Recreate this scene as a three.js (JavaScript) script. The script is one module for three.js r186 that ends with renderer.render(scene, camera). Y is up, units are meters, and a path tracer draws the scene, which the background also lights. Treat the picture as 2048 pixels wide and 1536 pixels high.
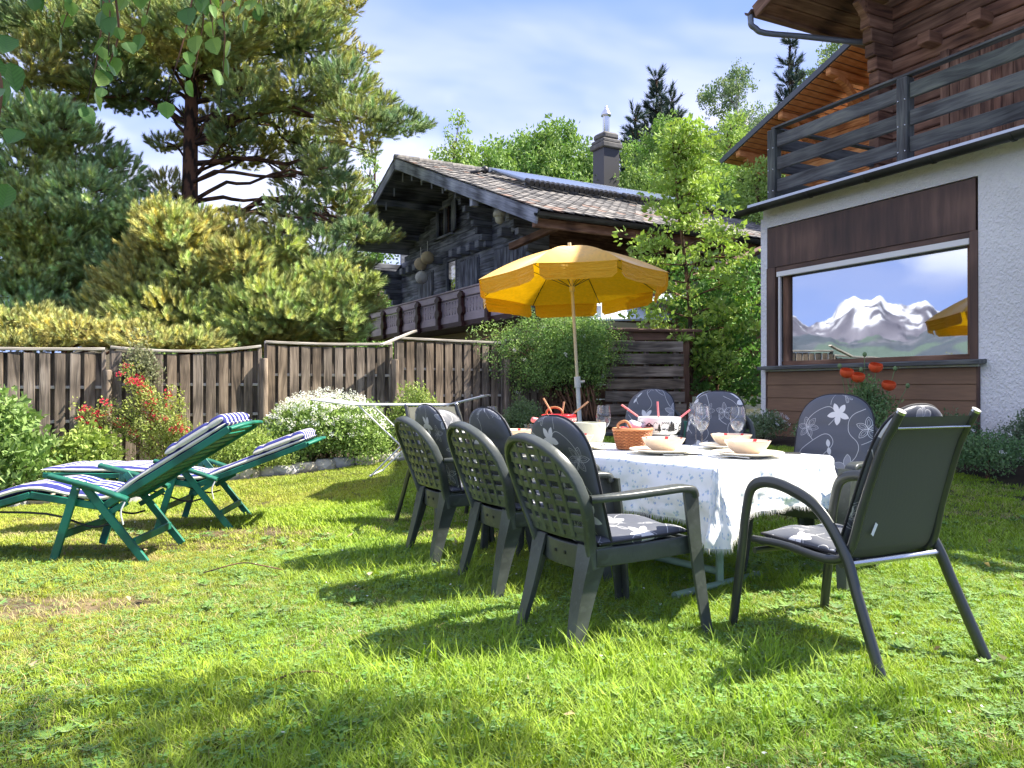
import * as THREE from 'three';
import { mergeGeometries } from 'three/addons/utils/BufferGeometryUtils.js';

// ---------- camera, sky, sun, exposure ----------
const scene = new THREE.Scene();
const camera = new THREE.PerspectiveCamera(53.02, 4 / 3, 0.1, 30000);
camera.position.set(0, 1.1, 0);
camera.rotation.set(0.0045, 0, 0);
const renderer = new THREE.WebGLRenderer({ antialias: true });
renderer.toneMapping = THREE.LinearToneMapping;
renderer.toneMappingExposure = 3.05;
renderer.shadowMap.enabled = true;
renderer.setSize(1024, 768);

function mulberry(a) { return function () { a |= 0; a = a + 0x6D2B79F5 | 0; let t = Math.imul(a ^ a >>> 15, 1 | a); t = t + Math.imul(t ^ t >>> 7, 61 | t) ^ t; return ((t ^ t >>> 14) >>> 0) / 4294967296; }; }
const rnd = mulberry(20240611);
const rr = (a, b) => a + (b - a) * rnd();
const clamp = (x, a, b) => Math.max(a, Math.min(b, x));
const mix = (a, b, t) => a + (b - a) * t;
const sstep = (a, b, x) => { const t = clamp((x - a) / (b - a), 0, 1); return t * t * (3 - 2 * t); };
function hash3(x, y, z) { let h = Math.imul(x, 374761393) ^ Math.imul(y, 668265263) ^ Math.imul(z, 2147483647 - 5915); h = Math.imul(h ^ h >>> 13, 1274126177); return ((h ^ h >>> 16) >>> 0) / 4294967296; }
function vnoise(x, y, z = 0) {
  const xi = Math.floor(x), yi = Math.floor(y), zi = Math.floor(z); let fx = x - xi, fy = y - yi, fz = z - zi;
  fx = fx * fx * (3 - 2 * fx); fy = fy * fy * (3 - 2 * fy); fz = fz * fz * (3 - 2 * fz);
  const L = (a, b, t) => a + (b - a) * t;
  const c = (i, j, k) => hash3(xi + i, yi + j, zi + k);
  return L(L(L(c(0, 0, 0), c(1, 0, 0), fx), L(c(0, 1, 0), c(1, 1, 0), fx), fy), L(L(c(0, 0, 1), c(1, 0, 1), fx), L(c(0, 1, 1), c(1, 1, 1), fx), fy), fz);
}
function fbm(x, y, z = 0, o = 4) { let s = 0, a = 0.5, n = 0; for (let i = 0; i < o; i++) { s += a * vnoise(x, y, z); n += a; a *= 0.5; x = x * 2.03 + 7.1; y = y * 2.03 + 3.7; z = z * 2.03 + 1.3; } return s / n; }

// sky: blue air, thin high cloud overhead, fair-weather cumulus low all round
{
  const W = 2048, Hh = 1024, data = new Float32Array(W * Hh * 4);
  for (let j = 0; j < Hh; j++) {
    const el = (j + 0.5) / Hh * Math.PI - Math.PI / 2, sy = Math.sin(el), cy = Math.cos(el);
    for (let i = 0; i < W; i++) {
      const az = ((i + 0.5) / W - 0.5) * 2 * Math.PI, x = Math.cos(az) * cy, z = Math.sin(az) * cy;
      const up = Math.max(sy, 0);
      const t = Math.pow(1 - up, 4.2);
      let r = mix(0.15, 0.37, t), g = mix(0.24, 0.48, t), b = mix(0.55, 0.83, t);
      // cirrus sheet at altitude, in flat cloud-plane coordinates
      const q = 1 / (up + 0.12), cx = x * q, cz = z * q;
      const warp = fbm(cx * 0.9 + 4, cz * 0.9, 2.2, 3) * 1.6;
      let ci = fbm(cx * 0.75 + warp + 11, cz * 1.15 + warp * 0.6 + 3, 0.5, 6);
      ci = sstep(0.36, 0.72, ci) * 0.85 * sstep(0.02, 0.2, up);
      r = mix(r, 0.57, ci); g = mix(g, 0.58, ci); b = mix(b, 0.74, ci);
      // cumulus: puffs between 5 and 24 degrees up
      const e = el * 57.3;
      if (e > 2 && e < 30) {
        const px = x * 7.5 / cy, pz = z * 7.5 / cy;
        const puff = fbm(px + 31, pz + 17, e * 0.26, 6) * 0.72 + fbm(px * 0.33 + 5, pz * 0.33 + 9, e * 0.1, 3) * 0.5;
        const band = sstep(6.3, 9.0, e) * (1 - sstep(14, 24, e));
        const cu = sstep(0.585, 0.7, puff) * band * (0.25 + 0.75 * sstep(-0.75, -0.9, x));
        const shade = mix(0.74, 0.98, sstep(0.42, 0.66, fbm(px * 1.6 + 3, pz * 1.6, e * 0.5 + 1.2, 4)));
        r = mix(r, shade, cu * 0.95); g = mix(g, shade * 1.0, cu * 0.95); b = mix(b, shade * 1.04, cu * 0.95);
      }
      if (sy < 0) { const k = sstep(0, -0.15, sy); r = mix(r, 0.16, k); g = mix(g, 0.2, k); b = mix(b, 0.14, k); }
      const p = (j * W + i) * 4; data[p] = r * 0.71; data[p + 1] = g * 0.71; data[p + 2] = b * 0.71; data[p + 3] = 1;
    }
  }
  const sky = new THREE.DataTexture(data, W, Hh, THREE.RGBAFormat, THREE.FloatType);
  sky.mapping = THREE.EquirectangularReflectionMapping; sky.magFilter = THREE.LinearFilter; sky.minFilter = THREE.LinearFilter; sky.needsUpdate = true;
  scene.background = sky; scene.environment = sky; scene.environmentIntensity = 1;
}
const sun = new THREE.DirectionalLight(new THREE.Color(1, 0.93, 0.82), 5);
{
  const el = 51.5 * Math.PI / 180, az = 80 * Math.PI / 180; // from the right, a little beyond the table
  sun.position.set(Math.sin(az) * Math.cos(el), Math.sin(el), -Math.cos(az) * Math.cos(el)).multiplyScalar(60);
  sun.target.position.set(0, 0, 0); sun.castShadow = true; sun.shadow.radius = 1;
  sun.shadow.mapSize.set(4096, 4096);
  Object.assign(sun.shadow.camera, { left: -45, right: 45, top: 45, bottom: -45, near: 1, far: 200 });
  scene.add(sun, sun.target);
}

// ---------- helpers ----------
const V = (x, y, z) => new THREE.Vector3(x, y, z);
const taken = {};
function numbered(n) { const k = taken[n] = (taken[n] ?? -1) + 1; return k ? `${n}_${String(k).padStart(3, '0')}` : n; }
function sh(o) { o.castShadow = true; o.receiveShadow = true; return o; }
function tag(o, label, category, group) { o.userData.label = label; o.userData.category = category; if (group) o.userData.group = group; return o; }
function thing(name, label, category, pos = [0, 0, 0], turn = 0, group) {
  const o = new THREE.Group(); o.name = numbered(name); o.position.set(...pos); o.rotation.y = turn; tag(o, label, category, group); scene.add(o); return o;
}
function part(name, geo, mat, parent) { const m = sh(new THREE.Mesh(Array.isArray(geo) ? merge(geo) : geo, mat)); m.name = name; parent.add(m); return m; }
function single(name, geo, mat, label, category, pos = [0, 0, 0], turn = 0, group) {
  const m = sh(new THREE.Mesh(Array.isArray(geo) ? merge(geo) : geo, mat)); m.name = numbered(name); m.position.set(...pos); m.rotation.y = turn; tag(m, label, category, group); scene.add(m); return m;
}
function structure(name, geo, mat) { const m = sh(new THREE.Mesh(Array.isArray(geo) ? merge(geo) : geo, mat)); m.name = name; m.userData.kind = 'structure'; scene.add(m); return m; }
function copyOf(o, label, pos, turn) { const c = o.clone(); const base = o.name.replace(/_\d{3}$/, ''); c.name = numbered(base); c.userData = { ...o.userData, label }; c.position.set(...pos); c.rotation.y = turn; scene.add(c); return c; }
function merge(list) {
  const out = list.map(g => { const n = g.index ? g.toNonIndexed() : g; for (const k of Object.keys(n.attributes)) if (!['position', 'normal', 'uv'].includes(k)) n.deleteAttribute(k); if (!n.attributes.uv) n.setAttribute('uv', new THREE.BufferAttribute(new Float32Array(n.attributes.position.count * 2), 2)); return n; });
  return out.length === 1 ? out[0] : mergeGeometries(out);
}
function geoFrom(pos, uv, idx, flat = false) {
  let g = new THREE.BufferGeometry(); g.setAttribute('position', new THREE.Float32BufferAttribute(pos, 3));
  g.setAttribute('uv', new THREE.Float32BufferAttribute(uv, 2)); if (idx) g.setIndex(idx);
  if (flat && idx) g = g.toNonIndexed(); g.computeVertexNormals(); return g;
}
const at = (g, x = 0, y = 0, z = 0, rx = 0, ry = 0, rz = 0) => { if (rx) g.rotateX(rx); if (rz) g.rotateZ(rz); if (ry) g.rotateY(ry); return g.translate(x, y, z); };
// box with uv in metres, grain along its longest side
function bx(w, h, d, x = 0, y = 0, z = 0, uo = 0) {
  const g = new THREE.BoxGeometry(w, h, d).toNonIndexed(), p = g.attributes.position, n = g.attributes.normal, uv = g.attributes.uv, dim = [w, h, d];
  const L = dim.indexOf(Math.max(w, h, d));
  for (let i = 0; i < p.count; i++) {
    const c = [p.getX(i), p.getY(i), p.getZ(i)], nn = [Math.abs(n.getX(i)), Math.abs(n.getY(i)), Math.abs(n.getZ(i))], f = nn.indexOf(Math.max(...nn));
    let a, b; if (f === L) { a = (L + 1) % 3; b = (L + 2) % 3; } else { a = L; b = 3 - L - f; }
    uv.setXY(i, c[a] + uo, c[b] + uo * 1.7);
  }
  return g.translate(x, y, z);
}
// chamfered box (44 triangles)
function cbx(w, h, d, c = 0.006, x = 0, y = 0, z = 0, uo = 0) {
  const X = w / 2, Y = h / 2, Z = d / 2, pos = [], uv = [], dim = [w, h, d], L = dim.indexOf(Math.max(w, h, d));
  const quad = (...v) => { for (const k of (v.length === 4 ? [0, 1, 2, 0, 2, 3] : [0, 1, 2])) pos.push(...v[k]); };
  const P = (sx, sy, sz, f) => [sx * (f === 0 ? X : X - c), sy * (f === 1 ? Y : Y - c), sz * (f === 2 ? Z : Z - c)];
  for (const s of [-1, 1]) for (let f = 0; f < 3; f++) {
    const a = (f + 1) % 3, b = (f + 2) % 3, q = [[-1, -1], [1, -1], [1, 1], [-1, 1]].map(([u, v]) => { const k = [0, 0, 0]; k[f] = s; k[a] = u; k[b] = v; return P(...k, f); });
    quad(...(s > 0 ? q : q.reverse()));
  }
  for (let e = 0; e < 3; e++) { const a = (e + 1) % 3, b = (e + 2) % 3; for (const s of [-1, 1]) for (const t of [-1, 1]) {
    const k = (se, f) => { const q = [0, 0, 0]; q[e] = se; q[a] = s; q[b] = t; return P(...q, f); };
    const q = [k(-1, a), k(1, a), k(1, b), k(-1, b)]; quad(...(s * t > 0 ? q.reverse() : q)); } }
  for (const s of [-1, 1]) for (const t of [-1, 1]) for (const r of [-1, 1]) { const q = [P(s, t, r, 0), P(s, t, r, 1), P(s, t, r, 2)]; quad(...(s * t * r > 0 ? q : q.reverse())); }
  const g = new THREE.BufferGeometry(); g.setAttribute('position', new THREE.Float32BufferAttribute(pos, 3)); g.computeVertexNormals();
  const p = g.attributes.position, n = g.attributes.normal;
  for (let i = 0; i < p.count; i++) {
    const cc = [p.getX(i), p.getY(i), p.getZ(i)], nn = [Math.abs(n.getX(i)), Math.abs(n.getY(i)), Math.abs(n.getZ(i))], f = nn.indexOf(Math.max(...nn));
    let a, b; if (f === L) { a = (L + 1) % 3; b = (L + 2) % 3; } else { a = L; b = 3 - L - f; } uv.push(cc[a] + uo, cc[b] + uo * 1.7);
  }
  g.setAttribute('uv', new THREE.Float32BufferAttribute(uv, 2)); return g.translate(x, y, z);
}
// beam between two points (rectangular section w x h; ref = direction of h)
function beam(a, b, w, h, ref = V(0, 1, 0), c = 0.004) {
  const d = b.clone().sub(a), L = d.length(); d.normalize(); const n = ref.clone().addScaledVector(d, -ref.dot(d)).normalize(), s = n.clone().cross(d);
  const g = c ? cbx(w, h, L, c) : bx(w, h, L); return g.applyMatrix4(new THREE.Matrix4().makeBasis(s, n, d).setPosition(a.clone().add(b).multiplyScalar(0.5)));
}
// loft through rings of equal length
function loft(rings, caps = true, flat = false, vscale = 1) {
  const n = rings[0].length, pos = [], uv = [], idx = []; let v = 0;
  rings.forEach((r, k) => { if (k) v += r[0].distanceTo(rings[k - 1][0]); let u = 0; for (let i = 0; i <= n; i++) { const p = r[i % n]; if (i) u += p.distanceTo(r[i - 1]); pos.push(p.x, p.y, p.z); uv.push(u, v * vscale); } });
  for (let k = 0; k < rings.length - 1; k++) for (let i = 0; i < n; i++) { const a = k * (n + 1) + i, b = a + 1, c = a + n + 1, d = c + 1; idx.push(a, b, d, a, d, c); }
  if (caps) for (const [k, rev] of [[0, true], [rings.length - 1, false]]) {
    const r = rings[k], c = r.reduce((s, p) => s.add(p), V(0, 0, 0)).multiplyScalar(1 / n), b = pos.length / 3; pos.push(c.x, c.y, c.z); uv.push(0, 0);
    for (const p of r) { pos.push(p.x, p.y, p.z); uv.push(p.x, p.z); }
    for (let i = 0; i < n; i++) { const A = b + 1 + i, B = b + 1 + (i + 1) % n; rev ? idx.push(b, B, A) : idx.push(b, A, B); }
  }
  return geoFrom(pos, uv, idx, flat);
}
const rectProf = (w, h, c = 0.003) => [[-w / 2 + c, -h / 2], [w / 2 - c, -h / 2], [w / 2, -h / 2 + c], [w / 2, h / 2 - c], [w / 2 - c, h / 2], [-w / 2 + c, h / 2], [-w / 2, h / 2 - c], [-w / 2, -h / 2 + c]];
const roundProf = (r, n = 8, ry = r) => Array.from({ length: n }, (_, i) => [Math.cos(i / n * 6.2832) * r, Math.sin(i / n * 6.2832) * ry]);
function sweep(pts, prof, ref = V(0, 0, 1), scale = () => 1, caps = true) {
  const rings = pts.map((p, i) => {
    const t = pts[Math.min(i + 1, pts.length - 1)].clone().sub(pts[Math.max(i - 1, 0)]).normalize(), n = ref.clone().addScaledVector(t, -ref.dot(t)).normalize(), b = n.clone().cross(t), s = scale(i / (pts.length - 1));
    return prof.map(([a, c]) => p.clone().addScaledVector(b, a * s).addScaledVector(n, c * s));
  });
  return loft(rings, caps);
}
const curve = (pts, n) => new THREE.CatmullRomCurve3(pts, false, 'centripetal').getPoints(n);
function taper(pts, r0, r1, seg = 7, pw = 1) { // round tapering limb
  let ref = V(0, 0, 1); const d = pts[pts.length - 1].clone().sub(pts[0]).normalize(); if (Math.abs(d.z) > 0.8) ref = V(1, 0, 0);
  return sweep(pts, roundProf(1, seg), ref, t => mix(r0, r1, Math.pow(t, pw)), false);
}
const tube = (pts, r, seg = 8, n = 0) => { const p = n ? curve(pts, n) : pts; let ref = V(0.12, 0.3, 0.95); const d = p[p.length - 1].clone().sub(p[0]).normalize(); if (Math.abs(d.dot(ref)) > 0.85) ref = V(0.9, 0.4, 0); return sweep(p, roundProf(r, seg), ref); };
const lathe = (pts, n = 32) => new THREE.LatheGeometry(pts.map(p => new THREE.Vector2(p[0], p[1])), n);
// soft pad: u,v in -1..1 mapped by f(u,v,side) with rounded outline; side gives the loft of thickness
function pad(nu, nv, place, edge = 3) {
  const pos = [], uv = [], idx = [];
  for (const s of [1, -1]) {
    const b = pos.length / 3;
    for (let j = 0; j <= nv; j++) for (let i = 0; i <= nu; i++) {
      const u = -1 + 2 * i / nu, v = -1 + 2 * j / nv, uu = Math.sign(u) * (1 - Math.pow(1 - Math.abs(u), 1.6)), vv = Math.sign(v) * (1 - Math.pow(1 - Math.abs(v), 1.6));
      const fat = Math.pow((1 - Math.pow(Math.abs(uu), edge * 2)) * (1 - Math.pow(Math.abs(vv), edge * 3)), 0.5);
      const p = place(uu, vv, s * fat); pos.push(p.x, p.y, p.z); uv.push((uu + 1) / 2, (vv + 1) / 2);
    }
    for (let j = 0; j < nv; j++) for (let i = 0; i < nu; i++) { const a = b + j * (nu + 1) + i, c = a + nu + 1; s > 0 ? idx.push(a, a + 1, c + 1, a, c + 1, c) : idx.push(a, c + 1, a + 1, a, c, c + 1); }
  }
  return geoFrom(pos, uv, idx);
}
function instanced(name, geo, mat, list, parent) { // list of [Matrix4, Color]
  const m = sh(new THREE.InstancedMesh(geo, mat, list.length)); list.forEach(([mm, c], i) => { m.setMatrixAt(i, mm); m.setColorAt(i, c); });
  m.name = name; m.userData.kind = 'stuff'; if (parent) parent.add(m); return m;
}
const M4 = (p, e, s) => new THREE.Matrix4().compose(p, new THREE.Quaternion().setFromEuler(e), typeof s === 'number' ? V(s, s, s) : s);
const lin = (r, g, b) => new THREE.Color().setRGB(r, g, b);

// lay of the land (metres; d = distance ahead of the camera)
function land(x, d) {
  const a = x * 0.875 + d * 0.485;
  let h = 0.07 * (clamp(a, -4, 12) - 2.2) * sstep(4.8, 8.8, d);
  h += 0.2 * Math.max(0, d - 38) * sstep(-90, -20, x) * (d < 200 ? 1 : 200 / d);
  if (x < -30) h -= 0.1 * Math.min(900, -x - 30) * (1 - 0.6 * sstep(30, 120, d) * sstep(-120, -40, x));
  h += (fbm(x * 0.6 + 40, d * 0.6, 0, 3) - 0.5) * 0.05;
  return h;
}
// ---------- procedural materials ----------
function dataTex(W, Hh, fn, srgb = true) {
  const d = new Uint8Array(W * Hh * 4);
  for (let j = 0; j < Hh; j++) for (let i = 0; i < W; i++) { const c = fn(i / W, j / Hh), p = (j * W + i) * 4; d[p] = clamp(c[0], 0, 1) * 255; d[p + 1] = clamp(c[1], 0, 1) * 255; d[p + 2] = clamp(c[2], 0, 1) * 255; d[p + 3] = 255; }
  const t = new THREE.DataTexture(d, W, Hh, THREE.RGBAFormat); t.wrapS = t.wrapT = THREE.RepeatWrapping; t.magFilter = THREE.LinearFilter; t.minFilter = THREE.LinearMipmapLinearFilter; t.generateMipmaps = true; if (srgb) t.colorSpace = THREE.SRGBColorSpace; t.needsUpdate = true; return t;
}
// tiling noise on the unit square
function pnoise(x, y, px, py, s) { const xi = Math.floor(x), yi = Math.floor(y); let fx = x - xi, fy = y - yi; fx = fx * fx * (3 - 2 * fx); fy = fy * fy * (3 - 2 * fy); const X0 = xi % px, X1 = (xi + 1) % px, Y0 = yi % py, Y1 = (yi + 1) % py, a = hash3(X0, Y0, s), b = hash3(X1, Y0, s), c = hash3(X0, Y1, s), d = hash3(X1, Y1, s); return a + (b - a) * fx + (c - a) * fy + (a - b - c + d) * fx * fy; }
const tn = (u, v, fu, fv, s = 0, o = 4) => { u = u - Math.floor(u); v = v - Math.floor(v); fu = Math.round(fu); fv = Math.round(fv); let r = 0, a = 0.5, n = 0; for (let k = 0; k < o; k++) { r += a * pnoise(u * fu, v * fv, fu, fv, s * 17 + k * 101 | 0); n += a; a *= 0.5; fu *= 2; fv *= 2; } return r / n; };
function wood(seed, stops, size = 1.2, grain = 46, contrast = 1, mat = {}) {
  const hgt = new Float32Array(512 * 512);
  const val = (u, v) => { const w = tn(u, v, 2, 4, seed + 9, 2) * 0.1, g = tn(u, v + w, 3, grain, seed, 4), f = tn(u, v, 10, grain * 3.2, seed + 4, 2), st = tn(u, v, 4, 3, seed + 7, 3); return [clamp((g - 0.5) * 1.7 * contrast + 0.5, 0, 1), f, st]; };
  const map = dataTex(512, 512, (u, v) => {
    const [g, f, st] = val(u, v); let t = clamp(g * 0.55 + f * 0.3 + (st - 0.5) * 0.9 + 0.08, 0, 0.999) * (stops.length - 1); const k = Math.floor(t); t -= k; const a = stops[k], b = stops[k + 1];
    hgt[Math.min(511, Math.round(v * 512)) * 512 + Math.min(511, Math.round(u * 512))] = g * 0.6 + f * 0.4;
    return [mix(a[0], b[0], t), mix(a[1], b[1], t), mix(a[2], b[2], t)];
  });
  const bump = dataTex(512, 512, (u, v) => { const k = hgt[Math.min(511, Math.round(v * 512)) * 512 + Math.min(511, Math.round(u * 512))]; return [k, k, k]; }, false);
  for (const t of [map, bump]) t.repeat.set(1 / size, 1 / size);
  return new THREE.MeshStandardMaterial({ map, bumpMap: bump, bumpScale: 0.004, roughness: 0.85, ...mat });
}
const tint = (m, k, g = k, b = k) => { const c = m.clone(); c.color = lin(k, g, b); return c; };
const s8 = (r, g, b) => [r / 255, g / 255, b / 255];
const M = {};
M.fence = wood(1, [s8(54, 48, 42), s8(94, 84, 73), s8(132, 119, 105), s8(162, 149, 134)], 1.3, 40);
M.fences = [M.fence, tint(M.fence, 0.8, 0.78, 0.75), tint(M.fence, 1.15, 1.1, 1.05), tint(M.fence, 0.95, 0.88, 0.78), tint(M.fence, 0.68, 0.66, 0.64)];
M.fenceCap = wood(2, [s8(150, 142, 130), s8(186, 178, 164), s8(208, 200, 186)], 1.3, 40);
M.char = wood(3, [s8(62, 64, 72), s8(98, 102, 112), s8(138, 143, 155), s8(164, 168, 178)], 2.4, 40);
M.chars = [M.char, tint(M.char, 0.82), tint(M.char, 1.15), tint(M.char, 0.95, 0.93, 0.95)];
M.brown = wood(4, [s8(62, 42, 32), s8(100, 72, 56), s8(130, 98, 78), s8(156, 124, 102)], 1.6, 34);
M.browns = [M.brown, tint(M.brown, 0.8, 0.78, 0.78), tint(M.brown, 1.2, 1.15, 1.12), tint(M.brown, 1.0, 0.9, 0.86)];
M.rail = wood(5, [s8(58, 58, 58), s8(80, 82, 82), s8(102, 105, 102), s8(120, 122, 114)], 1.4, 44);
M.rails = [M.rail, tint(M.rail, 0.82), tint(M.rail, 1.12), tint(M.rail, 0.95, 1, 0.92)];
M.honey = wood(6, [s8(128, 74, 36), s8(168, 104, 54), s8(196, 132, 76), s8(208, 150, 96)], 2, 30);
M.siding = new THREE.MeshStandardMaterial({ map: dataTex(256, 256, (u, v) => { const k = 0.92 + 0.16 * (tn(u, v, 5, 60, 3, 3) - 0.5) + 0.1 * (tn(u, v, 3, 3, 8, 3) - 0.5); return [0.54 * k, 0.42 * k, 0.32 * k]; }), roughness: 0.6 });
M.panel = wood(7, [s8(50, 36, 31), s8(66, 47, 40), s8(84, 61, 51), s8(106, 80, 67)], 2.2, 26, 0.8, { roughness: 0.55 });
M.balc = wood(8, [s8(170, 154, 158), s8(194, 178, 180), s8(212, 198, 196)], 2.4, 20, 0.8, { roughness: 0.6 });
M.balcDark = new THREE.MeshStandardMaterial({ color: 0x43231c, roughness: 0.55 });
M.stucco = new THREE.MeshStandardMaterial({ color: lin(0.9, 0.9, 0.9), roughness: 0.95, bumpScale: 0.007,
  bumpMap: dataTex(512, 512, (u, v) => { const k = sstep(0.35, 0.7, tn(u, v, 30, 26, 2, 3)) * 0.8 + 0.2 * tn(u, v, 80, 80, 5, 2); return [k, k, k]; }, false),
  map: dataTex(256, 256, (u, v) => { const k = 0.94 + 0.1 * (tn(u, v, 4, 4, 1, 4) - 0.5); return [k, k, k]; }) });
M.stucco.bumpMap.repeat.set(1.7, 1.7); M.stucco.map.repeat.set(0.35, 0.35);
M.cream = new THREE.MeshStandardMaterial({ color: lin(0.66, 0.6, 0.36), roughness: 0.95 });
M.flash = new THREE.MeshStandardMaterial({ color: lin(0.55, 0.6, 0.66), roughness: 0.4, metalness: 0.5 });
M.gutter = new THREE.MeshStandardMaterial({ map: dataTex(128, 128, (u, v) => { const k = 0.8 + 0.5 * (tn(u, v, 6, 6, 4, 4) - 0.5); return [0.30 * k, 0.31 * k, 0.30 * k]; }), roughness: 0.5, metalness: 0.4 });
M.gutterBrown = new THREE.MeshStandardMaterial({ color: lin(0.13, 0.085, 0.065), roughness: 0.5, metalness: 0.4 });
M.zinc = new THREE.MeshStandardMaterial({ color: lin(0.19, 0.21, 0.24), roughness: 0.45, metalness: 0.5 });
M.steel = new THREE.MeshStandardMaterial({ color: lin(0.62, 0.63, 0.64), roughness: 0.25, metalness: 0.95 });
M.white = new THREE.MeshStandardMaterial({ color: lin(0.78, 0.78, 0.76), roughness: 0.45 });
M.tile = [0, 1, 2, 3].map(k => new THREE.MeshStandardMaterial({ roughness: 0.9, map: dataTex(128, 128, (u, v) => { const n = tn(u, v, 7, 7, k * 3 + 1, 4), b = [s8(110, 107, 103), s8(97, 95, 92), s8(119, 115, 109), s8(126, 106, 94)][k], q = 0.75 + 0.55 * n; return [b[0] * q, b[1] * q, b[2] * q]; }) }));
M.slate = new THREE.MeshStandardMaterial({ color: lin(0.09, 0.1, 0.115), roughness: 0.7 });
M.glass = new THREE.MeshPhysicalMaterial({ color: 0xffffff, transmission: 1, thickness: 0, roughness: 0.0, ior: 1.5 });
M.mirrorGlass = new THREE.MeshPhysicalMaterial({ color: lin(0.62, 0.66, 0.72), metalness: 1, roughness: 0.015, transparent: true, opacity: 0.78, bumpScale: 0.0012, bumpMap: dataTex(128, 128, (u, v) => { const k = tn(u, v, 2, 2, 4, 2); return [k, k, k]; }, false) });
M.curtain = new THREE.MeshStandardMaterial({ color: lin(0.8, 0.82, 0.82), roughness: 0.95 });
M.plastic = new THREE.MeshStandardMaterial({ color: lin(0.07, 0.08, 0.072), roughness: 0.36, map: dataTex(256, 256, (u, v) => { const k = 0.8 + 0.2 * sstep(0.3, 0.7, tn(u, v, 6, 6, 2, 5)) + (tn(u, v, 40, 40, 3, 2) > 0.72 ? 0.12 : 0); return [k, k, k]; }), bumpScale: 0.0006, bumpMap: dataTex(128, 128, (u, v) => { const k = tn(u, v, 30, 30, 6, 3); return [k, k, k]; }, false) });
M.plastic.bumpMap.repeat.set(3, 3);
M.anth = new THREE.MeshStandardMaterial({ color: lin(0.075, 0.08, 0.075), roughness: 0.32, metalness: 0.55 });
M.sling = new THREE.MeshStandardMaterial({ roughness: 0.8, map: dataTex(256, 256, (u, v) => { const a = 0.5 + 0.5 * Math.sin(u * 6.2832 * 64) * Math.sin(v * 6.2832 * 64), k = 0.8 + 0.4 * a; return [0.32 * k, 0.325 * k, 0.28 * k]; }) });
M.green = new THREE.MeshStandardMaterial({ color: lin(0.012, 0.19, 0.12), roughness: 0.5, map: dataTex(256, 256, (u, v) => { const k = 0.72 + 0.28 * sstep(0.3, 0.62, tn(u, v, 8, 8, 5, 5)); return [k, k, k]; }) });
M.greenPale = new THREE.MeshStandardMaterial({ color: lin(0.24, 0.36, 0.27), roughness: 0.5, map: dataTex(128, 128, (u, v) => { const k = 0.75 + 0.45 * tn(u, v, 8, 8, 2, 4); return [k, k, k]; }) });
M.greyTop = new THREE.MeshStandardMaterial({ color: lin(0.3, 0.32, 0.33), roughness: 0.45 });
M.soil = new THREE.MeshStandardMaterial({ roughness: 1, map: dataTex(512, 512, (u, v) => { const n = tn(u, v, 12, 12, 1, 5), q = tn(u, v, 40, 40, 9, 2), k = 0.5 + n * 0.8; return [0.3 * k + q * 0.06, 0.265 * k + q * 0.05, 0.21 * k + q * 0.04]; }) });
M.black = new THREE.MeshStandardMaterial({ color: lin(0.015, 0.015, 0.015), roughness: 0.5 });
M.stone = [0, 1, 2].map(k => new THREE.MeshStandardMaterial({ roughness: 0.95, map: dataTex(128, 128, (u, v) => { const n = 0.72 + 0.5 * tn(u, v, 6, 6, k + 2, 5), b = [s8(196, 190, 178), s8(168, 166, 164), s8(206, 196, 176)][k]; return [b[0] * n, b[1] * n, b[2] * n]; }) }));
M.bark = new THREE.MeshStandardMaterial({ roughness: 1, bumpScale: 0.03, map: dataTex(256, 256, (u, v) => { const n = tn(u, v, 10, 4, 3, 5), k = sstep(0.35, 0.65, n); return [mix(0.2, 0.5, k), mix(0.15, 0.36, k), mix(0.12, 0.27, k)]; }), bumpMap: dataTex(256, 256, (u, v) => { const k = tn(u, v, 10, 4, 3, 5); return [k, k, k]; }, false) });
M.barkPine = tint(M.bark, 0.62, 0.58, 0.54);
M.barkGrey = tint(M.bark, 1.1, 1.15, 1.15);
M.barkBirch = new THREE.MeshStandardMaterial({ roughness: 0.8, map: dataTex(128, 256, (u, v) => { const n = tn(u, v, 3, 26, 3, 4), k = sstep(0.36, 0.46, n); return [mix(0.12, 0.85, k), mix(0.11, 0.83, k), mix(0.1, 0.78, k)]; }) });
const leafMat = (rough = 0.6, tr = 0.35) => new THREE.MeshPhysicalMaterial({ color: 0xffffff, roughness: 0.9, transmission: tr, thickness: 0, side: THREE.DoubleSide });
M.leaf = leafMat(); M.needle = new THREE.MeshStandardMaterial({ color: 0xffffff, roughness: 0.75, side: THREE.DoubleSide });
M.grass = leafMat(0.7, 0.35);
M.petal = new THREE.MeshPhysicalMaterial({ color: 0xffffff, roughness: 0.9, transmission: 0.25, thickness: 0, side: THREE.DoubleSide });

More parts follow.
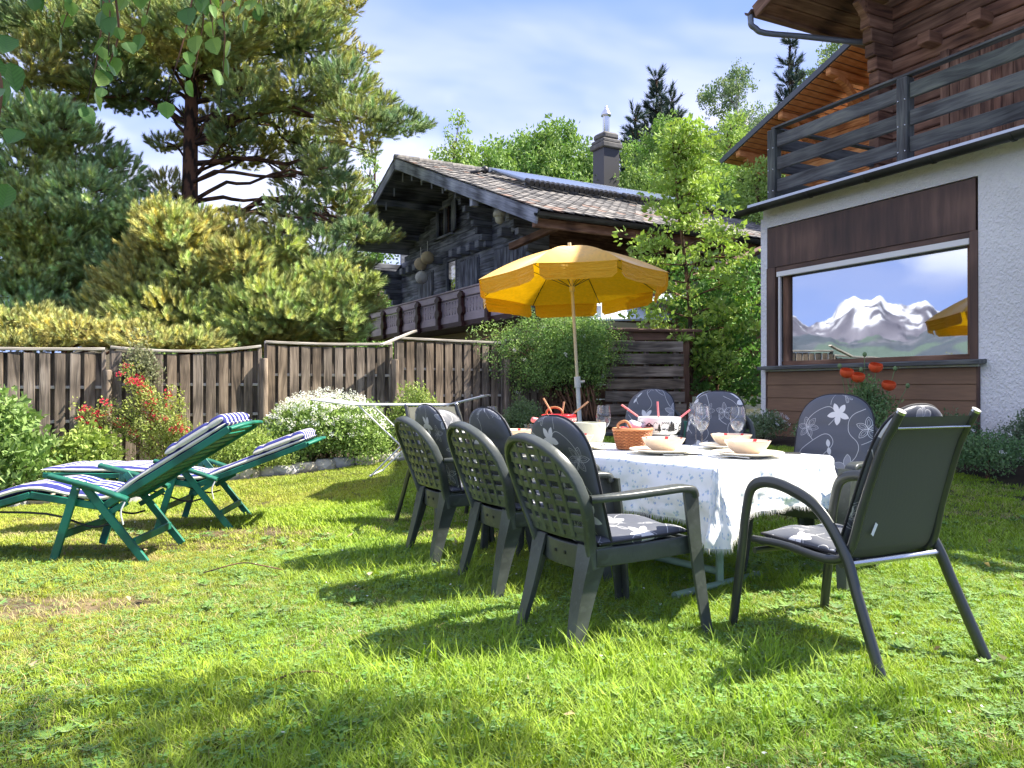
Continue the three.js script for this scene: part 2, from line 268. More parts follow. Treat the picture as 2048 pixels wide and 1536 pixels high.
// drawn prints
function canvasTex(w, h, draw) { const c = document.createElement('canvas'); c.width = w; c.height = h; const g = c.getContext('2d'); draw(g, w, h); const t = new THREE.CanvasTexture(c); t.colorSpace = THREE.SRGBColorSpace; t.wrapS = t.wrapT = THREE.RepeatWrapping; return t; }
function petals(g, x, y, r, n, rot, fill, line) {
  for (let k = 0; k < n; k++) { const a = rot + k * 6.2832 / n; g.save(); g.translate(x, y); g.rotate(a); g.beginPath(); g.moveTo(0, 0); g.bezierCurveTo(r * 0.3, -r * 0.36, r * 0.75, -r * 0.3, r, 0); g.bezierCurveTo(r * 0.75, r * 0.3, r * 0.3, r * 0.36, 0, 0); if (fill) { g.fillStyle = fill; g.fill(); } if (line) { g.strokeStyle = line; g.lineWidth = 3; g.stroke(); if (!fill) { g.beginPath(); g.moveTo(r * 0.2, 0); g.bezierCurveTo(r * 0.4, -r * 0.16, r * 0.66, -r * 0.14, r * 0.8, 0); g.bezierCurveTo(r * 0.66, r * 0.14, r * 0.4, r * 0.16, r * 0.2, 0); g.lineWidth = 2; g.stroke(); } } g.restore(); }
}
function floral(seed) {
  const q = mulberry(seed);
  return canvasTex(640, 800, (g, w, h) => {
    g.fillStyle = '#54575e'; g.fillRect(0, 0, w, h);
    for (let i = 0; i < 9000; i++) { g.fillStyle = q() < 0.5 ? 'rgba(255,255,255,0.018)' : 'rgba(0,0,0,0.04)'; g.fillRect(q() * w, q() * h, 3, 1); }
    g.strokeStyle = '#c9c9c6'; g.lineWidth = 4; g.lineCap = 'round';
    const S = [[[60, 800], [160, 640], [20, 520], [150, 400], [260, 330], [330, 420], [230, 520]], [[420, 800], [330, 640], [470, 560], [520, 420], [400, 330], [420, 200], [560, 150]], [[150, 400], [60, 300], [120, 180], [250, 120], [330, 200], [260, 280]], [[520, 420], [620, 380], [600, 270]], [[250, 120], [230, 40], [320, -20]], [[330, 640], [250, 700], [270, 800]]];
    for (const s of S) { g.beginPath(); g.moveTo(...s[0]); for (let i = 1; i < s.length - 1; i++) { const mx = (s[i][0] + s[i + 1][0]) / 2, my = (s[i][1] + s[i + 1][1]) / 2; g.quadraticCurveTo(s[i][0], s[i][1], mx, my); } g.lineTo(...s[s.length - 1]); g.stroke(); }
    petals(g, 330, 190, 92, 5, 0.4, '#dcdbd8', null); petals(g, 100, 300, 84, 6, 0.1, null, '#b9b9b8'); petals(g, 555, 300, 90, 5, 1.0, null, '#dededa');
    petals(g, 430, 600, 104, 5, 0.9, '#8b8c90', '#d8d8d4'); petals(g, 110, 660, 96, 5, 0.3, '#d6d6d2', null); petals(g, 590, 730, 80, 5, 0.8, null, '#c6c6c4'); petals(g, 280, 450, 62, 2, 1.35, '#cfcfcc', null); petals(g, 240, 740, 66, 2, 0.5, null, '#d6d6d2'); petals(g, 450, 60, 60, 3, 0.2, null, '#c8c8c6');
  });
}
M.floral = [3, 8].map(s => new THREE.MeshStandardMaterial({ map: floral(s), roughness: 0.5, bumpScale: 0.004, bumpMap: dataTex(128, 128, (u, v) => { const k = tn(u, v, 5, 6, s, 4); return [k, k, k]; }, false) }));
M.floralV = Array.from({ length: 8 }, (_, k) => { const m = M.floral[k % 2].clone(), t = M.floral[k % 2].map.clone(); t.repeat.set(k % 3 === 1 ? -0.92 : 0.92, 0.95); t.offset.set((k * 0.37) % 1, (k * 0.23) % 1); m.map = t; return m; });
M.piping = new THREE.MeshStandardMaterial({ color: lin(0.02, 0.02, 0.022), roughness: 0.7 });
M.stripe = new THREE.MeshStandardMaterial({ roughness: 0.85, map: canvasTex(512, 64, (g, w, h) => { g.fillStyle = '#d9d5c6'; g.fillRect(0, 0, w, h); g.fillStyle = '#20256e'; for (let i = 0; i < 7; i++) g.fillRect(i * 73.2 + 6, 0, 50, h); g.fillStyle = 'rgba(255,255,255,0.05)'; for (let y = 0; y < h; y += 2) g.fillRect(0, y, w, 1); }) });
M.navy = new THREE.MeshStandardMaterial({ color: 0x24264f, roughness: 0.85 });
M.cloth = new THREE.MeshStandardMaterial({ roughness: 0.9, side: THREE.DoubleSide, bumpScale: 0.03, bumpMap: dataTex(512, 512, (u, v) => { const n = tn(u, v, 4, 4, 1, 4), k = Math.abs(n - 0.5) * 2; return [1 - k, 1 - k, 1 - k]; }, false),
  map: canvasTex(1024, 1024, (g, w, h) => { g.fillStyle = '#f1f3f0'; g.fillRect(0, 0, w, h); const q = mulberry(5); for (let j = 0; j < 8; j++) for (let i = 0; i < 8; i++) { const x = (i + (j % 2) * 0.5 + 0.25) * 128, y = (j + 0.5) * 128; for (let k = 0; k < 5; k++) { const px = x + (q() - 0.5) * 76, py = y + (q() - 0.5) * 76; g.fillStyle = q() < 0.6 ? 'rgba(140,172,216,0.55)' : 'rgba(150,184,190,0.45)'; for (let m = 0; m < 4; m++) { g.beginPath(); g.arc(px + Math.cos(m * 1.57) * 7, py + Math.sin(m * 1.57) * 7, 5.6, 0, 6.3); g.fill(); } g.strokeStyle = 'rgba(150,178,170,0.5)'; g.lineWidth = 2; g.beginPath(); g.moveTo(px, py); g.lineTo(px + (q() - 0.5) * 40, py + 26); g.stroke(); } } }) });
M.cloth.map.repeat.set(2.1, 2.1); M.cloth.bumpMap.repeat.set(0.9, 0.9);
M.clothHem = new THREE.MeshStandardMaterial({ color: lin(0.8, 0.8, 0.76), roughness: 0.95, side: THREE.DoubleSide });
M.yellow = new THREE.MeshPhysicalMaterial({ roughness: 0.9, bumpScale: 0.012, bumpMap: dataTex(256, 256, (u, v) => { const k = 1 - Math.abs(tn(u, v, 3, 4, 7, 4) - 0.5) * 2; return [k, k, k]; }, false), transmission: 0.4, thickness: 0, side: THREE.DoubleSide, map: dataTex(256, 256, (u, v) => { const k = 0.95 + 0.1 * (tn(u, v, 60, 60, 2, 2) - 0.5); return [1.0 * k, 0.76 * k, 0.05]; }) });
M.polePale = new THREE.MeshStandardMaterial({ color: lin(0.74, 0.66, 0.42), roughness: 0.4 });
M.poleWhite = new THREE.MeshStandardMaterial({ color: lin(0.7, 0.72, 0.68), roughness: 0.4 });
M.ceramic = new THREE.MeshStandardMaterial({ color: lin(0.78, 0.62, 0.46), roughness: 0.3 });
M.plate = new THREE.MeshStandardMaterial({ color: lin(0.78, 0.72, 0.58), roughness: 0.3 });
M.red = new THREE.MeshPhysicalMaterial({ color: lin(0.62, 0.02, 0.025), roughness: 0.25, clearcoat: 0.6 });
M.pink = new THREE.MeshStandardMaterial({ color: lin(0.75, 0.2, 0.2), roughness: 0.35 });
M.beechWood = new THREE.MeshStandardMaterial({ color: lin(0.6, 0.34, 0.17), roughness: 0.6 });
M.wicker = [0, 1].map(k => new THREE.MeshStandardMaterial({ color: k ? lin(0.36, 0.13, 0.05) : lin(0.5, 0.2, 0.075), roughness: 0.55 }));
M.potCream = new THREE.MeshStandardMaterial({ color: lin(0.55, 0.55, 0.42), roughness: 0.6 });
M.orange = new THREE.MeshPhysicalMaterial({ color: lin(0.85, 0.12, 0.02), roughness: 0.8, transmission: 0.3, thickness: 0, side: THREE.DoubleSide });
// ---------- ground and mountain ----------
const FENCE = { x: -5.11, d: 9.73, L: 1.9 };   // first post; the fence runs along (0.875, 0.485)
const toFence = (x, d) => (x - FENCE.x) * -0.485 + (d - FENCE.d) * 0.875;     // >0 beyond the fence
const toWall = (x, d) => (x - 4.97) * -0.895 + (d - 8.2) * -0.446;            // >0 in front of the white house
const dryness = (x, d) => clamp(sstep(0.4, -3.2, x) * 0.75 * sstep(2.2, 3.6, d) + (fbm(x * 0.9 + 3, d * 0.9 + 8, 0, 4) - 0.5) * 1.5 - 0.05, 0, 1);
const bare = (x, d) => { const q = (fbm(x * 3 + 1, d * 3, 4, 3) - 0.5) * 1.1; return Math.hypot((x + 2.45) / 0.72, (d - 3.85) / 0.2) + q < 1 || Math.hypot((x + 2.6) / 0.95, (d - 4.95) / 0.26) + q * 1.4 < 0.45 || Math.hypot((x + 1.95) / 0.7, (d - 6.0) / 0.35) + q * 1.4 < 0.4; };
{
  const line = (a, b, step, far) => { const o = []; for (let x = a; x <= b + 1e-6; x += step) o.push(x); let s = step; for (let x = b; x < far;) { s *= 1.28; x += s; o.push(x); } s = step; for (let x = a; x > -far;) { s *= 1.28; x -= s; o.unshift(x); } return o; };
  const xs = line(-13, 11, 0.25, 14000), ds = line(-4, 14, 0.25, 14000), pos = [], uv = [], col = [], idx = [];
  for (const d of ds) for (const x of xs) {
    pos.push(x, land(x, d), -d); uv.push(x * 0.7, d * 0.7);
    const soil = (toFence(x, d) > -0.95 && toFence(x, d) < 0.6 && x < 1) || (toWall(x, d) < 0.95 && toWall(x, d) > -1 && d > 4), k = 0.6 + 0.7 * fbm(x * 0.5, d * 0.5, 7, 3), dr = dryness(x, d);
    if (soil) col.push(0.34, 0.27, 0.2); else if (Math.hypot(x, d) < 26 && bare(x, d)) col.push(1.7, 1.55, 1.25);
    else col.push(mix(0.24, 0.75, dr) * k, mix(0.36, 0.66, dr) * k, mix(0.08, 0.2, dr) * k);
  }
  const n = xs.length; for (let j = 0; j < ds.length - 1; j++) for (let i = 0; i < n - 1; i++) { const a = j * n + i; idx.push(a, a + 1, a + n + 1, a, a + n + 1, a + n); }
  const g = geoFrom(pos, uv, idx); g.setAttribute('color', new THREE.Float32BufferAttribute(col, 3));
  const m = M.soil.clone(); m.vertexColors = true; m.color = lin(2.2, 2.2, 2.2); m.color = lin(1, 1, 1);
  structure('ground', g, m);
}
{ // snowy mountain across the valley to the left; the big window mirrors it
  const pos = [], uv = [], col = [], idx = [], A0 = -40, A1 = -112, NA = 620, NR = 210;
  const snowEl = a => 2.9 + 3.3 * Math.exp(-Math.pow((a + 77.6) / 3.3, 2)) + 1.9 * Math.exp(-Math.pow((a + 81.2) / 1.6, 2)) + 1.9 * Math.exp(-Math.pow((a + 72.6) / 1.2, 2)) + 2.2 * sstep(-88, -104, a) + 2 * sstep(-68, -56, a) + (fbm(a * 1.3, 3, 0, 5) - 0.5) * 0.9;
  const foreEl = a => 3.3 + 2.2 * sstep(-80.5, -85, a) + (fbm(a * 0.8 + 9, 5, 0, 5) - 0.5) * 1.1;
  for (let j = 0; j <= NR; j++) for (let i = 0; i <= NA; i++) {
    const a = mix(A0, A1, i / NA), R = mix(3200, 11500, j / NR), ar = a * Math.PI / 180, t = j / NR;
    const x = Math.sin(ar) * R, d = Math.cos(ar) * R, rug = fbm(x / 900, d / 900, 0, 7) - 0.5, rid = 1 - Math.abs(fbm(x / 700 + 5, d / 700, 3, 7) - 0.5) * 2;
    const hs = Math.tan(snowEl(a) / 57.3) * 10400, hf = Math.tan(foreEl(a) / 57.3) * 7600;
    let h = hf * Math.pow(sstep(0.0, 0.53, t), 0.75) * (1 - 0.25 * sstep(0.53, 0.66, t)) * (1 - sstep(0.55, 0.75, t) * 0.2);
    h = Math.max(h, hs * sstep(0.56, 0.87, t) * (1 - 0.5 * sstep(0.88, 1, t))) + rug * 300 * sstep(0.05, 0.3, t) * (1 - 0.6 * sstep(0.8, 0.87, t)) - 60 + (rid - 0.8) * 200 * sstep(0.1, 0.4, t) * (1 - sstep(0.8, 0.88, t));
    h += ((1 - Math.abs(fbm(x / 260 + 8, d / 260, 2, 5) - 0.5) * 2) - 0.75) * 110 * sstep(0.15, 0.4, t); pos.push(x, h, -d); uv.push(x / 300, d / 300);
    const patch = clamp((fbm(x / 110, d / 160, 6, 6) - 0.5) * 2.3 + 0.5, 0, 1), snow = sstep(760, 900, h + (patch - 0.5) * 420 + (rid - 0.8) * 160) * sstep(0.5, 0.62, t), rock = sstep(330, 520, h + (patch - 0.5) * 260);
    let c = [mix(0.045, 0.075, patch), mix(0.06, 0.085, patch), mix(0.075, 0.095, patch)]; const fld = sstep(0.56, 0.62, fbm(x / 420 + 3, d / 420, 1, 4)) * (1 - rock); c = [mix(c[0], 0.075, fld), mix(c[1], 0.11, fld), mix(c[2], 0.085, fld)];
    c = [mix(c[0], 0.07 + 0.09 * patch, rock), mix(c[1], 0.068 + 0.085 * patch, rock), mix(c[2], 0.09 + 0.09 * patch, rock)];  // distance haze put into the colours: rock and forest tinted blue
    col.push(mix(c[0], 0.6, snow), mix(c[1], 0.61, snow), mix(c[2], 0.63, snow));
  }
  for (let j = 0; j < NR; j++) for (let i = 0; i < NA; i++) { const a = j * (NA + 1) + i; idx.push(a, a + NA + 2, a + 1, a, a + NA + 1, a + NA + 2); }
  const g = geoFrom(pos, uv, idx); g.setAttribute('color', new THREE.Float32BufferAttribute(col, 3));
  structure('mountain', g, new THREE.MeshStandardMaterial({ vertexColors: true, roughness: 1 }));
}

// ---------- the white house on the right ----------
{
  const gy = 0.3, T = -63.5 * Math.PI / 180;
  const H = thing('house', 'white stucco house with large picture window and brown timber upper storey', 'house', [4.97, 0, -8.2], T);
  const wallTop = 3.5;
  // wall with an opening for the timber panel (x -3.03..0)
  const uvm = g => { const p = g.attributes.position, n = g.attributes.normal, u = g.attributes.uv; for (let i = 0; i < p.count; i++) { const ax = Math.abs(n.getX(i)) > 0.7; u.setXY(i, ax ? p.getZ(i) : p.getX(i), Math.abs(n.getY(i)) > 0.7 ? p.getZ(i) : p.getY(i)); } return g; };
  part('wall', [uvm(bx(0.12, wallTop + 0.6, 0.3, -3.09, wallTop / 2 - 0.3, -0.15)), uvm(bx(3.6, wallTop + 0.6, 0.3, 1.8, wallTop / 2 - 0.3, -0.15)), uvm(bx(3.03, 0.14, 0.3, -1.515, wallTop - 0.07, -0.15)), uvm(bx(3.03, 1.0, 0.28, -1.515, -0.1, -0.165))], M.stucco, H);
  part('end_wall', [uvm(bx(0.25, wallTop + 0.6, 7.7, -3.025, wallTop / 2 - 0.3, -4.15))], M.stucco, H);
  part('far_side_wall', [uvm(bx(0.25, wallTop + 0.6, 7.7, 3.475, wallTop / 2 - 0.3, -4.15))], M.stucco, H);
  part('back_wall', [uvm(bx(6.2, wallTop + 0.6, 0.25, 0.2, wallTop / 2 - 0.3, -7.9))], M.stucco, H);
  part('room_floor', [bx(6.2, 0.1, 7.4, 0.2, 0.55, -4)], M.browns[1], H);
  part('terrace_slab', [bx(6.75, 0.16, 8.0, 0.25, wallTop + 0.08, -4.02)], M.stucco, H);
  // timber panel above the window
  { const g = cbx(2.99, 0.56, 0.05, 0.003), u = g.attributes.uv; for (let k = 0; k < u.count; k++) { const t = u.getX(k); u.setXY(k, u.getY(k), t); } part('window_panel', g.translate(-1.515, 3.06, -0.012), M.panel, H); }
  // jambs
  for (const [x, w] of [[-2.95, 0.16], [-0.045, 0.09]]) part('jamb', cbx(w, 1.42, 0.09, 0.004, x, 2.07, -0.03), M.panel, H);
  part('head_board', cbx(2.78, 0.07, 0.1, 0.004, -1.48, 2.745, -0.05), M.panel, H);
  const win = part('window', [cbx(2.74, 0.07, 0.07, 0.006, -1.48, 1.43, -0.1), cbx(0.1, 1.22, 0.07, 0.006, -2.75, 2.07, -0.1), cbx(0.06, 1.22, 0.07, 0.006, -0.135, 2.07, -0.1), cbx(2.74, 0.05, 0.07, 0.006, -1.48, 2.69, -0.1)], M.brown, H);
  part('pane', bx(2.54, 1.22, 0.012, -1.43, 2.06, -0.115), M.mirrorGlass, win);
  part('blind_box', [cbx(2.76, 0.075, 0.05, 0.006, -1.48, 2.68, -0.025), cbx(0.03, 1.28, 0.04, 0.004, -2.82, 2.04, -0.03)], M.white, H);
  part('sill', at(cbx(3.18, 0.05, 0.2, 0.008), -1.5, 1.375, 0.045, 0.08), M.rail, H);
  part('sill_trim', cbx(3.05, 0.022, 0.03, 0.004, -1.5, 1.335, 0.03), M.white, H);
  const cg = []; for (let i = 0; i <= 60; i++) cg.push(V(-0.14 - i / 60 * 0.55, 0, Math.sin(i * 0.9) * 0.03 - 0.5));
  const curtainG = (x0, x1) => { const pos = [], uv = [], idx = []; for (let i = 0; i <= 50; i++) { const x = mix(x0, x1, i / 50), z = -0.4 + Math.sin(i * 0.95) * 0.035; pos.push(x, 0.7, z, x, 2.7, z); uv.push(i, 0, i, 1); if (i) { const b = i * 2; idx.push(b - 2, b, b + 1, b - 2, b + 1, b - 1); } } return geoFrom(pos, uv, idx); };
  const cm = M.curtain.clone(); cm.side = THREE.DoubleSide;
  part('curtain', curtainG(-0.5, -0.16), cm, H); part('curtain', curtainG(-1.55, -1.25), cm, H);
  for (let i = 0; i < 6; i++) part('siding_board', at(cbx(3.0, 0.185, 0.03, 0.006, 0, 0, 0, i * 0.37), -1.505, 1.225 - 0.178 * i, 0.012, -0.06), M.siding, H);
  for (const x of [-3.02, 0.005]) part('siding_trim', cbx(0.03, 1.15, 0.06, 0.004, x, 0.78, 0.0), M.panel, H);
  const vent = part('vent_pipe', at(lathe([[0.045, -0.06], [0.06, -0.06], [0.06, 0.05], [0.048, 0.05], [0.045, -0.06]], 20), -2.77, 0.63, 0.06, Math.PI / 2), new THREE.MeshStandardMaterial({ color: lin(0.2, 0.09, 0.05), roughness: 0.5 }), H);
  for (let i = -2; i <= 2; i++) part('grille_bar', bx(0.094, 0.006, 0.006, -2.77, 0.63 + i * 0.018, 0.1), M.panel, vent);
  // flashing and gutter
  part('flashing', [at(cbx(6.85, 0.03, 0.32, 0.004), 0.22, 3.7, 0.03, 0.12), cbx(6.85, 0.08, 0.012, 0.003, 0.22, 3.655, 0.2)], M.flash, H);
  const gp = []; for (let i = 0; i <= 8; i++) { const a = Math.PI + i / 8 * Math.PI; gp.push([Math.cos(a) * 0.075, Math.sin(a) * 0.075]); } for (let i = 8; i >= 0; i--) { const a = Math.PI + i / 8 * Math.PI; gp.push([Math.cos(a) * 0.068, Math.sin(a) * 0.068]); }
  const gut = part('gutter', sweep([V(-3.34, 3.62, 0.25), V(3.6, 3.63, 0.25)], gp, V(0, 1, 0)), M.gutter, H);
  for (let i = 0; i < 8; i++) part('gutter_strap', sweep([V(-2.9 + i * 0.85, 3.62, 0.25), V(-2.87 + i * 0.85, 3.62, 0.25)], gp.map(([a, b]) => [a * 1.07, b * 1.07]), V(0, 1, 0)), M.gutter, gut);
  // terrace railing
  const postG = cbx(0.14, 1.06, 0.14, 0.008);
  for (const [x, z] of [[-2.95, -0.06], [-0.9, -0.06], [1.2, -0.06], [-2.95, -2.2]]) { const p = part('railing_post', postG.clone().translate(x, 4.2, z), M.rails[Math.floor(rr(0, 4))], H); for (let k = 0; k < 6; k++) part('bolt', at(new THREE.SphereGeometry(0.011, 8, 6), x + (k % 2 ? 0.045 : -0.045), 3.86 + 0.3 * Math.floor(k / 2), z + 0.07), M.steel, p); }
  for (const [k, y] of [3.93, 4.24, 4.56].entries()) {
    part('railing_board', cbx(1.9, 0.175, 0.045, 0.006, -1.925, y, -0.05, k), M.rails[k], H);
    part('railing_board', cbx(1.95, 0.175, 0.045, 0.006, 0.15, y, -0.05, k + 5), M.rails[(k + 1) % 4], H);
    part('railing_board', cbx(2.2, 0.175, 0.045, 0.006, 2.38, y, -0.05, k + 8), M.rails[(k + 2) % 4], H);
    part('railing_board', cbx(0.045, 0.175, 2.05, 0.006, -2.95, y, -1.15, k + 3), M.rails[(k + 3) % 4], H);
  }
  part('railing_cap', [cbx(6.4, 0.03, 0.1, 0.004, 0.25, 4.75, -0.05)], M.rail, H); part('railing_cap', [cbx(0.1, 0.03, 2.05, 0.004, -2.95, 4.752, -1.15)], M.rail, H);
  // upper storey: squared logs
  const wz = -2.43;
  const roofY = x => 7.05 + 0.4 * (4.4 - Math.abs(x + 3.85 - 4.4));
  for (let i = 0; i < 23; i++) {
    const y = 3.78 + i * 0.205; if (y > 8.2) break; let x0 = -3.02, x1 = 3.1; while (roofY(x0) < y + 0.3) x0 += 0.1; while (roofY(x1) < y + 0.3) x1 -= 0.1; if (x1 < x0 + 0.3) break;
    const prof = [[-0.1, 0], [-0.098, 0.05], [-0.07, 0.075], [0.07, 0.075], [0.098, 0.05], [0.1, 0]]; const q = i * 1.3;
    const pts = []; for (let k = 0; k <= 6; k++) pts.push(V(mix(x0, x1, k / 6), y + (vnoise(k * 0.9, q) - 0.5) * 0.012, wz - 0.06 + (vnoise(k * 0.7, q + 5) - 0.5) * 0.02));
    const g = sweep(pts, [[-0.1, -0.08], [0.1, -0.08], [0.1, 0.06], [0.07, 0.082], [-0.07, 0.082], [-0.1, 0.06]], V(0, 0, 1)); const u = g.attributes.uv; for (let k = 0; k < u.count; k++) u.setXY(k, u.getY(k) + q, u.getX(k) + q * 0.3);
    part('wall_log', g, M.browns[Math.floor(rr(0, 4))], H);
    // crossing log ends stacked at the corner, reaching out under the eaves
    const out = 0.18 + (y > 5.9 ? 0.16 * (y - 5.9) * 1.6 : 0);
    if (y < 7.0) part('log_end', cbx(0.17, 0.195, 0.3 + out, 0.012, -2.93, y, wz + 0.02 + out / 2, i * 0.61), M.browns[i % 4], H);
  }
  part('upper_side_wall', bx(0.16, 3.4, 6, -2.95, 5.35, -5.55), M.browns[1], H); part('upper_side_wall', bx(0.16, 3.4, 6, 3.1, 5.35, -5.55), M.browns[1], H); part('upper_back_wall', bx(6.1, 3.4, 0.16, 0.08, 5.35, -8.6), M.browns[1], H);
  for (const x of [-2.14, -1.41]) part('beam_end', cbx(0.2, 0.16, 0.32, 0.012, x, 6.14, wz + 0.14), M.browns[2], H);
  const door = part('shutter_door', bx(2.2, 2.2, 0.03, -0.78, 4.75, wz + 0.05), M.browns[1], H);
  for (let i = 0; i < 15; i++) part('plank', cbx(0.142, 2.18, 0.03, 0.006, -1.81 + i * 0.147, 4.75, wz + 0.08, i * 0.9), M.browns[Math.floor(rr(0, 4))], door);
  part('frame_board', cbx(0.13, 2.3, 0.05, 0.006, -1.96, 4.78, wz + 0.07), M.brown, door);
  // roof: soffit boards, purlins, covering
  const roof = part('roof', [at(bx(4.75, 0.05, 8.4, 0, 0, 0), -1.65, 7.97, -4.85, 0, 0, Math.atan(0.4)), at(bx(3.3, 0.05, 8.4, 0, 0, 0), 2.08, 8.24, -4.85, 0, 0, -Math.atan(0.4))], M.slate, H);
  for (let i = 0; i < 22; i++) for (const s of [-1, 1]) if (s < 0 || i < 15) part('soffit_board', at(cbx(0.205, 0.03, 8.38, 0.004), 0.55 + s * (0.12 + i * 0.2), 8.76 - 0.4 * (0.12 + i * 0.2) - 0.05, -4.85, 0, 0, -s * Math.atan(0.4)), M.browns[(i * 7 + (s > 0 ? 1 : 0)) % 4], roof);
  for (const x of [-3.0, -1.2, 0.55, 2.3]) part('purlin', cbx(0.2, 0.24, 8.0, 0.012, x, roofY(x) - 0.2, -4.75), M.browns[1], roof);
  for (const s of [-1, 1]) { const w = s < 0 ? 4.45 : 3.05; part('barge_board', beam(V(0.55, 8.72, -0.62), V(0.55 + s * w, 8.72 - 0.398 * w, -0.62), 0.05, 0.22), M.brown, roof); }
  part('fascia_board', cbx(0.05, 0.18, 8.4, 0.006, -3.87, 6.97, -4.85), M.brown, roof);
  part('roof_gutter', sweep([V(-3.98, 6.99, -0.55), V(-3.98, 7.0, -9)], gp, V(0, 1, 0)), M.gutterBrown, roof);
  for (const y of [6.62]) { const g = []; part('corner_brace', sweep(curve([V(-2.93, 6.0, wz + 0.2), V(-2.93, 6.3, wz + 0.3), V(-2.93, 6.5, wz + 0.42), V(-2.93, 6.75, wz + 0.5), V(-2.93, 6.95, wz + 0.7)], 12), rectProf(0.13, 0.12, 0.01), V(1, 0, 0)), M.browns[2], roof); }
  part('downpipe', tube([V(-3.98, 6.93, -0.6), V(-3.98, 6.78, -0.62), V(-3.93, 6.68, -0.75), V(-3.35, 6.55, -2.0), V(-3.1, 6.5, -2.42), V(-3.08, 6.38, -2.5), V(-3.08, 5.5, -2.5), V(-3.08, 3.7, -2.5)].flatMap((p, i, a) => i < a.length - 1 ? [p, p.clone().lerp(a[i + 1], 0.5)] : [p]), 0.045, 10, 60), M.zinc, H);
}

// ---------- dark timber chalet beyond the fence ----------
{
  const T = -61 * Math.PI / 180, C = thing('neighbour_chalet', 'blackened timber chalet with carved balcony and low tiled gable roof', 'chalet', [-1.86, 0, -27.5], T);
  const slope = 0.385, ridge = 8.96, ry = x => ridge - slope * Math.abs(x), an = Math.atan(slope), E0 = -5.6, E1 = 9.48;
  part('base_wall', [bx(11.9, 3.4, 11, 0, 1.4, -5.55)], M.cream, C);
  const hole = [[-2.1, -0.6, 6.72, 7.85]];
  for (let i = 0; i < 27; i++) { // gable wall boards
    const y = 3.25 + i * 0.215; if (y > ridge - 0.6) break; let x0 = -5.95, x1 = 5.95; while (ry(x0) < y + 0.35) x0 += 0.05; while (ry(x1) < y + 0.35) x1 -= 0.05; if (x1 - x0 < 0.4) break;
    const inHole = y > 6.75 && y < 7.8, inDoor = y < 5.8, segs = inHole ? [[x0, -2.1], [-0.62, x1]] : inDoor ? [[x0, -1.2], [-0.3, x1]] : [[x0, x1]];
    for (const [a, b] of segs) part('wall_board', cbx(b - a, 0.208, 0.12, 0.018, (a + b) / 2, y, -0.06, i * 0.77), M.chars[Math.floor(rr(0, 4))], C);
  }
  for (let i = 0; i < 16; i++) part('side_board', cbx(0.12, 0.208, 11, 0.018, 5.9, 3.25 + i * 0.215, -5.5, i), M.browns[1 + (i % 3 === 0 ? 0 : 1) * 0], C);
  part('far_wall', [bx(0.12, 3.8, 11, -5.9, 5.2, -5.5), bx(11.8, 4, 0.12, 0, 5.2, -11)], M.chars[1], C);
  // window with red-brown sashes
  const w = part('window', [bx(1.5, 1.1, 0.01, -1.36, 7.28, -0.1)], M.glass, C);
  part('frame', [bx(0.07, 1.12, 0.1, -2.08, 7.28, -0.02), bx(0.07, 1.12, 0.1, -0.64, 7.28, -0.02), bx(1.5, 0.07, 0.1, -1.36, 7.83, -0.02), bx(0.09, 1.1, 0.1, -1.36, 7.28, -0.03)], M.char, w);
  part('sash', [bx(0.07, 1.0, 0.04, -0.04, 0, 0), bx(0.07, 1.0, 0.04, -0.5, 0, 0), bx(0.53, 0.07, 0.04, -0.27, 0.46, 0), bx(0.53, 0.07, 0.04, -0.27, -0.46, 0)].map(g => at(g, -0.98, 7.28, 0.02, 0, -0.9)), M.balcDark, w);
  
  part('sill', bx(1.7, 0.07, 0.16, -1.36, 6.7, 0.06), M.char, w);
  part('shutter', at(bx(0.75, 1.1, 0.05, 0.37, 0, 0), -0.6, 7.3, 0.05, 0, -0.25), M.chars[0], w);
  // closed shutters in pairs
  for (const [cx, ww] of [[-3.1, 1.35], [0.75, 1.5], [3.6, 1.7], [5.0, 1.5]]) { const s = part('shutter_pair', bx(ww + 0.1, 1.75, 0.04, cx, 4.75, 0.01), M.chars[1], C); const n = 8; for (let i = 0; i < n; i++) part('slat', cbx(ww / n - 0.02, 1.6, 0.05, 0.01, cx - ww / 2 + ww / n * (i + 0.5), 4.75, 0.05, i), M.chars[(i + 1) % 4], s); }
  const dr = part('glass_door', bx(0.86, 2.5, 0.012, -0.75, 4.5, -0.08), M.glass, C); part('door_frame', [bx(0.07, 2.55, 0.1, -1.17, 4.5, -0.03), bx(0.07, 2.55, 0.1, -0.33, 4.5, -0.03), bx(0.8, 0.07, 0.1, -0.75, 5.76, -0.03)], M.chars[0], dr); part('storey_floor', bx(11.6, 0.12, 10.8, 0, 3.14, -5.5), M.brown, C);
  for (const x of [-4.9, -4.2, -3.5, -1.7, 0.0, 0.7, 1.4, 2.1, 3.7, 4.6]) part('joist_end', cbx(0.3, 0.26, 0.42, 0.02, x, 5.86 + (x > 3 ? 0.1 : 0), 0.18), M.chars[1], C);
  // stepped log brackets under the roof
  for (const x of [-5.9, 2.4, 5.9]) { const top = ry(x) - 0.5; for (let k = 0; k < 9; k++) part('bracket_log', cbx(0.2, 0.208, 0.3 + Math.max(0, 8 - k) * 0.15, 0.015, x, top - k * 0.215, (0.3 + Math.max(0, 8 - k) * 0.15) / 2 - 0.05, k), k % 2 ? M.chars[0] : M.chars[1], C); }
  // balcony
  const B = part('balcony_floor', bx(12.8, 0.14, 1.35, 0.45, 3.12, 0.68), M.balcDark, C);
  part('balcony_rail', [cbx(12.85, 0.24, 0.1, 0.02, 0.45, 4.06, 1.32), cbx(12.85, 0.05, 0.16, 0.01, 0.45, 4.2, 1.32)], M.balc, C);
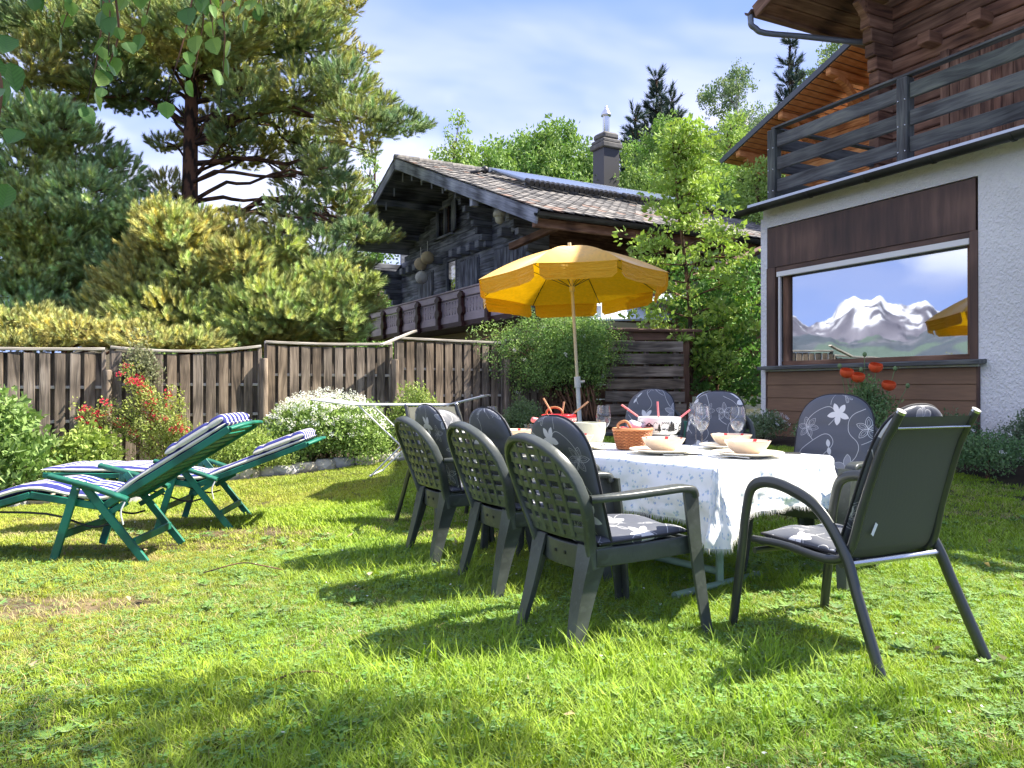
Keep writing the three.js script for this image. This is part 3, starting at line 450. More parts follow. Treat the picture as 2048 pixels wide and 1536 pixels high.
  part('balcony_fascia', [cbx(12.85, 0.36, 0.06, 0.01, 0.45, 3.22, 1.31)], M.balc, C);
  // pierced boards: cut-out drops as real holes
  const sp = new THREE.Shape([new THREE.Vector2(-0.11, 0), new THREE.Vector2(0.11, 0), new THREE.Vector2(0.11, 0.52), new THREE.Vector2(-0.11, 0.52)]);
  for (const [y0, y1] of [[0.05, 0.19], [0.47, 0.31]]) { const hp = new THREE.Path(); hp.moveTo(-0.055, y0); hp.lineTo(0.055, y0); hp.lineTo(0.006, y1); hp.lineTo(-0.006, y1); hp.closePath(); sp.holes.push(hp); }
  const dot = new THREE.Path(); dot.absarc(0, 0.25, 0.03, 0, 6.283); sp.holes.push(dot);
  const pg = new THREE.ExtrudeGeometry(sp, { depth: 0.03, bevelEnabled: false, curveSegments: 6 });
  for (let i = 0; i < 56; i++) part('pierced_board', pg.clone().translate(-5.78 + i * 0.2225, 3.4, 1.29), M.balc, C);
  const pp = [[-0.14, 0], [0.14, 0], [0.14, 0.1], [0.08, 0.14], [0.08, 0.34], [0.17, 0.44], [0.17, 0.56], [0.08, 0.66], [0.08, 0.9], [0.18, 0.94], [0.18, 1.0], [0, 1.1], [-0.18, 1.0], [-0.18, 0.94], [-0.08, 0.9], [-0.08, 0.66], [-0.17, 0.56], [-0.17, 0.44], [-0.08, 0.34], [-0.08, 0.14], [-0.14, 0.1]];
  const ppg = new THREE.ExtrudeGeometry(new THREE.Shape(pp.map(p => new THREE.Vector2(...p))), { depth: 0.1, bevelEnabled: true, bevelSize: 0.015, bevelThickness: 0.015, bevelSegments: 1 });
  for (let k = 0; k < 8; k++) part('carved_post', ppg.clone().translate(-5.9 + 1.8 * k, 3.02, 1.36), M.balcDark, C);
  part('balcony_side', bx(0.06, 1.0, 1.3, -5.95, 3.6, 0.66), M.balc, C);
  // roof
  const zf = 2.44, zb = -11.6, zl = zf - zb, roof = part('roof', [at(bx(10.2, 0.06, zl), E1 / 2, ridge - slope * E1 / 2 - 0.1, (zf + zb) / 2, 0, 0, -an), at(bx(6.0, 0.06, zl), E0 / 2, ridge + slope * E0 / 2 - 0.1, (zf + zb) / 2, 0, 0, an)], M.chars[1], C);
  for (const [a, b] of [[0, E1], [0, E0]]) part('barge_board', beam(V(0, ridge - 0.2, zf), V(b, ridge - slope * Math.abs(b) - 0.2, zf), 0.06, 0.34), M.chars[2], roof);
  for (const x of [-4, -2, 0, 2.4, 4.2, 5.9]) { part('purlin', cbx(0.2, 0.24, 2.6, 0.015, x, ry(x) - 0.32, zf - 1.3), M.chars[1], roof); }
  for (let i = 0; i < 9; i++) { const x = -3.6 + i * 0.85; part('purlin_end', cbx(0.05, 0.3, 0.04, 0.008, x, ry(x) - 0.5, zf - 0.35), M.chars[2], roof); }
  part('eave_beam', cbx(0.14, 0.22, zl, 0.015, E1 - 0.2, ry(E1) - 0.3, (zf + zb) / 2), M.brown, roof);
  const hp = []; for (let i = 0; i <= 8; i++) { const a = Math.PI + i / 8 * Math.PI; hp.push([Math.cos(a) * 0.11, Math.sin(a) * 0.11]); } for (let i = 8; i >= 0; i--) { const a = Math.PI + i / 8 * Math.PI; hp.push([Math.cos(a) * 0.1, Math.sin(a) * 0.1]); }
  part('gutter', sweep([V(E1 + 0.1, ry(E1) - 0.12, zf + 0.1), V(E1 + 0.1, ry(E1) - 0.12, zb)], hp, V(0, 1, 0)), M.gutter, roof);
  part('outrigger', cbx(0.16, 0.2, 0.2, 0.01, 5.9, ry(5.9) - 0.5, zf - 0.1), M.char, roof);
  for (const z of [1.2, -2.5, -6]) part('strut', beam(V(5.95, ry(5.95) - 1.6, z), V(8.9, ry(8.9) - 0.3, z), 0.16, 0.18), M.browns[1], roof);
  // tiles: rows down the slope we see
  const tw = 0.3, tl = 0.4, L1 = E1 / Math.cos(an), cells = [];
  const tg = (() => { const rings = []; for (const s of [0, 1]) { const z = s * tl * 1.12; const up = s ? 0.0 : 0.03; rings.push([[-0.15, 0], [-0.12, 0.035], [-0.05, 0.018], [0.1, 0.018], [0.15, 0.03], [0.15, 0.01], [-0.15, -0.018]].map(([a, b]) => V(z, b + 0.03 - up * 0.6, a))); } return loft(rings, true, true); })();
  for (let r = 0; r * tl < L1; r++) for (let c = 0; c * tw < zl; c++) cells.push([r, c]);
  const place = ([r, c]) => { const q = r * tl; return new THREE.Matrix4().makeTranslation(q * Math.cos(an), ridge - q * Math.sin(an) - 0.02, zf - 0.1 - c * tw).multiply(new THREE.Matrix4().makeRotationFromEuler(new THREE.Euler(0, rr(-0.02, 0.02), -an + rr(-0.015, 0.015)))); };
  cells.sort((a, b) => (b[0] * 1.0 - b[1] * 0.62) - (a[0] * 1.0 - a[1] * 0.62)); const rest = [[], [], [], []];
  cells.forEach((c, i) => { const mt = fbm(c[0] * 0.35, c[1] * 0.3, 2, 3), k = rnd() < 0.04 + (c[0] > 19 ? 0.2 * mt : 0) ? 3 : Math.floor(rr(0, 3)); const m4 = place(c); if (i < 300) { const o = part('roof_tile', tg, M.tile[k], roof); m4.decompose(o.position, o.quaternion, o.scale); } else rest[k].push(tg.clone().applyMatrix4(m4)); });
  rest.forEach((l, k) => { const o = part('roof_tiles_beyond', l, M.tile[k], roof); o.userData.kind = 'stuff'; });
  const back = []; for (let r = 0; r * tl < 6; r++) for (let c = 0; c < 3; c++) back.push(tg.clone().rotateY(Math.PI).applyMatrix4(new THREE.Matrix4().makeTranslation(-r * tl * Math.cos(an), ridge - r * tl * Math.sin(an) - 0.02, zf - 0.1 - c * tw).multiply(new THREE.Matrix4().makeRotationZ(an)))); part('roof_tiles_far_slope', back, M.tile[1], roof).userData.kind = 'stuff';
  for (let c = 0; c * 0.42 < zl; c++) part('ridge_tile', at(new THREE.CylinderGeometry(0.15, 0.17, 0.46, 8, 1, false), 0, ridge - 0.02, zf - 0.2 - c * 0.42, Math.PI / 2), M.tile[c % 3], roof);
  // chimney
  const ch = part('chimney', [bx(0.74, 2.9, 0.74, 0.15, ridge + 0.3, -6.3)], new THREE.MeshStandardMaterial({ color: lin(0.04, 0.038, 0.04), roughness: 0.45 }), roof);
  part('chimney_cap', [cbx(0.94, 0.2, 0.94, 0.03, 0.15, ridge + 1.62, -6.3), cbx(0.85, 0.16, 0.85, 0.04, 0.15, ridge + 1.8, -6.3), cbx(0.76, 0.28, 0.76, 0.08, 0.15, ridge + 2.02, -6.3)], M.tile[1], ch);
  part('flue_pipe', at(lathe([[0, 0], [0.13, 0], [0.13, 0.7], [0.15, 0.72], [0.2, 0.74], [0.2, 0.8], [0.12, 0.95], [0.06, 1.02], [0.05, 1.12], [0, 1.12]], 16), 0.15, ridge + 2.14, -6.3), M.steel, ch);
  // solar collector lying on the tiles
  const sc = thing('solar_collector', 'long evacuated tube solar collector lying on the tiled chalet roof', 'solar collector', [-1.86, 0, -27.5], T);
  const ps = (x, z, u) => V(x, ry(x) + u, z);
  part('header_pipe', beam(ps(2.35, 0.1, 0.22), ps(2.35, -11, 0.22), 0.18, 0.16), M.zinc, sc);
  const tubes = []; for (let i = 0; i < 60; i++) { const z = -0.05 - i * 0.182; if (i % 20 === 19) continue; tubes.push(tube([ps(2.45, z, 0.26), ps(4.7, z, 0.26)], 0.07, 7)); } part('vacuum_tubes', tubes, new THREE.MeshPhysicalMaterial({ color: lin(0.28, 0.34, 0.44), metalness: 0.6, roughness: 0.15 }), sc).userData.kind = 'stuff';
  const caps = []; for (let i = 0; i < 60; i++) { const z = -0.05 - i * 0.182; if (i % 20 === 19) continue; caps.push(tube([ps(4.68, z, 0.25), ps(4.98, z, 0.22)], 0.086, 7)); } part('end_caps', caps, M.black, sc).userData.kind = 'stuff';
  part('foot_rail', beam(ps(4.7, 0.05, 0.14), ps(4.7, -11, 0.14), 0.05, 0.05), M.zinc, sc); part('pipe_joint', [at(new THREE.SphereGeometry(0.13, 10, 8), 2.35, ry(2.35) + 0.22, 0.2), tube([ps(2.35, 0.2, 0.22), ps(2.5, 0.5, 0.16), ps(2.4, 0.75, 0.05)], 0.06, 7, 8)], M.black, sc);
  // small things hung on the chalet
  const loc = (x, y, z) => { const v = V(x, y, z).applyAxisAngle(V(0, 1, 0), T); return [v.x - 1.86, v.y, v.z - 27.5]; };
  const lab = ['amber paper globe lantern hanging leftmost of the upper pair on chalet wall', 'amber paper globe lantern hanging higher beside the chalet doorway', 'white globe lantern hanging lowest of the three on chalet wall'];
  [[-1.85, 5.72, 0.75], [-1.2, 5.85, 0.75], [-1.75, 5.2, 0.75]].forEach((p, i) => { const l = thing('globe_lantern', lab[i], 'lantern', loc(...p), T, 'globe lanterns on the dark chalet'); const gs = []; for (let k = 0; k <= 18; k++) { const a = -Math.PI / 2 + k / 18 * Math.PI; gs.push([Math.max(0.001, Math.cos(a) * (0.24 + (k % 2) * 0.006)), Math.sin(a) * 0.24]); } part('shade', lathe(gs, 20), new THREE.MeshStandardMaterial({ color: [lin(0.62, 0.52, 0.34), lin(0.6, 0.5, 0.3), lin(0.72, 0.72, 0.66)][i], roughness: 0.8 }), l); part('cord', tube([V(0, 0.24, 0), V(0, 0.62, 0)], 0.012, 5), M.white, l); });
  const ol = thing('outdoor_lamp', 'white bulkhead lamp hanging under the chalet roof corner', 'lamp', loc(4.9, 6.15, 1.0), T); part('housing', at(lathe([[0, 0.22], [0.16, 0.2], [0.2, 0.1], [0.2, 0], [0.12, 0]], 18), 0, 0, 0), M.white, ol); part('globe', at(new THREE.SphereGeometry(0.15, 16, 12), 0, -0.08, 0), new THREE.MeshStandardMaterial({ color: lin(0.7, 0.7, 0.62), roughness: 0.3 }), ol); part('stem', tube([V(0, 0.2, 0), V(0, 0.85, 0)], 0.04, 6), M.char, ol);
  const bf = thing('hanging_bottle', 'clear bottle feeder hanging under the chalet side eave', 'bottle', loc(8.6, 3.75, 0.2), T); part('bottle', at(lathe([[0, 0], [0.11, 0], [0.12, 0.05], [0.12, 0.32], [0.05, 0.42], [0.05, 0.48], [0, 0.48]], 14), 0, 0, 0), M.glass, bf); part('hook', tube([V(0, 0.48, 0), V(0, 0.9, 0), V(-0.2, 1.0, 0), V(-0.5, 0.95, 0), V(-0.8, 0.7, 0)], 0.015, 5, 14), M.steel, bf);
}

// ---------- honey-coloured chalet up the slope ----------
{
  const T = -61 * Math.PI / 180, C = thing('upper_chalet', 'honey coloured timber chalet roof rising behind the terrace railing', 'chalet', [11.4, 0, -25.6], T), sl = 0.41, R = 12.55, an = Math.atan(sl), ry = x => R - sl * Math.abs(x);
  for (let i = 0; i < 30; i++) { const y = 4.2 + i * 0.27, w = Math.min(4.6, (R - 0.3 - y) / sl - 0.1); if (w < 0.2) break; part('wall_board', cbx(2 * w, 0.26, 0.12, 0.02, 0, y, -2.0, i), M.honey, C); }
  part('lower_wall', bx(9.2, 4.5, 8, 0, 2, -6.1), M.stucco, C);
  part('side_wall', bx(0.15, 6, 8, -4.55, 7, -6.1), M.honey, C);
  const roof = part('roof', [at(bx(6.5, 0.1, 11), 3.0, R - sl * 3 + 0.1, -5.4, 0, 0, -an), at(bx(6.5, 0.1, 11), -3.0, R - sl * 3 + 0.1, -5.4, 0, 0, an)], M.slate, C);
  for (let i = 0; i < 24; i++) for (const s of [-1, 1]) part('soffit_board', at(cbx(0.235, 0.04, 10.8, 0.012), s * (0.13 + i * 0.25), R - sl * (0.13 + i * 0.25) + 0.02, -5.4, 0, 0, -s * an), M.honey, roof);
  for (const s of [-1, 1]) part('barge_board', beam(V(0, R + 0.12, 0.08), V(s * 6.1, ry(6.1) + 0.1, 0.08), 0.05, 0.2), M.slate, roof);
  for (const x of [-5.2, -3.1, -1.0, 1.0, 3.1]) { part('purlin', cbx(0.22, 0.26, 3, 0.03, x, ry(x) - 0.16, -1.45), M.honey, roof); part('console', sweep(curve([V(x, ry(x) - 1.3, -1.95), V(x, ry(x) - 1.0, -1.7), V(x, ry(x) - 0.75, -1.25), V(x, ry(x) - 0.4, -0.8), V(x, ry(x) - 0.3, -0.4)], 12), rectProf(0.2, 0.24, 0.02), V(1, 0, 0)), M.honey, roof); }
  for (let c = 0; c < 20; c++) part('verge_tile', at(cbx(0.34, 0.04, 0.3, 0.01), -0.17 - c * 0.3, R + 0.22 - sl * (0.17 + c * 0.3), -0.05, 0, 0, an + 0.06), M.slate, roof);
}
// ---------- fence ----------
{
  const T = 29 * Math.PI / 180, fx = 0.875, fd = 0.485;
  const defs = [ // start (in panel lengths from the first post), length, top left/mid/right, label
    [-2, 1.9, 1.5, 1.49, 1.52, 'fence section at the far left end beyond the pale leafy bush', -0.33],
    [-1, 1.9, 1.56, 1.56, 1.58, 'weathered fence section behind the pale shrub at far left', -0.2],
    [0, 1.9, 1.605, 1.575, 1.665, 'weathered fence section with sagging cap behind the red flowering bush', -0.1],
    [1, 1.9, 1.725, 1.72, 1.75, 'weathered fence section behind the white flowering shrub', 0.02],
    [2, 1.9, 1.84, 1.825, 1.815, 'tallest weathered fence section under the carved chalet balcony', 0.12],
    [3, 1.3, 1.87, 1.87, 1.87, 'narrow fence section half hidden under the rose bush', 0.2]];
  const gv = [0, 1, 2].map(k => k);
  defs.forEach(([s, L, tl, tm, tr, label, base], pi) => {
    const x0 = FENCE.x + fx * 1.9 * s, d0 = FENCE.d + fd * 1.9 * s, P = thing('fence', label, 'fence', [x0, 0, -d0], T, 'sections of the garden fence');
    const top = u => { const t = u / L; return tl * (1 - t) * (1 - 2 * t) + tm * 4 * t * (1 - t) + tr * t * (2 * t - 1); };
    const n = Math.round(L / 0.168);
    for (let i = 0; i < n; i++) for (const b of [0, 1]) {
      const u = 0.1 + (i + (b ? 0.5 : 0)) * (L - 0.14) / n, h = top(u) - base - 0.03 - rr(0, 0.015), w = 0.118 + rr(-0.006, 0.006);
      const g = cbx(w, h, 0.016, 0.003, 0, 0, 0, rr(0, 9)); const p = g.attributes.position, bow = rr(-0.012, 0.012), tw = rr(-0.05, 0.05); for (let k = 0; k < p.count; k++) p.setX(k, p.getX(k) + tw * 0.08 * (p.getY(k) / h)); 
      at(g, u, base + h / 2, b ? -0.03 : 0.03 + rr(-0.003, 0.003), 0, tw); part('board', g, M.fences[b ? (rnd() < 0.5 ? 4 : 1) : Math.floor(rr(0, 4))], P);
    }
    for (const f of [0.22, 0.5, 0.74]) part('rail', cbx(L - 0.08, 0.038, 0.034, 0.003, L / 2, base + (tm - base) * f, 0, f * 9), M.fenceCap, P);
    const cp = []; for (let k = 0; k <= 10; k++) cp.push(V(0.03 + k / 10 * (L - 0.06), top(k / 10 * L) + 0.005, 0)); const cg = sweep(cp, rectProf(0.1, 0.035, 0.004), V(0, 1, 0)); const uu = cg.attributes.uv; for (let k = 0; k < uu.count; k++) uu.setXY(k, uu.getY(k), uu.getX(k)); part('cap', cg, M.fenceCap, P);
    for (const u of [0.045, L - 0.045]) part('stile', cbx(0.05, top(u) - base - 0.02, 0.06, 0.004, u, (top(u) + base) / 2, 0.0, u * 3), M.fences[0], P);
  });
  const pl = ['round fence post left of the red flowering bush', 'round fence post behind the near lounger pillow', 'round fence post above the clothes airer', 'round fence post beside the rose bush'];
  for (let k = 0; k < 4; k++) { const x = FENCE.x + fx * 1.9 * k, d = FENCE.d + fd * 1.9 * k, ht = [1.32, 1.5, 1.52, 1.55][k]; const rings = []; for (let j = 0; j <= 5; j++) { const r = [0.062, 0.06, 0.058, 0.057, 0.056, 0.05][j], y = [-0.4, 0, 0.5, 1, ht - 0.02, ht][j]; rings.push(Array.from({ length: 12 }, (_, i) => V(Math.cos(-i / 12 * 6.283) * r * (1 + 0.05 * vnoise(i, k)), y, Math.sin(-i / 12 * 6.283) * r))); } const g = loft(rings.map(r => r.slice()), true); const u = g.attributes.uv; for (let i = 0; i < u.count; i++) u.setXY(i, u.getY(i), u.getX(i)); single('fence_post', g, M.fences[2], pl[k], 'fence post', [x + 0.04, 0, -d + 0.09], k, 'round posts of the garden fence'); }
  single('loose_lath', beam(V(-1.9, 1.72, -11.2), V(-1.45, 1.95, -11.55), 0.1, 0.03), M.fenceCap, 'pale loose lath lying on top of the fence', 'lath');
}
// ---------- things standing behind the table ----------
{
  const S = thing('plank_screen', 'grey weathered screen of wide horizontal planks beside the young tree', 'plank screen', [2.2, 0, -12.6], 4 * Math.PI / 180);
  for (let i = 0; i < 8; i++) part('plank', at(cbx(1.34 + i * 0.02 - 0.1, 0.17, 0.03, 0.004, 0, 0, 0, i * 0.8), -0.02 + rr(-0.01, 0.01), 1.77 - i * 0.205, 0.02, 0, 0, rr(-0.008, 0.008)), M.fences[i % 4], S);
  for (const x of [-0.52, 0, 0.5]) part('upright', cbx(0.08, 1.75, 0.04, 0.004, x, 0.95, -0.02), M.fences[4], S);
  const sh0 = thing('log_shelter', 'low dark shelter roof behind the plank screen', 'shelter', [2.0, 0, -13.3], 8 * Math.PI / 180);
  part('roof_board', at(cbx(2.2, 0.05, 1.0, 0.01), 0.05, 2.1, 0, 0.1), M.browns[1], sh0); part('front_beam', cbx(2.0, 0.14, 0.08, 0.01, 0.05, 1.96, 0.4), M.brown, sh0); for (const x of [-0.8, 0.9]) part('post', cbx(0.12, 2.0, 0.12, 0.01, x, 1.0, 0.35), M.brown, sh0); for (let i = 0; i < 6; i++) part('back_board', cbx(1.9, 0.24, 0.03, 0.004, 0.05, 0.5 + i * 0.26, -0.4, i), M.brown, sh0);
  const gl = thing('log_pile', 'stack of split dark logs behind the narrow fence panel', 'log pile', [0.95, 0.25, -13.1], 0.25); for (let i = 0; i < 7; i++) for (let k = 0; k < 6; k++) part('log', at(new THREE.CylinderGeometry(0.07 + rnd() * 0.02, 0.075, 0.5, 8), -0.5 + k * 0.17 + (i % 2) * 0.08, 0.08 + i * 0.14, 0, Math.PI / 2), M.browns[(i + k) % 2], gl);
  // timber outbuilding left of the white house
  const O = thing('outbuilding', 'dark plank outbuilding with sloping roof and white plinth beside the house', 'shed', [5.1, 0, -15.6], 10 * Math.PI / 180);
  const top = x => 2.85 + (x + 2.2) * 0.42;
  for (let i = 0; i < 19; i++) { const y = 1.0 + i * 0.165; let x0 = -1.9; while (top(x0) < y + 0.1) x0 += 0.05; if (x0 > 1.4) break; part('plank', at(cbx(1.9 - x0, 0.175, 0.03, 0.004, 0, 0, 0, i * 0.7), (1.9 + x0) / 2, y, 0, -0.05), M.browns[1], O); }
  part('plinth', bx(3.8, 1.2, 0.2, 0, 0.32, -0.08), M.stucco, O); part('roof', at(cbx(4.8, 0.08, 2.6, 0.01), 0.1, top(0.1) + 0.12, -0.9, 0, 0, Math.atan(0.42)), M.browns[1], O); part('barge_board', at(cbx(4.8, 0.16, 0.05, 0.006), 0.1, top(0.1) + 0.02, 0.36, 0, 0, Math.atan(0.42)), M.char, O);
  part('side_wall', bx(0.1, 2.0, 2.2, -1.9, 1.3, -1.15), M.browns[1], O);
  // white slatted pergola of the neighbour
  const Pg = thing('slatted_balcony', 'white metal slatted balcony rail behind the young tree', 'railing', [6.7, 0, -22.5], -61 * Math.PI / 180);
  for (let i = 0; i < 7; i++) part('slat', cbx(0.05, 0.06, 4.6, 0.01, 0, 3.5 + i * 0.24, 0), M.white, Pg); for (const z of [-1.8, 0.2, 2]) part('upright', cbx(0.09, 2.0, 0.09, 0.01, 0.05, 4.1, z), M.white, Pg); part('floor', bx(1.6, 0.15, 4.6, -0.8, 3.25, 0), M.balcDark, Pg); for (const z of [-2, 2]) part('leg', bx(0.14, 3.4, 0.14, -0.1, 1.5, z), M.white, Pg);
  const gr = thing('poly_roof', 'pale blue grey sheet roof glimpsed under the umbrella rim', 'roof', [3.6, 0, -17], -0.2); part('sheet', at(bx(3.6, 0.04, 2.2), 0, 2.9, 0, 0.35), new THREE.MeshStandardMaterial({ color: lin(0.5, 0.58, 0.62), roughness: 0.5 }), gr); for (const x of [-1.6, 1.6]) part('post', bx(0.1, 2.9, 0.1, x, 1.4, 0.8), M.white, gr);
}
// edging stones and pebbles
{
  const stoneG = k => { const g = new THREE.IcosahedronGeometry(1, 2); const p = g.attributes.position; for (let i = 0; i < p.count; i++) { const v = V(p.getX(i), p.getY(i), p.getZ(i)); const s = 0.72 + 0.55 * fbm(v.x * 1.3 + k * 7, v.y * 1.3, v.z * 1.3, 3); p.setXYZ(i, v.x * s, clamp(v.y * s, -0.6, 0.5), v.z * s); } g.computeVertexNormals(); return g; };
  const gs = [0, 1, 2, 3].map(stoneG); let n = 0;
  for (let k = 0; k < 34; k++) {
    const s = -1.9 + k * 0.245 + rr(-0.04, 0.04), off = -1.04 + 0.1 * Math.sin(s * 1.2) + rr(-0.05, 0.05), x = FENCE.x + 0.875 * s * 1 + 0.485 * -off * 1, d = FENCE.d + 0.485 * s + 0.875 * off;
    const m = sh(new THREE.Mesh(gs[k % 4], M.stone[k % 3])); m.name = numbered('edging_stone'); m.scale.set(rr(0.13, 0.21), rr(0.1, 0.16), rr(0.09, 0.14)); m.position.set(x, land(x, d) + 0.055, -d); m.rotation.y = 0.5 + rr(-0.4, 0.4); tag(m, 'pale rough edging stone in the row along the fence bed', 'stone', 'edging stones along the fence bed'); scene.add(m);
  }
  for (const [x, d, s, l] of [[3.55, 7.6, 0.3, 'flat grey slate slab edging the flower bed by the house'], [-3.9, 8.0, 0.16, 'largest pale stone beside the leafy bush at far left']]) { const m = sh(new THREE.Mesh(gs[1], M.stone[1])); m.name = numbered('edging_stone'); m.scale.set(s, 0.13, s * 0.5); m.position.set(x, land(x, d) + 0.03, -d); m.rotation.y = 1.0; tag(m, l, 'stone', 'edging stones along the fence bed'); scene.add(m); }
}
const PADS = {'main': [[-13.41, 12.0, 22.84, 1.78, 0.67], [-13.93, 10.49, 22.25, 1.01, 0.46], [-12.75, 11.34, 23.54, 1.68, 0.61], [-10.57, 11.68, 22.48, 1.61, 0.88], [-8.66, 11.5, 22.09, 1.58, 0.79], [-12.15, 10.43, 23.57, 1.38, 0.46], [-11.64, 12.09, 25.84, 1.34, 0.67], [-16.18, 12.86, 25.32, 0.99, 0.49], [-12.81, 13.44, 25.17, 1.47, 0.65], [-6.86, 11.97, 22.78, 1.48, 0.74], [-6.18, 11.61, 24.16, 1.1, 0.78], [-6.34, 9.99, 23.02, 1.12, 0.6], [-4.89, 10.04, 22.56, 0.81, 0.66], [-4.4, 8.76, 22.27, 1.08, 0.4], [-3.46, 8.93, 22.74, 0.74, 0.24], [-3.09, 9.99, 25.88, 0.37, 0.15], [-7.67, 9.69, 25.45, 1.07, 0.63], [-6.32, 8.92, 25.35, 0.82, 0.63], [-9.11, 11.87, 25.32, 1.32, 0.69], [-7.71, 9.7, 22.65, 0.88, 0.53], [-7.58, 12.46, 23.16, 1.35, 0.45], [-5.96, 12.98, 24.56, 0.72, 0.56], [-9.73, 11.09, 25.02, 0.97, 0.65], [-8.86, 8.98, 25.56, 1.0, 0.4], [-7.07, 8.02, 25.67, 0.75, 0.53], [-5.31, 7.44, 22.18, 0.58, 0.46], [-5.31, 7.53, 24.47, 0.64, 0.38], [-5.85, 6.65, 24.76, 0.88, 0.64], [-7.01, 6.64, 24.03, 0.62, 0.53], [-4.46, 5.69, 22.58, 0.73, 0.26], [-3.94, 5.83, 23.88, 0.47, 0.14], [-5.82, 4.92, 22.19, 1.08, 0.72], [-5.62, 4.97, 25.91, 0.93, 0.54], [-10.21, 9.83, 25.61, 0.75, 0.5], [-11.7, 10.14, 24.21, 0.79, 0.35], [-5.01, 12.59, 23.12, 0.45, 0.21], [-5.09, 12.24, 25.8, 0.47, 0.2], [-4.25, 10.1, 24.32, 0.55, 0.22], [-4.82, 9.02, 25.68, 0.3, 0.17], [-5.37, 7.15, 25.53, 0.6, 0.36], [-10.83, 7.34, 24.04, 0.62, 0.41], [-8.65, 8.85, 23.62, 0.61, 0.34], [-11.01, 8.87, 24.44, 0.48, 0.22], [-14.06, 10.26, 23.7, 0.92, 0.37]], 'blue': [[-13.15, 8.49, 21.69, 1.06, 0.59], [-13.93, 7.47, 22.03, 1.0, 0.72], [-13.2, 8.2, 23.25, 1.21, 0.75], [-13.4, 6.03, 21.4, 1.18, 0.72], [-11.94, 6.38, 21.41, 1.11, 0.72], [-11.76, 7.39, 22.8, 0.74, 0.62], [-14.04, 4.74, 21.97, 1.36, 0.86], [-12.82, 5.13, 22.58, 1.39, 0.88], [-11.2, 5.62, 22.43, 1.09, 0.73], [-13.99, 3.61, 22.12, 1.58, 0.79], [-12.83, 4.1, 23.69, 1.54, 0.85], [-14.19, 8.66, 21.77, 0.71, 0.42], [-15.26, 6.53, 22.29, 0.87, 1.16], [-12.93, 8.95, 21.79, 0.57, 0.31], [-14.88, 2.8, 22.82, 1.19, 0.59], [-13.34, 4.21, 22.24, 1.16, 0.72], [-11.39, 4.76, 22.1, 1.0, 0.65], [-10.42, 5.97, 21.72, 0.78, 0.51], [-13.43, 3.11, 22.89, 1.34, 0.59], [-10.95, 3.4, 21.51, 0.98, 0.63], [-10.49, 4.5, 22.3, 1.01, 0.65], [-14.95, 5.79, 22.94, 1.04, 0.74], [-12.84, 5.66, 21.63, 0.98, 0.63]], 'low': [[-9.45, 5.66, 20.96, 0.75, 0.49], [-9.12, 4.88, 21.15, 1.17, 0.69], [-8.52, 5.19, 22.09, 0.86, 0.52], [-9.91, 4.04, 21.07, 1.23, 0.68], [-8.49, 3.84, 21.64, 1.41, 0.77], [-7.21, 4.53, 22.47, 1.02, 0.73], [-6.46, 3.17, 20.54, 1.33, 0.73], [-9.21, 3.03, 20.45, 1.46, 0.66], [-5.2, 3.2, 20.85, 1.08, 0.61], [-4.66, 3.62, 22.14, 0.79, 0.46], [-6.0, 2.73, 21.78, 1.27, 0.51], [-7.78, 2.66, 20.87, 1.49, 0.54], [-10.74, 2.95, 21.09, 1.37, 0.62], [-4.09, 3.86, 20.73, 0.47, 0.24], [-6.45, 5.2, 21.4, 0.63, 0.49], [-4.43, 2.69, 20.4, 0.53, 0.34], [-11.4, 2.83, 21.3, 1.24, 0.5], [-10.55, 3.67, 21.41, 0.97, 0.56], [-8.98, 5.14, 20.37, 0.73, 0.48], [-8.57, 5.46, 20.98, 0.61, 0.41], [-7.76, 5.58, 21.57, 0.56, 0.39], [-7.18, 3.64, 21.11, 0.96, 0.62], [-5.95, 3.91, 21.61, 0.98, 0.59], [-8.61, 4.17, 20.58, 0.8, 0.53], [-7.32, 4.53, 20.73, 0.81, 0.54], [-11.77, 2.5, 20.5, 1.2, 0.35], [-5.01, 4.06, 21.21, 0.69, 0.41], [-6.62, 4.17, 21.96, 0.86, 0.57]], 'hedge': [[-11.92, 2.53, 17.59, 0.91, 0.34], [-11.01, 2.57, 17.77, 0.92, 0.3], [-9.87, 2.4, 17.38, 0.9, 0.25], [-9.15, 2.31, 17.75, 0.81, 0.23], [-11.04, 2.18, 17.1, 1.0, 0.2], [-8.13, 2.23, 17.29, 0.9, 0.2], [-7.39, 2.21, 17.67, 0.8, 0.18]]};
// ---------- plants ----------
// one leaf: folded blade of 4 triangles, unit length along +y
function leafShape(w, fold = 0.25, tip = 1) { const h = fold * w; return { v: [[0, 0, 0], [-w, 0.42, h], [0, 0.45, 0], [w, 0.42, h], [0, tip, 0]], t: [[0, 2, 1], [0, 3, 2], [1, 2, 4], [2, 3, 4]] }; }
function leafSpray(n, radius, size, w, q, flat = 1) {
  const s = leafShape(w), pos = [], uv = [], o = new THREE.Object3D();
  for (let k = 0; k < n; k++) {
    const d = V(q() * 2 - 1, q() * 2 - 1, q() * 2 - 1).normalize().multiplyScalar(radius * Math.cbrt(q())); d.y *= flat;
    o.position.copy(d); o.rotation.set(q() * 2.6 - 0.4, q() * 6.28, q() * 2 - 1); o.scale.setScalar(size * (0.7 + 0.6 * q())); o.updateMatrix();
    for (const t of s.t) for (const i of t) { const p = V(...s.v[i]).applyMatrix4(o.matrix); pos.push(p.x, p.y, p.z); uv.push(0, 0); }
  }
  const g = new THREE.BufferGeometry(); g.setAttribute('position', new THREE.Float32BufferAttribute(pos, 3)); g.setAttribute('uv', new THREE.Float32BufferAttribute(uv, 2)); g.computeVertexNormals(); return g;
}
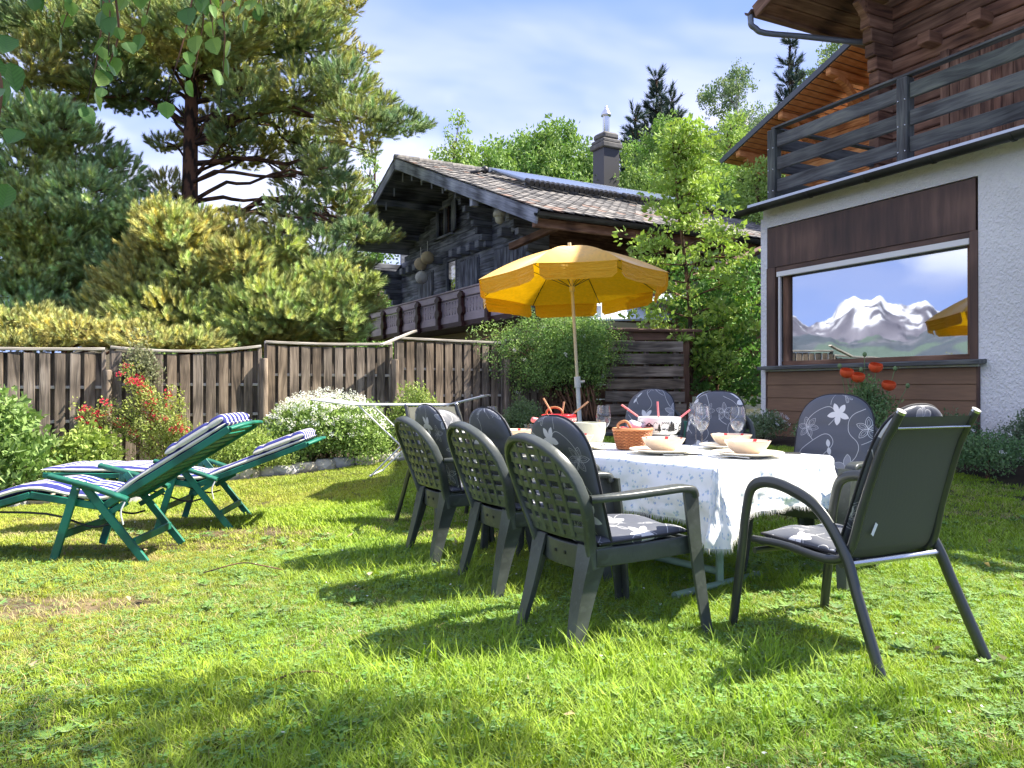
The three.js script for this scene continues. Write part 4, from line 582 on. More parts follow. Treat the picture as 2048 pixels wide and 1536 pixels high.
function needleTuft(n, len, q) { // shoot along +y with needles sweeping forward
  const pos = [], uv = [];
  for (let k = 0; k < n; k++) {
    const t = k / n, a = k * 2.4, y = t * len * 1.5, out = V(Math.cos(a), 0.75 + t * 1.1, Math.sin(a)).normalize().multiplyScalar(len * (0.75 + 0.4 * q())), side = V(-Math.sin(a), 0, Math.cos(a)).multiplyScalar(len * 0.075);
    const b = V(0, y, 0), e = b.clone().add(out); for (const p of [b.clone().sub(side), b.clone().add(side), e]) { pos.push(p.x, p.y, p.z); uv.push(0, 0); }
  }
  const g = new THREE.BufferGeometry(); g.setAttribute('position', new THREE.Float32BufferAttribute(pos, 3)); g.setAttribute('uv', new THREE.Float32BufferAttribute(uv, 2)); g.computeVertexNormals(); return g;
}
const SPRAY = { big: [0, 1].map(k => leafSpray(26, 0.5, 0.24, 0.3, mulberry(k + 5))), mid: [0, 1].map(k => leafSpray(20, 0.22, 0.085, 0.3, mulberry(k + 9))), fine: [0, 1].map(k => leafSpray(26, 0.12, 0.038, 0.28, mulberry(k + 19))), beech: [0, 1].map(k => leafSpray(9, 0.14, 0.085, 0.3, mulberry(k + 29), 0.45)) };
const TUFT = [needleTuft(44, 0.15, mulberry(2)), needleTuft(30, 0.13, mulberry(3))];
const jcol = (c, q, v = 0.25) => { const k = 1 + (q() - 0.5) * 2 * v, h = (q() - 0.5) * v * 0.6; return lin(clamp(c[0] * k * (1 + h), 0, 1), clamp(c[1] * k, 0, 1), clamp(c[2] * k * (1 - h), 0, 1)); };
const limb = (a, b, sag, n = 8, wob = 0.15) => { const L = a.distanceTo(b), pts = []; for (let i = 0; i <= n; i++) { const t = i / n, p = a.clone().lerp(b, t); p.y += Math.sin(t * Math.PI) * sag * L; const e = Math.sin(t * Math.PI) * wob * L * 0.4; p.x += (vnoise(t * 4 + a.y * 3, a.x) - 0.5) * e; p.y += (vnoise(t * 4 + a.y * 3, b.x + 3) - 0.5) * e; p.z += (vnoise(t * 4 + a.y * 5, b.z + 7) - 0.5) * e; pts.push(p); } return pts; };

// conifer from foliage pads; coordinates relative to its foot
function padConifer(name, label, pads, foot, trunkTop, tr, cols, density, opt = {}) {
  const T = thing(name, label, opt.cat ?? 'tree', [foot.x, foot.y, foot.z], 0, opt.group), q = mulberry(opt.seed ?? 1), list = [[], []], limbs = [];
  const tp = curve([V(0, -0.3, 0), V(0.05, trunkTop.y * 0.3, 0.05), V(trunkTop.x * 0.5 - 0.1, trunkTop.y * 0.6, 0), trunkTop.clone()], 26); if (tr) part('trunk', taper(tp, tr, tr * 0.3, 12), M.barkPine, T);
  for (const [X, Y, Z, rx, ry] of pads) {
    const c = V(X - foot.x, Y - foot.y, -Z - foot.z), rz = rx * (opt.deep ?? 0.85);
    // limb from the trunk to this pad
    const y0 = clamp(c.y + (opt.droop ?? 0.25) * (0.1 + 1.5 * q()) * Math.hypot(c.x, c.z) - 0.3, 0.4, trunkTop.y * 0.97), k = Math.min(25, Math.floor(y0 / trunkTop.y * 26)), a = tp[k].clone();
    const lp = limb(a, c, 0.1 + 0.12 * (q() - 0.5), 9, 0.55); limbs.push(taper(lp, Math.min(tr * 0.3 + 0.02, 0.03 + a.distanceTo(c) * 0.011 * (0.6 + 0.8 * q())), 0.02, 6));
    const nT = 5 + Math.floor(rx * 3); for (let i = 0; i < nT; i++) { const e = V((q() * 2 - 1) * rx * 0.85, (q() * 2 - 1) * ry * 0.7, (q() * 2 - 1) * rz * 0.85).add(c); limbs.push(taper(limb(lp[5 + Math.floor(q() * 5)], e, 0.05, 5, 0.3), 0.022, 0.008, 4)); }
    const n = Math.floor(density * (rx * ry * 4 + rx * rz * 2.2));
    for (let i = 0; i < n; i++) {
      // tufts gather into small boughs on the pad's shell
      const th = q() * 6.283, ph = Math.acos(q() * 2 - 1), rr0 = 0.55 + 0.5 * Math.pow(q(), 0.6), dir = V(Math.sin(ph) * Math.cos(th), Math.cos(ph), Math.sin(ph) * Math.sin(th));
      const nz = fbm(dir.x * 3.6 + X * 3, dir.y * 3.6 + Y * 3, dir.z * 3.6, 3); if (nz < 0.46 && q() < 0.92) continue;
      const rad = rr0 * (0.38 + 1.25 * nz), p = V(dir.x * rx * rad, dir.y * ry * rad - 0.12 * rx * (dir.x * dir.x + dir.z * dir.z) * rad, dir.z * rz * rad).add(c);
      const out = V(dir.x, dir.y * 0.5 + 0.75, dir.z).add(V(q() - 0.5, q() - 0.5, q() - 0.5).multiplyScalar(0.9)).normalize(), quat = new THREE.Quaternion().setFromUnitVectors(V(0, 1, 0), out);
      const cc = cols(p.clone().add(foot), q, fbm(p.x * 0.55 + 3, p.y * 0.55, p.z * 0.55, 3)); list[i % 2].push([new THREE.Matrix4().compose(p, quat, V(1, 1, 1).multiplyScalar((opt.size ?? 1.5) * (0.6 + 0.8 * q()))), jcol(cc, q, 0.5)]);
    }
  }
  part('limbs', limbs, M.barkPine, T); list.forEach((l, i) => instanced(i ? 'needle_boughs' : 'crown', TUFT[i], M.needle, l, T)); return T;
}
const blend = (a, b, t) => [mix(a[0], b[0], t), mix(a[1], b[1], t), mix(a[2], b[2], t)];
{
  const gold = [0.52, 0.5, 0.15], olive = [0.42, 0.48, 0.14], deep = [0.24, 0.34, 0.13], blue = [0.42, 0.56, 0.22];
  padConifer('scots_pine', 'tall spreading pine with bare trunk gaps behind the fence', PADS.main, V(-10.1, -0.6, -24), V(0.4, 18, 0), 0.36, (p, q, n) => blend(n > 0.5 ? blend(olive, gold, sstep(0.5, 0.66, n)) : blend(deep, olive, sstep(0.34, 0.5, n)), deep, 0.1), 210, { seed: 11, deep: 0.9, size: 0.85 });
  padConifer('blue_pine', 'dense blue green conifer at the left edge behind the fence', PADS.blue, V(-13.2, -0.8, -22.8), V(0.2, 10.5, 0), 0.2, (p, q, n) => blend(blue, [0.5, 0.58, 0.18], sstep(0.48, 0.62, n)), 270, { seed: 21, size: 0.85 });
  padConifer('mountain_pine', 'bushy golden mountain pine spreading low behind the fence', PADS.low, V(-7.6, -0.6, -21.6), V(0.1, 5.5, 0), 0.16, (p, q, n) => blend([0.42, 0.5, 0.15], gold, sstep(0.36, 0.62, n)), 260, { seed: 31, size: 0.9, droop: 0 });
  padConifer('dwarf_pine', 'low golden dwarf pine just behind the left fence panels', PADS.hedge, V(-10.6, -0.3, -17.5), V(0, 1.9, 0), 0.07, (p, q, n) => blend([0.44, 0.46, 0.14], [0.55, 0.53, 0.18], sstep(0.36, 0.62, n)), 330, { seed: 41, size: 0.65, droop: 0, cat: 'shrub' });
}
// broadleaf tree or bush: crown ellipsoids carrying leaf sprays
function broadleaf(name, label, foot, height, trunkR, blobs, sprays, size, density, col, opt = {}) {
  const T = thing(name, label, opt.cat ?? 'tree', foot, 0, opt.group), q = mulberry(opt.seed ?? 3), lists = [[], []], limbs = [];
  const top = V(opt.lean ?? 0, height, 0), tp = curve([V(0, -0.2, 0), V(0.03 * height * (q() - 0.5), height * 0.35, 0), V((opt.lean ?? 0) * 0.6, height * 0.7, 0.02 * height), top], 18);
  if (trunkR) part('trunk', taper(tp, trunkR, trunkR * 0.2, 8), opt.bark ?? M.bark, T);
  for (const [x, y, z, rx, ry, rz] of blobs) {
    const c = V(x, y, z), a = tp[clamp(Math.floor((y - ry * 0.6) / height * 18), 1, 16)]; if (trunkR) { const lp = limb(a, c, 0.05, 6); limbs.push(taper(lp, trunkR * 0.35, trunkR * 0.06, 5)); for (let i = 0; i < 6; i++) limbs.push(taper(limb(lp[2 + Math.floor(q() * 4)], V((q() * 2 - 1) * rx, (q() * 2 - 1) * ry, (q() * 2 - 1) * rz).multiplyScalar(0.8).add(c), 0.05, 4), trunkR * 0.12, trunkR * 0.03, 4)); }
    const n = Math.floor(density * (rx * ry + ry * rz + rx * rz) * 4.2);
    for (let i = 0; i < n; i++) {
      const th = q() * 6.283, ph = Math.acos(q() * 2 - 1), dir = V(Math.sin(ph) * Math.cos(th), Math.cos(ph), Math.sin(ph) * Math.sin(th)), nz = fbm(dir.x * 2 + x * 2 + 9, dir.y * 2 + y * 2, dir.z * 2 + z, 3); if (nz < (opt.gap ?? 0.36) && q() < 0.8) continue;
      const rad = (0.4 + 0.6 * Math.pow(q(), 0.45)) * (0.62 + 0.8 * nz), p = V(dir.x * rx, dir.y * ry, dir.z * rz).multiplyScalar(rad).add(c); if (opt.hang) p.y -= opt.hang * q() * ry * 0.5;
      lists[i % 2].push([M4(p, new THREE.Euler(q() * 1.2 - 0.6, q() * 6.28, q() * 1.2 - 0.6), size * (0.7 + 0.6 * q())), jcol(col(p, q, nz), q, opt.vary ?? 0.2)]);
    }
  }
  if (limbs.length) part('limbs', limbs, opt.bark ?? M.bark, T); lists.forEach((l, i) => instanced(i ? 'leaf_sprays' : 'crown', sprays[i], M.leaf, l, T)); return T;
}
{
  const mid = [0.16, 0.3, 0.045], lime = [0.3, 0.44, 0.07], dk = [0.05, 0.13, 0.035], grey = [0.2, 0.3, 0.12];
  const tree = (label, x, d, base, top, w, c, o = {}) => { const y0 = land(x, d), h = top - y0, b = []; const q = mulberry(o.seed ?? Math.floor(x * 31 + d * 7) + 900); const n = o.n ?? 9; for (let i = 0; i < n; i++) { const t = i / (n - 1), y = mix(base - y0, h, t), ww = w * (o.prof ? o.prof(t) : Math.sin(Math.PI * (0.18 + 0.72 * t)) * 0.9); b.push([(q() - 0.5) * ww * 0.9, y - ww * 0.2 * (q() + 0.2), (q() - 0.5) * ww * 0.7, ww * 0.62, Math.max(ww * 0.42, h / n * 0.7), ww * 0.55]); } return broadleaf('broadleaf_tree', label, [x, y0, -d], h * 0.96, 0.05 + h * 0.013, b, SPRAY.big, o.size ?? 1.0, o.density ?? 3.2, (p, qq, nz) => blend(c, o.c2 ?? lime, sstep(0.42, 0.62, nz) * 0.6), { seed: o.seed ?? 5, group: 'trees on the slope behind the chalets', ...o }); };
  tree('small airy lime green tree behind the chalet ridge, left of the big one', -3.5, 46, 10.0, 16.2, 4.0, lime, { n: 7, gap: 0.44, density: 2.2, size: 0.8, seed: 71 });
  tree('wide mid green tree showing over the middle of the chalet roof', 2.3, 50, 9, 17.4, 8.0, mid, { seed: 72, n: 10 });
  tree('lower rounded tree between the airy lime tree and the wide one', -1.4, 48, 8, 15.6, 5.4, mid, { seed: 73 });
  tree('thin pale green tree at the left end of the chalet roof', -8.2, 46, 6, 15.4, 1.5, [0.26, 0.4, 0.14], { seed: 74, n: 7, gap: 0.42, density: 2.6, size: 0.7 });
  tree('dense rounded green tree right of the chimney', 6.7, 32, 5, 11.7, 5.0, [0.15, 0.3, 0.04], { seed: 75, n: 10, density: 6.5, size: 0.55, gap: 0.25 });
  tree('tall weeping birch on the slope left of the honey chalet', 14.6, 50, 5, 21.8, 5.4, [0.14, 0.24, 0.08], { seed: 76, n: 14, hang: 1.2, bark: M.barkBirch, c2: [0.34, 0.42, 0.15], gap: 0.36, density: 6.5, size: 0.62 });
  tree('pale birch crown behind the honey chalet ridge', 23.5, 54, 12, 26.5, 5.5, [0.24, 0.33, 0.13], { seed: 77, n: 12, bark: M.barkBirch, gap: 0.44, density: 2.6, size: 0.75, hang: 1 });
  tree('yellow green leafy tree below the honey chalet eave', 8.9, 28, 4, 8.9, 3.6, lime, { seed: 78, density: 5, size: 0.55 });
  tree('bright lime bush seen through the terrace railing', 12.2, 21.5, 4.4, 8.6, 3.2, [0.4, 0.48, 0.06], { seed: 79, density: 6, size: 0.5 });
  tree('small dark green tree under the honey chalet eave', 11.4, 33, 4, 9.2, 2.6, mid, { seed: 80, density: 4, size: 0.6 });
  tree('green tree at the left corner of the dark chalet', -6.6, 38, 0.3, 8.8, 3.8, mid, { seed: 81, density: 3.6, size: 0.7 });
  tree('bright young tree left of the chalet balcony', -8.6, 33, -0.5, 6.2, 2.6, lime, { seed: 82, density: 4, size: 0.55 });
  tree('dark green tree low between pine and chalet balcony', -7.2, 29, -0.8, 3.6, 2.6, [0.09, 0.22, 0.05], { seed: 83, density: 4.5, size: 0.55 });
  tree('broad green tree filling the gap behind the pine', -13, 42, 0.5, 8, 8, mid, { seed: 84, size: 0.9 });
  tree('rounded green tree low behind the golden mountain pine', -10.5, 36, -0.5, 5, 5, [0.12, 0.27, 0.05], { seed: 85, size: 0.8 });
  tree('mid green tree on the slope just right of the rounded tree', 10.2, 42, 5, 14.2, 5, mid, { seed: 86, density: 4.5, size: 0.7 }); tree('tall bright tree on the slope left of the honey chalet eave', 12.6, 45, 6, 16.6, 5, lime, { seed: 87, density: 4, size: 0.7 });
  // dark spruces on the slope
  const spruce = (label, x, d, h, w, seed) => { const y0 = land(x, d), pads = [], q = mulberry(seed); for (let i = 0; i < 16; i++) { const t = i / 15, ww = w * (1 - t) + 0.18; for (let k = 0; k < 4; k++) { const a = k * 1.57 + i * 0.7 + q(), r = ww * 0.55; pads.push([x + Math.cos(a) * r, y0 + h * (0.15 + 0.85 * t) - r * 0.3, d + Math.sin(a) * r, ww * 0.5 + 0.1, 0.28]); } } return padConifer('dark_spruce', label, pads, V(x, y0, -d), V(0, h, 0), 0.16, () => [0.05, 0.085, 0.055], 26, { seed, size: 2.4, droop: 0.1, group: 'dark conifers on the slope' }); };
  spruce('tall dark spruce right of the weeping birch', 19.2, 53, 21, 2.4, 91); spruce('dark spruce left of the weeping birch', 9.8, 52, 18.5, 2.8, 92); spruce('lowest dark spruce above the rounded green tree', 10.2, 49, 16.5, 3.4, 93); spruce('narrow dark spruce peeking over the rounded green tree', 8.0, 50, 15.5, 2.8, 94); spruce('dark spruce in the shade under the honey eave', 14.2, 44, 12, 3.6, 95);
}
// young beech beside the house
{
  const b = [], q = mulberry(7); for (let i = 0; i < 46; i++) { const t = i / 45, y = 0.9 + t * 4.25, w = 1.2 * Math.pow(Math.sin(Math.PI * (0.16 + 0.8 * Math.pow(t, 0.9))), 0.9) * (t > 0.62 ? 0.5 : 1), a = i * 2.4; b.push([Math.cos(a) * w * 0.72, y, Math.sin(a) * w * 0.55, 0.34 + 0.1 * q(), 0.2, 0.34]); }
  broadleaf('young_beech', 'slender young tree with fresh lime leaves right of the umbrella', [3.12, 0.5, -13.6], 5.2, 0.055, b, SPRAY.beech, 1.15, 22, (p, qq, nz) => blend([0.24, 0.4, 0.05], [0.42, 0.56, 0.08], nz), { seed: 5, gap: 0.42, bark: M.barkGrey, lean: -0.3 });
  const lb = []; for (let i = 0; i < 26; i++) { const a = i * 2.4, w = 0.35 + 0.4 * q(); lb.push([Math.cos(a) * w, 0.5 + i / 26 * 2.3, Math.sin(a) * w * 0.6, 0.3, 0.2, 0.26]); }
  broadleaf('hazel_bush', 'shaded broad leaved bush in front of the dark outbuilding', [3.75, 0.5, -14.0], 3.0, 0.035, lb, SPRAY.beech, 1.15, 36, (p, qq, nz) => blend([0.12, 0.28, 0.05], [0.2, 0.38, 0.07], nz), { cat: 'bush', seed: 15, gap: 0.34, bark: M.barkGrey });
}
// garden shrubs
function shrub(name, label, foot, w, h, dp, sprays, size, density, col, o = {}) {
  const b = [], q = mulberry(o.seed ?? 4); const n = o.n ?? 14; for (let i = 0; i < n; i++) { const a = i * 2.4, r = Math.sqrt(i / n), y = h * (0.25 + 0.55 * (1 - r * r * 0.9) * (0.6 + 0.4 * q())); b.push([Math.cos(a) * r * w * 0.4, y, Math.sin(a) * r * dp * 0.4, w * 0.2, h * 0.24, dp * 0.2]); }
  return broadleaf(name, label, foot, h * 0.8, 0.02, b, sprays, size, density, col, { cat: 'shrub', ...o });
}
const flowerHead = (n, r, q) => { const pos = [], uv = []; const o = new THREE.Object3D(); for (let k = 0; k < n; k++) { const d = V(q() * 2 - 1, q() * 1.4 - 0.3, q() * 2 - 1).multiplyScalar(r); for (let m = 0; m < 5; m++) { o.position.copy(d); o.rotation.set(-0.6 + q() * 0.4, m * 1.257 + q(), 0, 'YXZ'); o.updateMatrix(); for (const p of [[0, 0, 0], [-0.005, 0.002, 0.009], [0.005, 0.002, 0.009]]) { const v = V(...p).applyMatrix4(o.matrix); pos.push(v.x, v.y, v.z); uv.push(0, 0); } } } const g = new THREE.BufferGeometry(); g.setAttribute('position', new THREE.Float32BufferAttribute(pos, 3)); g.setAttribute('uv', new THREE.Float32BufferAttribute(uv, 2)); g.computeVertexNormals(); return g; };
const FL = flowerHead(14, 0.035, mulberry(4));
function blossoms(T, n, w, h, dp, y0, col, size, seed, side = 1) { const q = mulberry(seed), l = []; for (let i = 0; i < n; i++) { const th = q() * 6.283, u = Math.sqrt(q()), x = Math.cos(th) * u * w * 0.52, z = Math.sin(th) * u * dp * 0.52, y = y0 + h * Math.sqrt(Math.max(0, 1 - u * u)) * (0.8 + 0.3 * q()); l.push([M4(V(x, y, z), new THREE.Euler(q() - 0.2, q() * 6, q() - 0.5), size * (0.7 + 0.6 * q())), jcol(col, q, 0.12)]); } instanced('blossoms', FL, M.petal, l, T); }
{
  const L = (x, d) => [x, land(x, d), -d];
  const sp = shrub('spirea_shrub', 'broad shrub covered in white blossom beside the clothes airer', L(-2.5, 10.42), 1.75, 0.98, 1.1, SPRAY.fine, 1.1, 105, (p, q, nz) => blend([0.2, 0.33, 0.06], [0.3, 0.43, 0.08], nz), { seed: 51, n: 18 }); blossoms(sp, 420, 1.7, 0.62, 1.1, 0.35, [0.85, 0.86, 0.74], 1.0, 5);
  shrub('potentilla_shrub', 'low yellow green shrub between the lounger and the white blossom shrub', L(-3.45, 9.82), 1.25, 0.62, 0.8, SPRAY.fine, 1.0, 110, (p, q, nz) => blend([0.26, 0.36, 0.06], [0.36, 0.46, 0.08], nz), { seed: 52 });
  shrub('small_shrub', 'small upright yellow green shrub behind the clothes airer', L(-1.35, 10.8), 0.75, 1.05, 0.6, SPRAY.fine, 1.0, 95, (p, q, nz) => blend([0.26, 0.36, 0.07], [0.36, 0.45, 0.08], nz), { seed: 53 });
  shrub('lavender_clump', 'grey green lavender clump at the foot of the fence post', L(0.15, 11.2), 0.6, 0.75, 0.5, SPRAY.fine, 0.8, 120, (p, q, nz) => blend([0.13, 0.22, 0.07], [0.2, 0.28, 0.1], nz), { seed: 54 });
  shrub('elder_bush', 'leafy green bush with a white flower head at far left edge', L(-5.72, 8.42), 1.05, 1.3, 0.8, SPRAY.mid, 1.0, 44, (p, q, nz) => blend([0.17, 0.31, 0.07], [0.27, 0.4, 0.09], nz), { seed: 55 });
  shrub('forsythia_shrub', 'small yellow green shrub with bare twigs left of the near lounger', L(-5.02, 9.08), 0.75, 0.78, 0.5, SPRAY.mid, 0.8, 70, (p, q, nz) => blend([0.27, 0.37, 0.06], [0.36, 0.46, 0.08], nz), { seed: 56 });
  // red flowering weigela with arching stems
  const W = thing('weigela_shrub', 'arching shrub with red flowers against the fence behind the loungers', 'shrub', L(-4.15, 9.5)), q = mulberry(61), ll = [[], []], fl = [], stems = [];
  const ends = [[-0.55, 1.35, 0], [-0.42, 1.22, 0.1], [-1.05, 0.82, 0.1], [-0.7, 0.95, 0.2], [-0.2, 1.0, 0.1], [0.05, 0.8, 0.15], [0.22, 0.62, 0.2], [-0.3, 0.7, 0.3], [0.3, 0.45, 0.1], [-0.05, 1.05, -0.1], [-0.5, 1.0, 0.15], [-1.2, 0.9, 0]];
  for (const e of ends) { const pts = limb(V(0.05 + (q() - 0.5) * 0.2, 0, (q() - 0.5) * 0.2), V(...e), 0.12, 10, 0.1); stems.push(taper(pts, 0.012, 0.004, 5)); for (let i = 3; i <= 10; i++) for (let k = 0; k < 4; k++) { const p = pts[i].clone().add(V(q() - 0.5, q() - 0.4, q() - 0.5).multiplyScalar(0.16)); ll[k % 2].push([M4(p, new THREE.Euler(q(), q() * 6, q()), 0.85 * (0.7 + 0.6 * q())), jcol([0.32, 0.38, 0.07], q, 0.25)]); if (i > 4 && q() < (e[1] > 1.1 ? 0.55 : e[0] < -0.9 ? 0.2 : 0.07)) fl.push([M4(p.clone().add(V(0, 0.02, 0.05)), new THREE.Euler(q(), q() * 6, q()), 1.5 * (0.7 + 0.6 * q())), jcol([0.6, 0.02, 0.05], q, 0.25)]); } }
  part('stem', stems, M.barkGrey, W); ll.forEach((l, i) => instanced(i ? 'leaf_sprays' : 'crown', SPRAY.fine[i], M.leaf, l, W)); instanced('blossoms', FL, M.petal, fl, W);
  // climber trailing over the fence
  shrub('fence_climber', 'grey green climber trailing over the fence above the red flowers', [-4.75, 0.95, -9.85], 0.42, 0.85, 0.3, SPRAY.fine, 0.9, 80, (p, qq, nz) => blend([0.17, 0.2, 0.08], [0.28, 0.28, 0.13], nz), { seed: 57, n: 9, gap: 0.42 });
  // wild rose arching over the fence
  const R = thing('rose_bush', 'tall arching rose bush with small white flowers behind the umbrella pole', 'bush', L(1.25, 12.4)), rq = mulberry(71), rl = [[], []], rf = [], rs = [];
  for (let i = 0; i < 34; i++) { const a = i * 2.4, up = 1.3 + 0.85 * rq(), reach = (0.15 + 1.0 * rq()) * (Math.cos(a) < 0 ? 1.5 : 0.6), e = V(Math.cos(a) * reach - 0.25, up * (0.55 + 0.45 * rq()), Math.sin(a) * 0.3); const pts = limb(V((rq() - 0.5) * 0.4, 0, (rq() - 0.5) * 0.3), e, 0.34, 12, 0.2); rs.push(taper(pts, 0.016, 0.004, 5)); for (let k = 6; k <= 12; k++) for (let m = 0; m < 7; m++) { const p = pts[k].clone().add(V(rq() - 0.5, rq() - 0.55, rq() - 0.5).multiplyScalar(0.44)); rl[m % 2].push([M4(p, new THREE.Euler(rq(), rq() * 6, rq()), 0.95 * (0.7 + 0.6 * rq())), jcol(blend([0.16, 0.3, 0.06], [0.3, 0.44, 0.09], rq()), rq, 0.2)]); if (rq() < 0.022) rf.push([M4(p.clone().add(V(0, 0.02, 0.12)), new THREE.Euler(rq(), rq() * 6, rq()), 0.9), jcol([0.82, 0.8, 0.74], rq, 0.05)]); } }
  part('stem', rs, M.barkGrey, R); rl.forEach((l, i) => instanced(i ? 'leaf_sprays' : 'crown', SPRAY.fine[i], M.leaf, l, R)); instanced('blossoms', FL, M.petal, rf, R);
  // bed by the house
  const bed = (label, x, d, w, h, c1, c2, seed, fl) => { const T = shrub('bed_plant', label, [x, land(x, d) + 0.02, -d], w, h, w * 0.8, SPRAY.fine, 0.75, 120, (p, qq, nz) => blend(c1, c2, nz), { seed, group: 'low plants in the bed by the house', cat: 'plant', n: 8 }); if (fl) blossoms(T, fl, w, h * 0.6, w * 0.8, h * 0.35, [0.8, 0.8, 0.8], 0.5, seed); return T; };
  bed('mound of tiny white flowers beneath the round vent pipe', 3.25, 9.95, 0.7, 0.42, [0.15, 0.24, 0.1], [0.22, 0.3, 0.14], 101, 90); bed('green clump right of the white flower mound below the siding', 3.75, 9.3, 0.7, 0.34, [0.12, 0.22, 0.07], [0.18, 0.28, 0.1], 102, 20);
  bed('tall grey green lavender against the white wall at right edge', 5.15, 7.55, 0.7, 0.62, [0.1, 0.18, 0.08], [0.16, 0.23, 0.12], 103); bed('dark green clump under the right end of the siding', 4.55, 7.9, 0.8, 0.42, [0.07, 0.15, 0.05], [0.11, 0.2, 0.07], 104, 8); bed('feathery green plant in front of the slate slab', 4.45, 7.2, 0.7, 0.45, [0.1, 0.22, 0.07], [0.16, 0.28, 0.1], 105, 10); bed('low dark plant at the right edge of the flower bed', 4.95, 6.7, 0.6, 0.32, [0.07, 0.14, 0.05], [0.12, 0.2, 0.07], 106, 14); bed('grey green clump at the near right end of the bed', 5.3, 6.5, 0.7, 0.4, [0.08, 0.16, 0.06], [0.13, 0.2, 0.08], 107, 12);
  for (const [x, d, w, h, s, l] of [[2.9, 10.5, 0.5, 0.4, 111, 'small green plant at the far corner of the white house']]) bed(l, x, d, w, h, [0.1, 0.2, 0.06], [0.17, 0.28, 0.09], s, 6);
  // poppies
  const pq = mulberry(81), pl = ['orange poppy leaning left in the poppy clump, topmost on that side', 'orange poppy lowest on the left of the clump', 'tallest orange poppy of the clump below the window sill', 'orange poppy lowest on the right of the clump'];
  [[-0.2, 1.22, 0], [-0.1, 1.17, 0.05], [0.12, 1.28, 0], [0.24, 1.08, 0.05]].forEach(([ox, y, oz], i) => { const x = 3.92, d = 8.55, T = thing('poppy', pl[i], 'flower', [x, land(x, d), -d], 0, 'orange poppies by the house'), hy = y - land(x, d); part('stem', tube([V(ox * 0.3, 0, 0), V(ox * 0.6, hy * 0.5, oz), V(ox, hy, oz)], 0.005, 5, 10), M.stemG ??= new THREE.MeshStandardMaterial({ color: lin(0.16, 0.25, 0.1), roughness: 0.8 }), T); const fg = []; for (let k = 0; k < 4; k++) { const g = new THREE.SphereGeometry(0.075, 10, 8, 0, 2.1, 0.55, 1.5); g.rotateY(k * 1.57).rotateX(Math.PI).scale(1, 0.9, 1).rotateX(0.35); fg.push(g.translate(ox, hy + 0.05, oz)); } part('petal_cup', fg, M.orange, T); part('centre', at(new THREE.SphereGeometry(0.014, 8, 6), ox, hy + 0.015, oz), M.black, T); });
  [[-0.26, 1.34], [0.02, 1.47], [0.36, 1.31], [0.5, 1.12], [-0.02, 1.3]].forEach(([ox, y], i) => { const x = 3.92, d = 8.6, T = thing('poppy_bud', ['green poppy bud highest on the left of the orange poppies', 'topmost green poppy bud above the window sill line', 'green poppy bud right of the tallest poppy', 'rightmost green poppy bud on a bent stem', 'green poppy bud between the orange flowers'][i], 'flower bud', [x, land(x, d), -d], 0, 'poppy buds by the house'), hy = y - land(x, d); part('stem', tube([V(ox * 0.4, 0, 0), V(ox * 0.7, hy * 0.6, 0), V(ox, hy, 0)], 0.004, 5, 10), M.stemG, T); part('bud', at(new THREE.SphereGeometry(0.024, 8, 8).scale(1, 1.2, 1), ox, hy, 0), M.stemG, T); });
  shrub('poppy_leaves', 'feathery leaves at the foot of the orange poppies', L(3.95, 8.55), 0.6, 0.85, 0.5, SPRAY.fine, 0.9, 90, (p, qq, nz) => blend([0.13, 0.25, 0.08], [0.2, 0.32, 0.1], nz), { seed: 112, n: 8, cat: 'plant' });
}
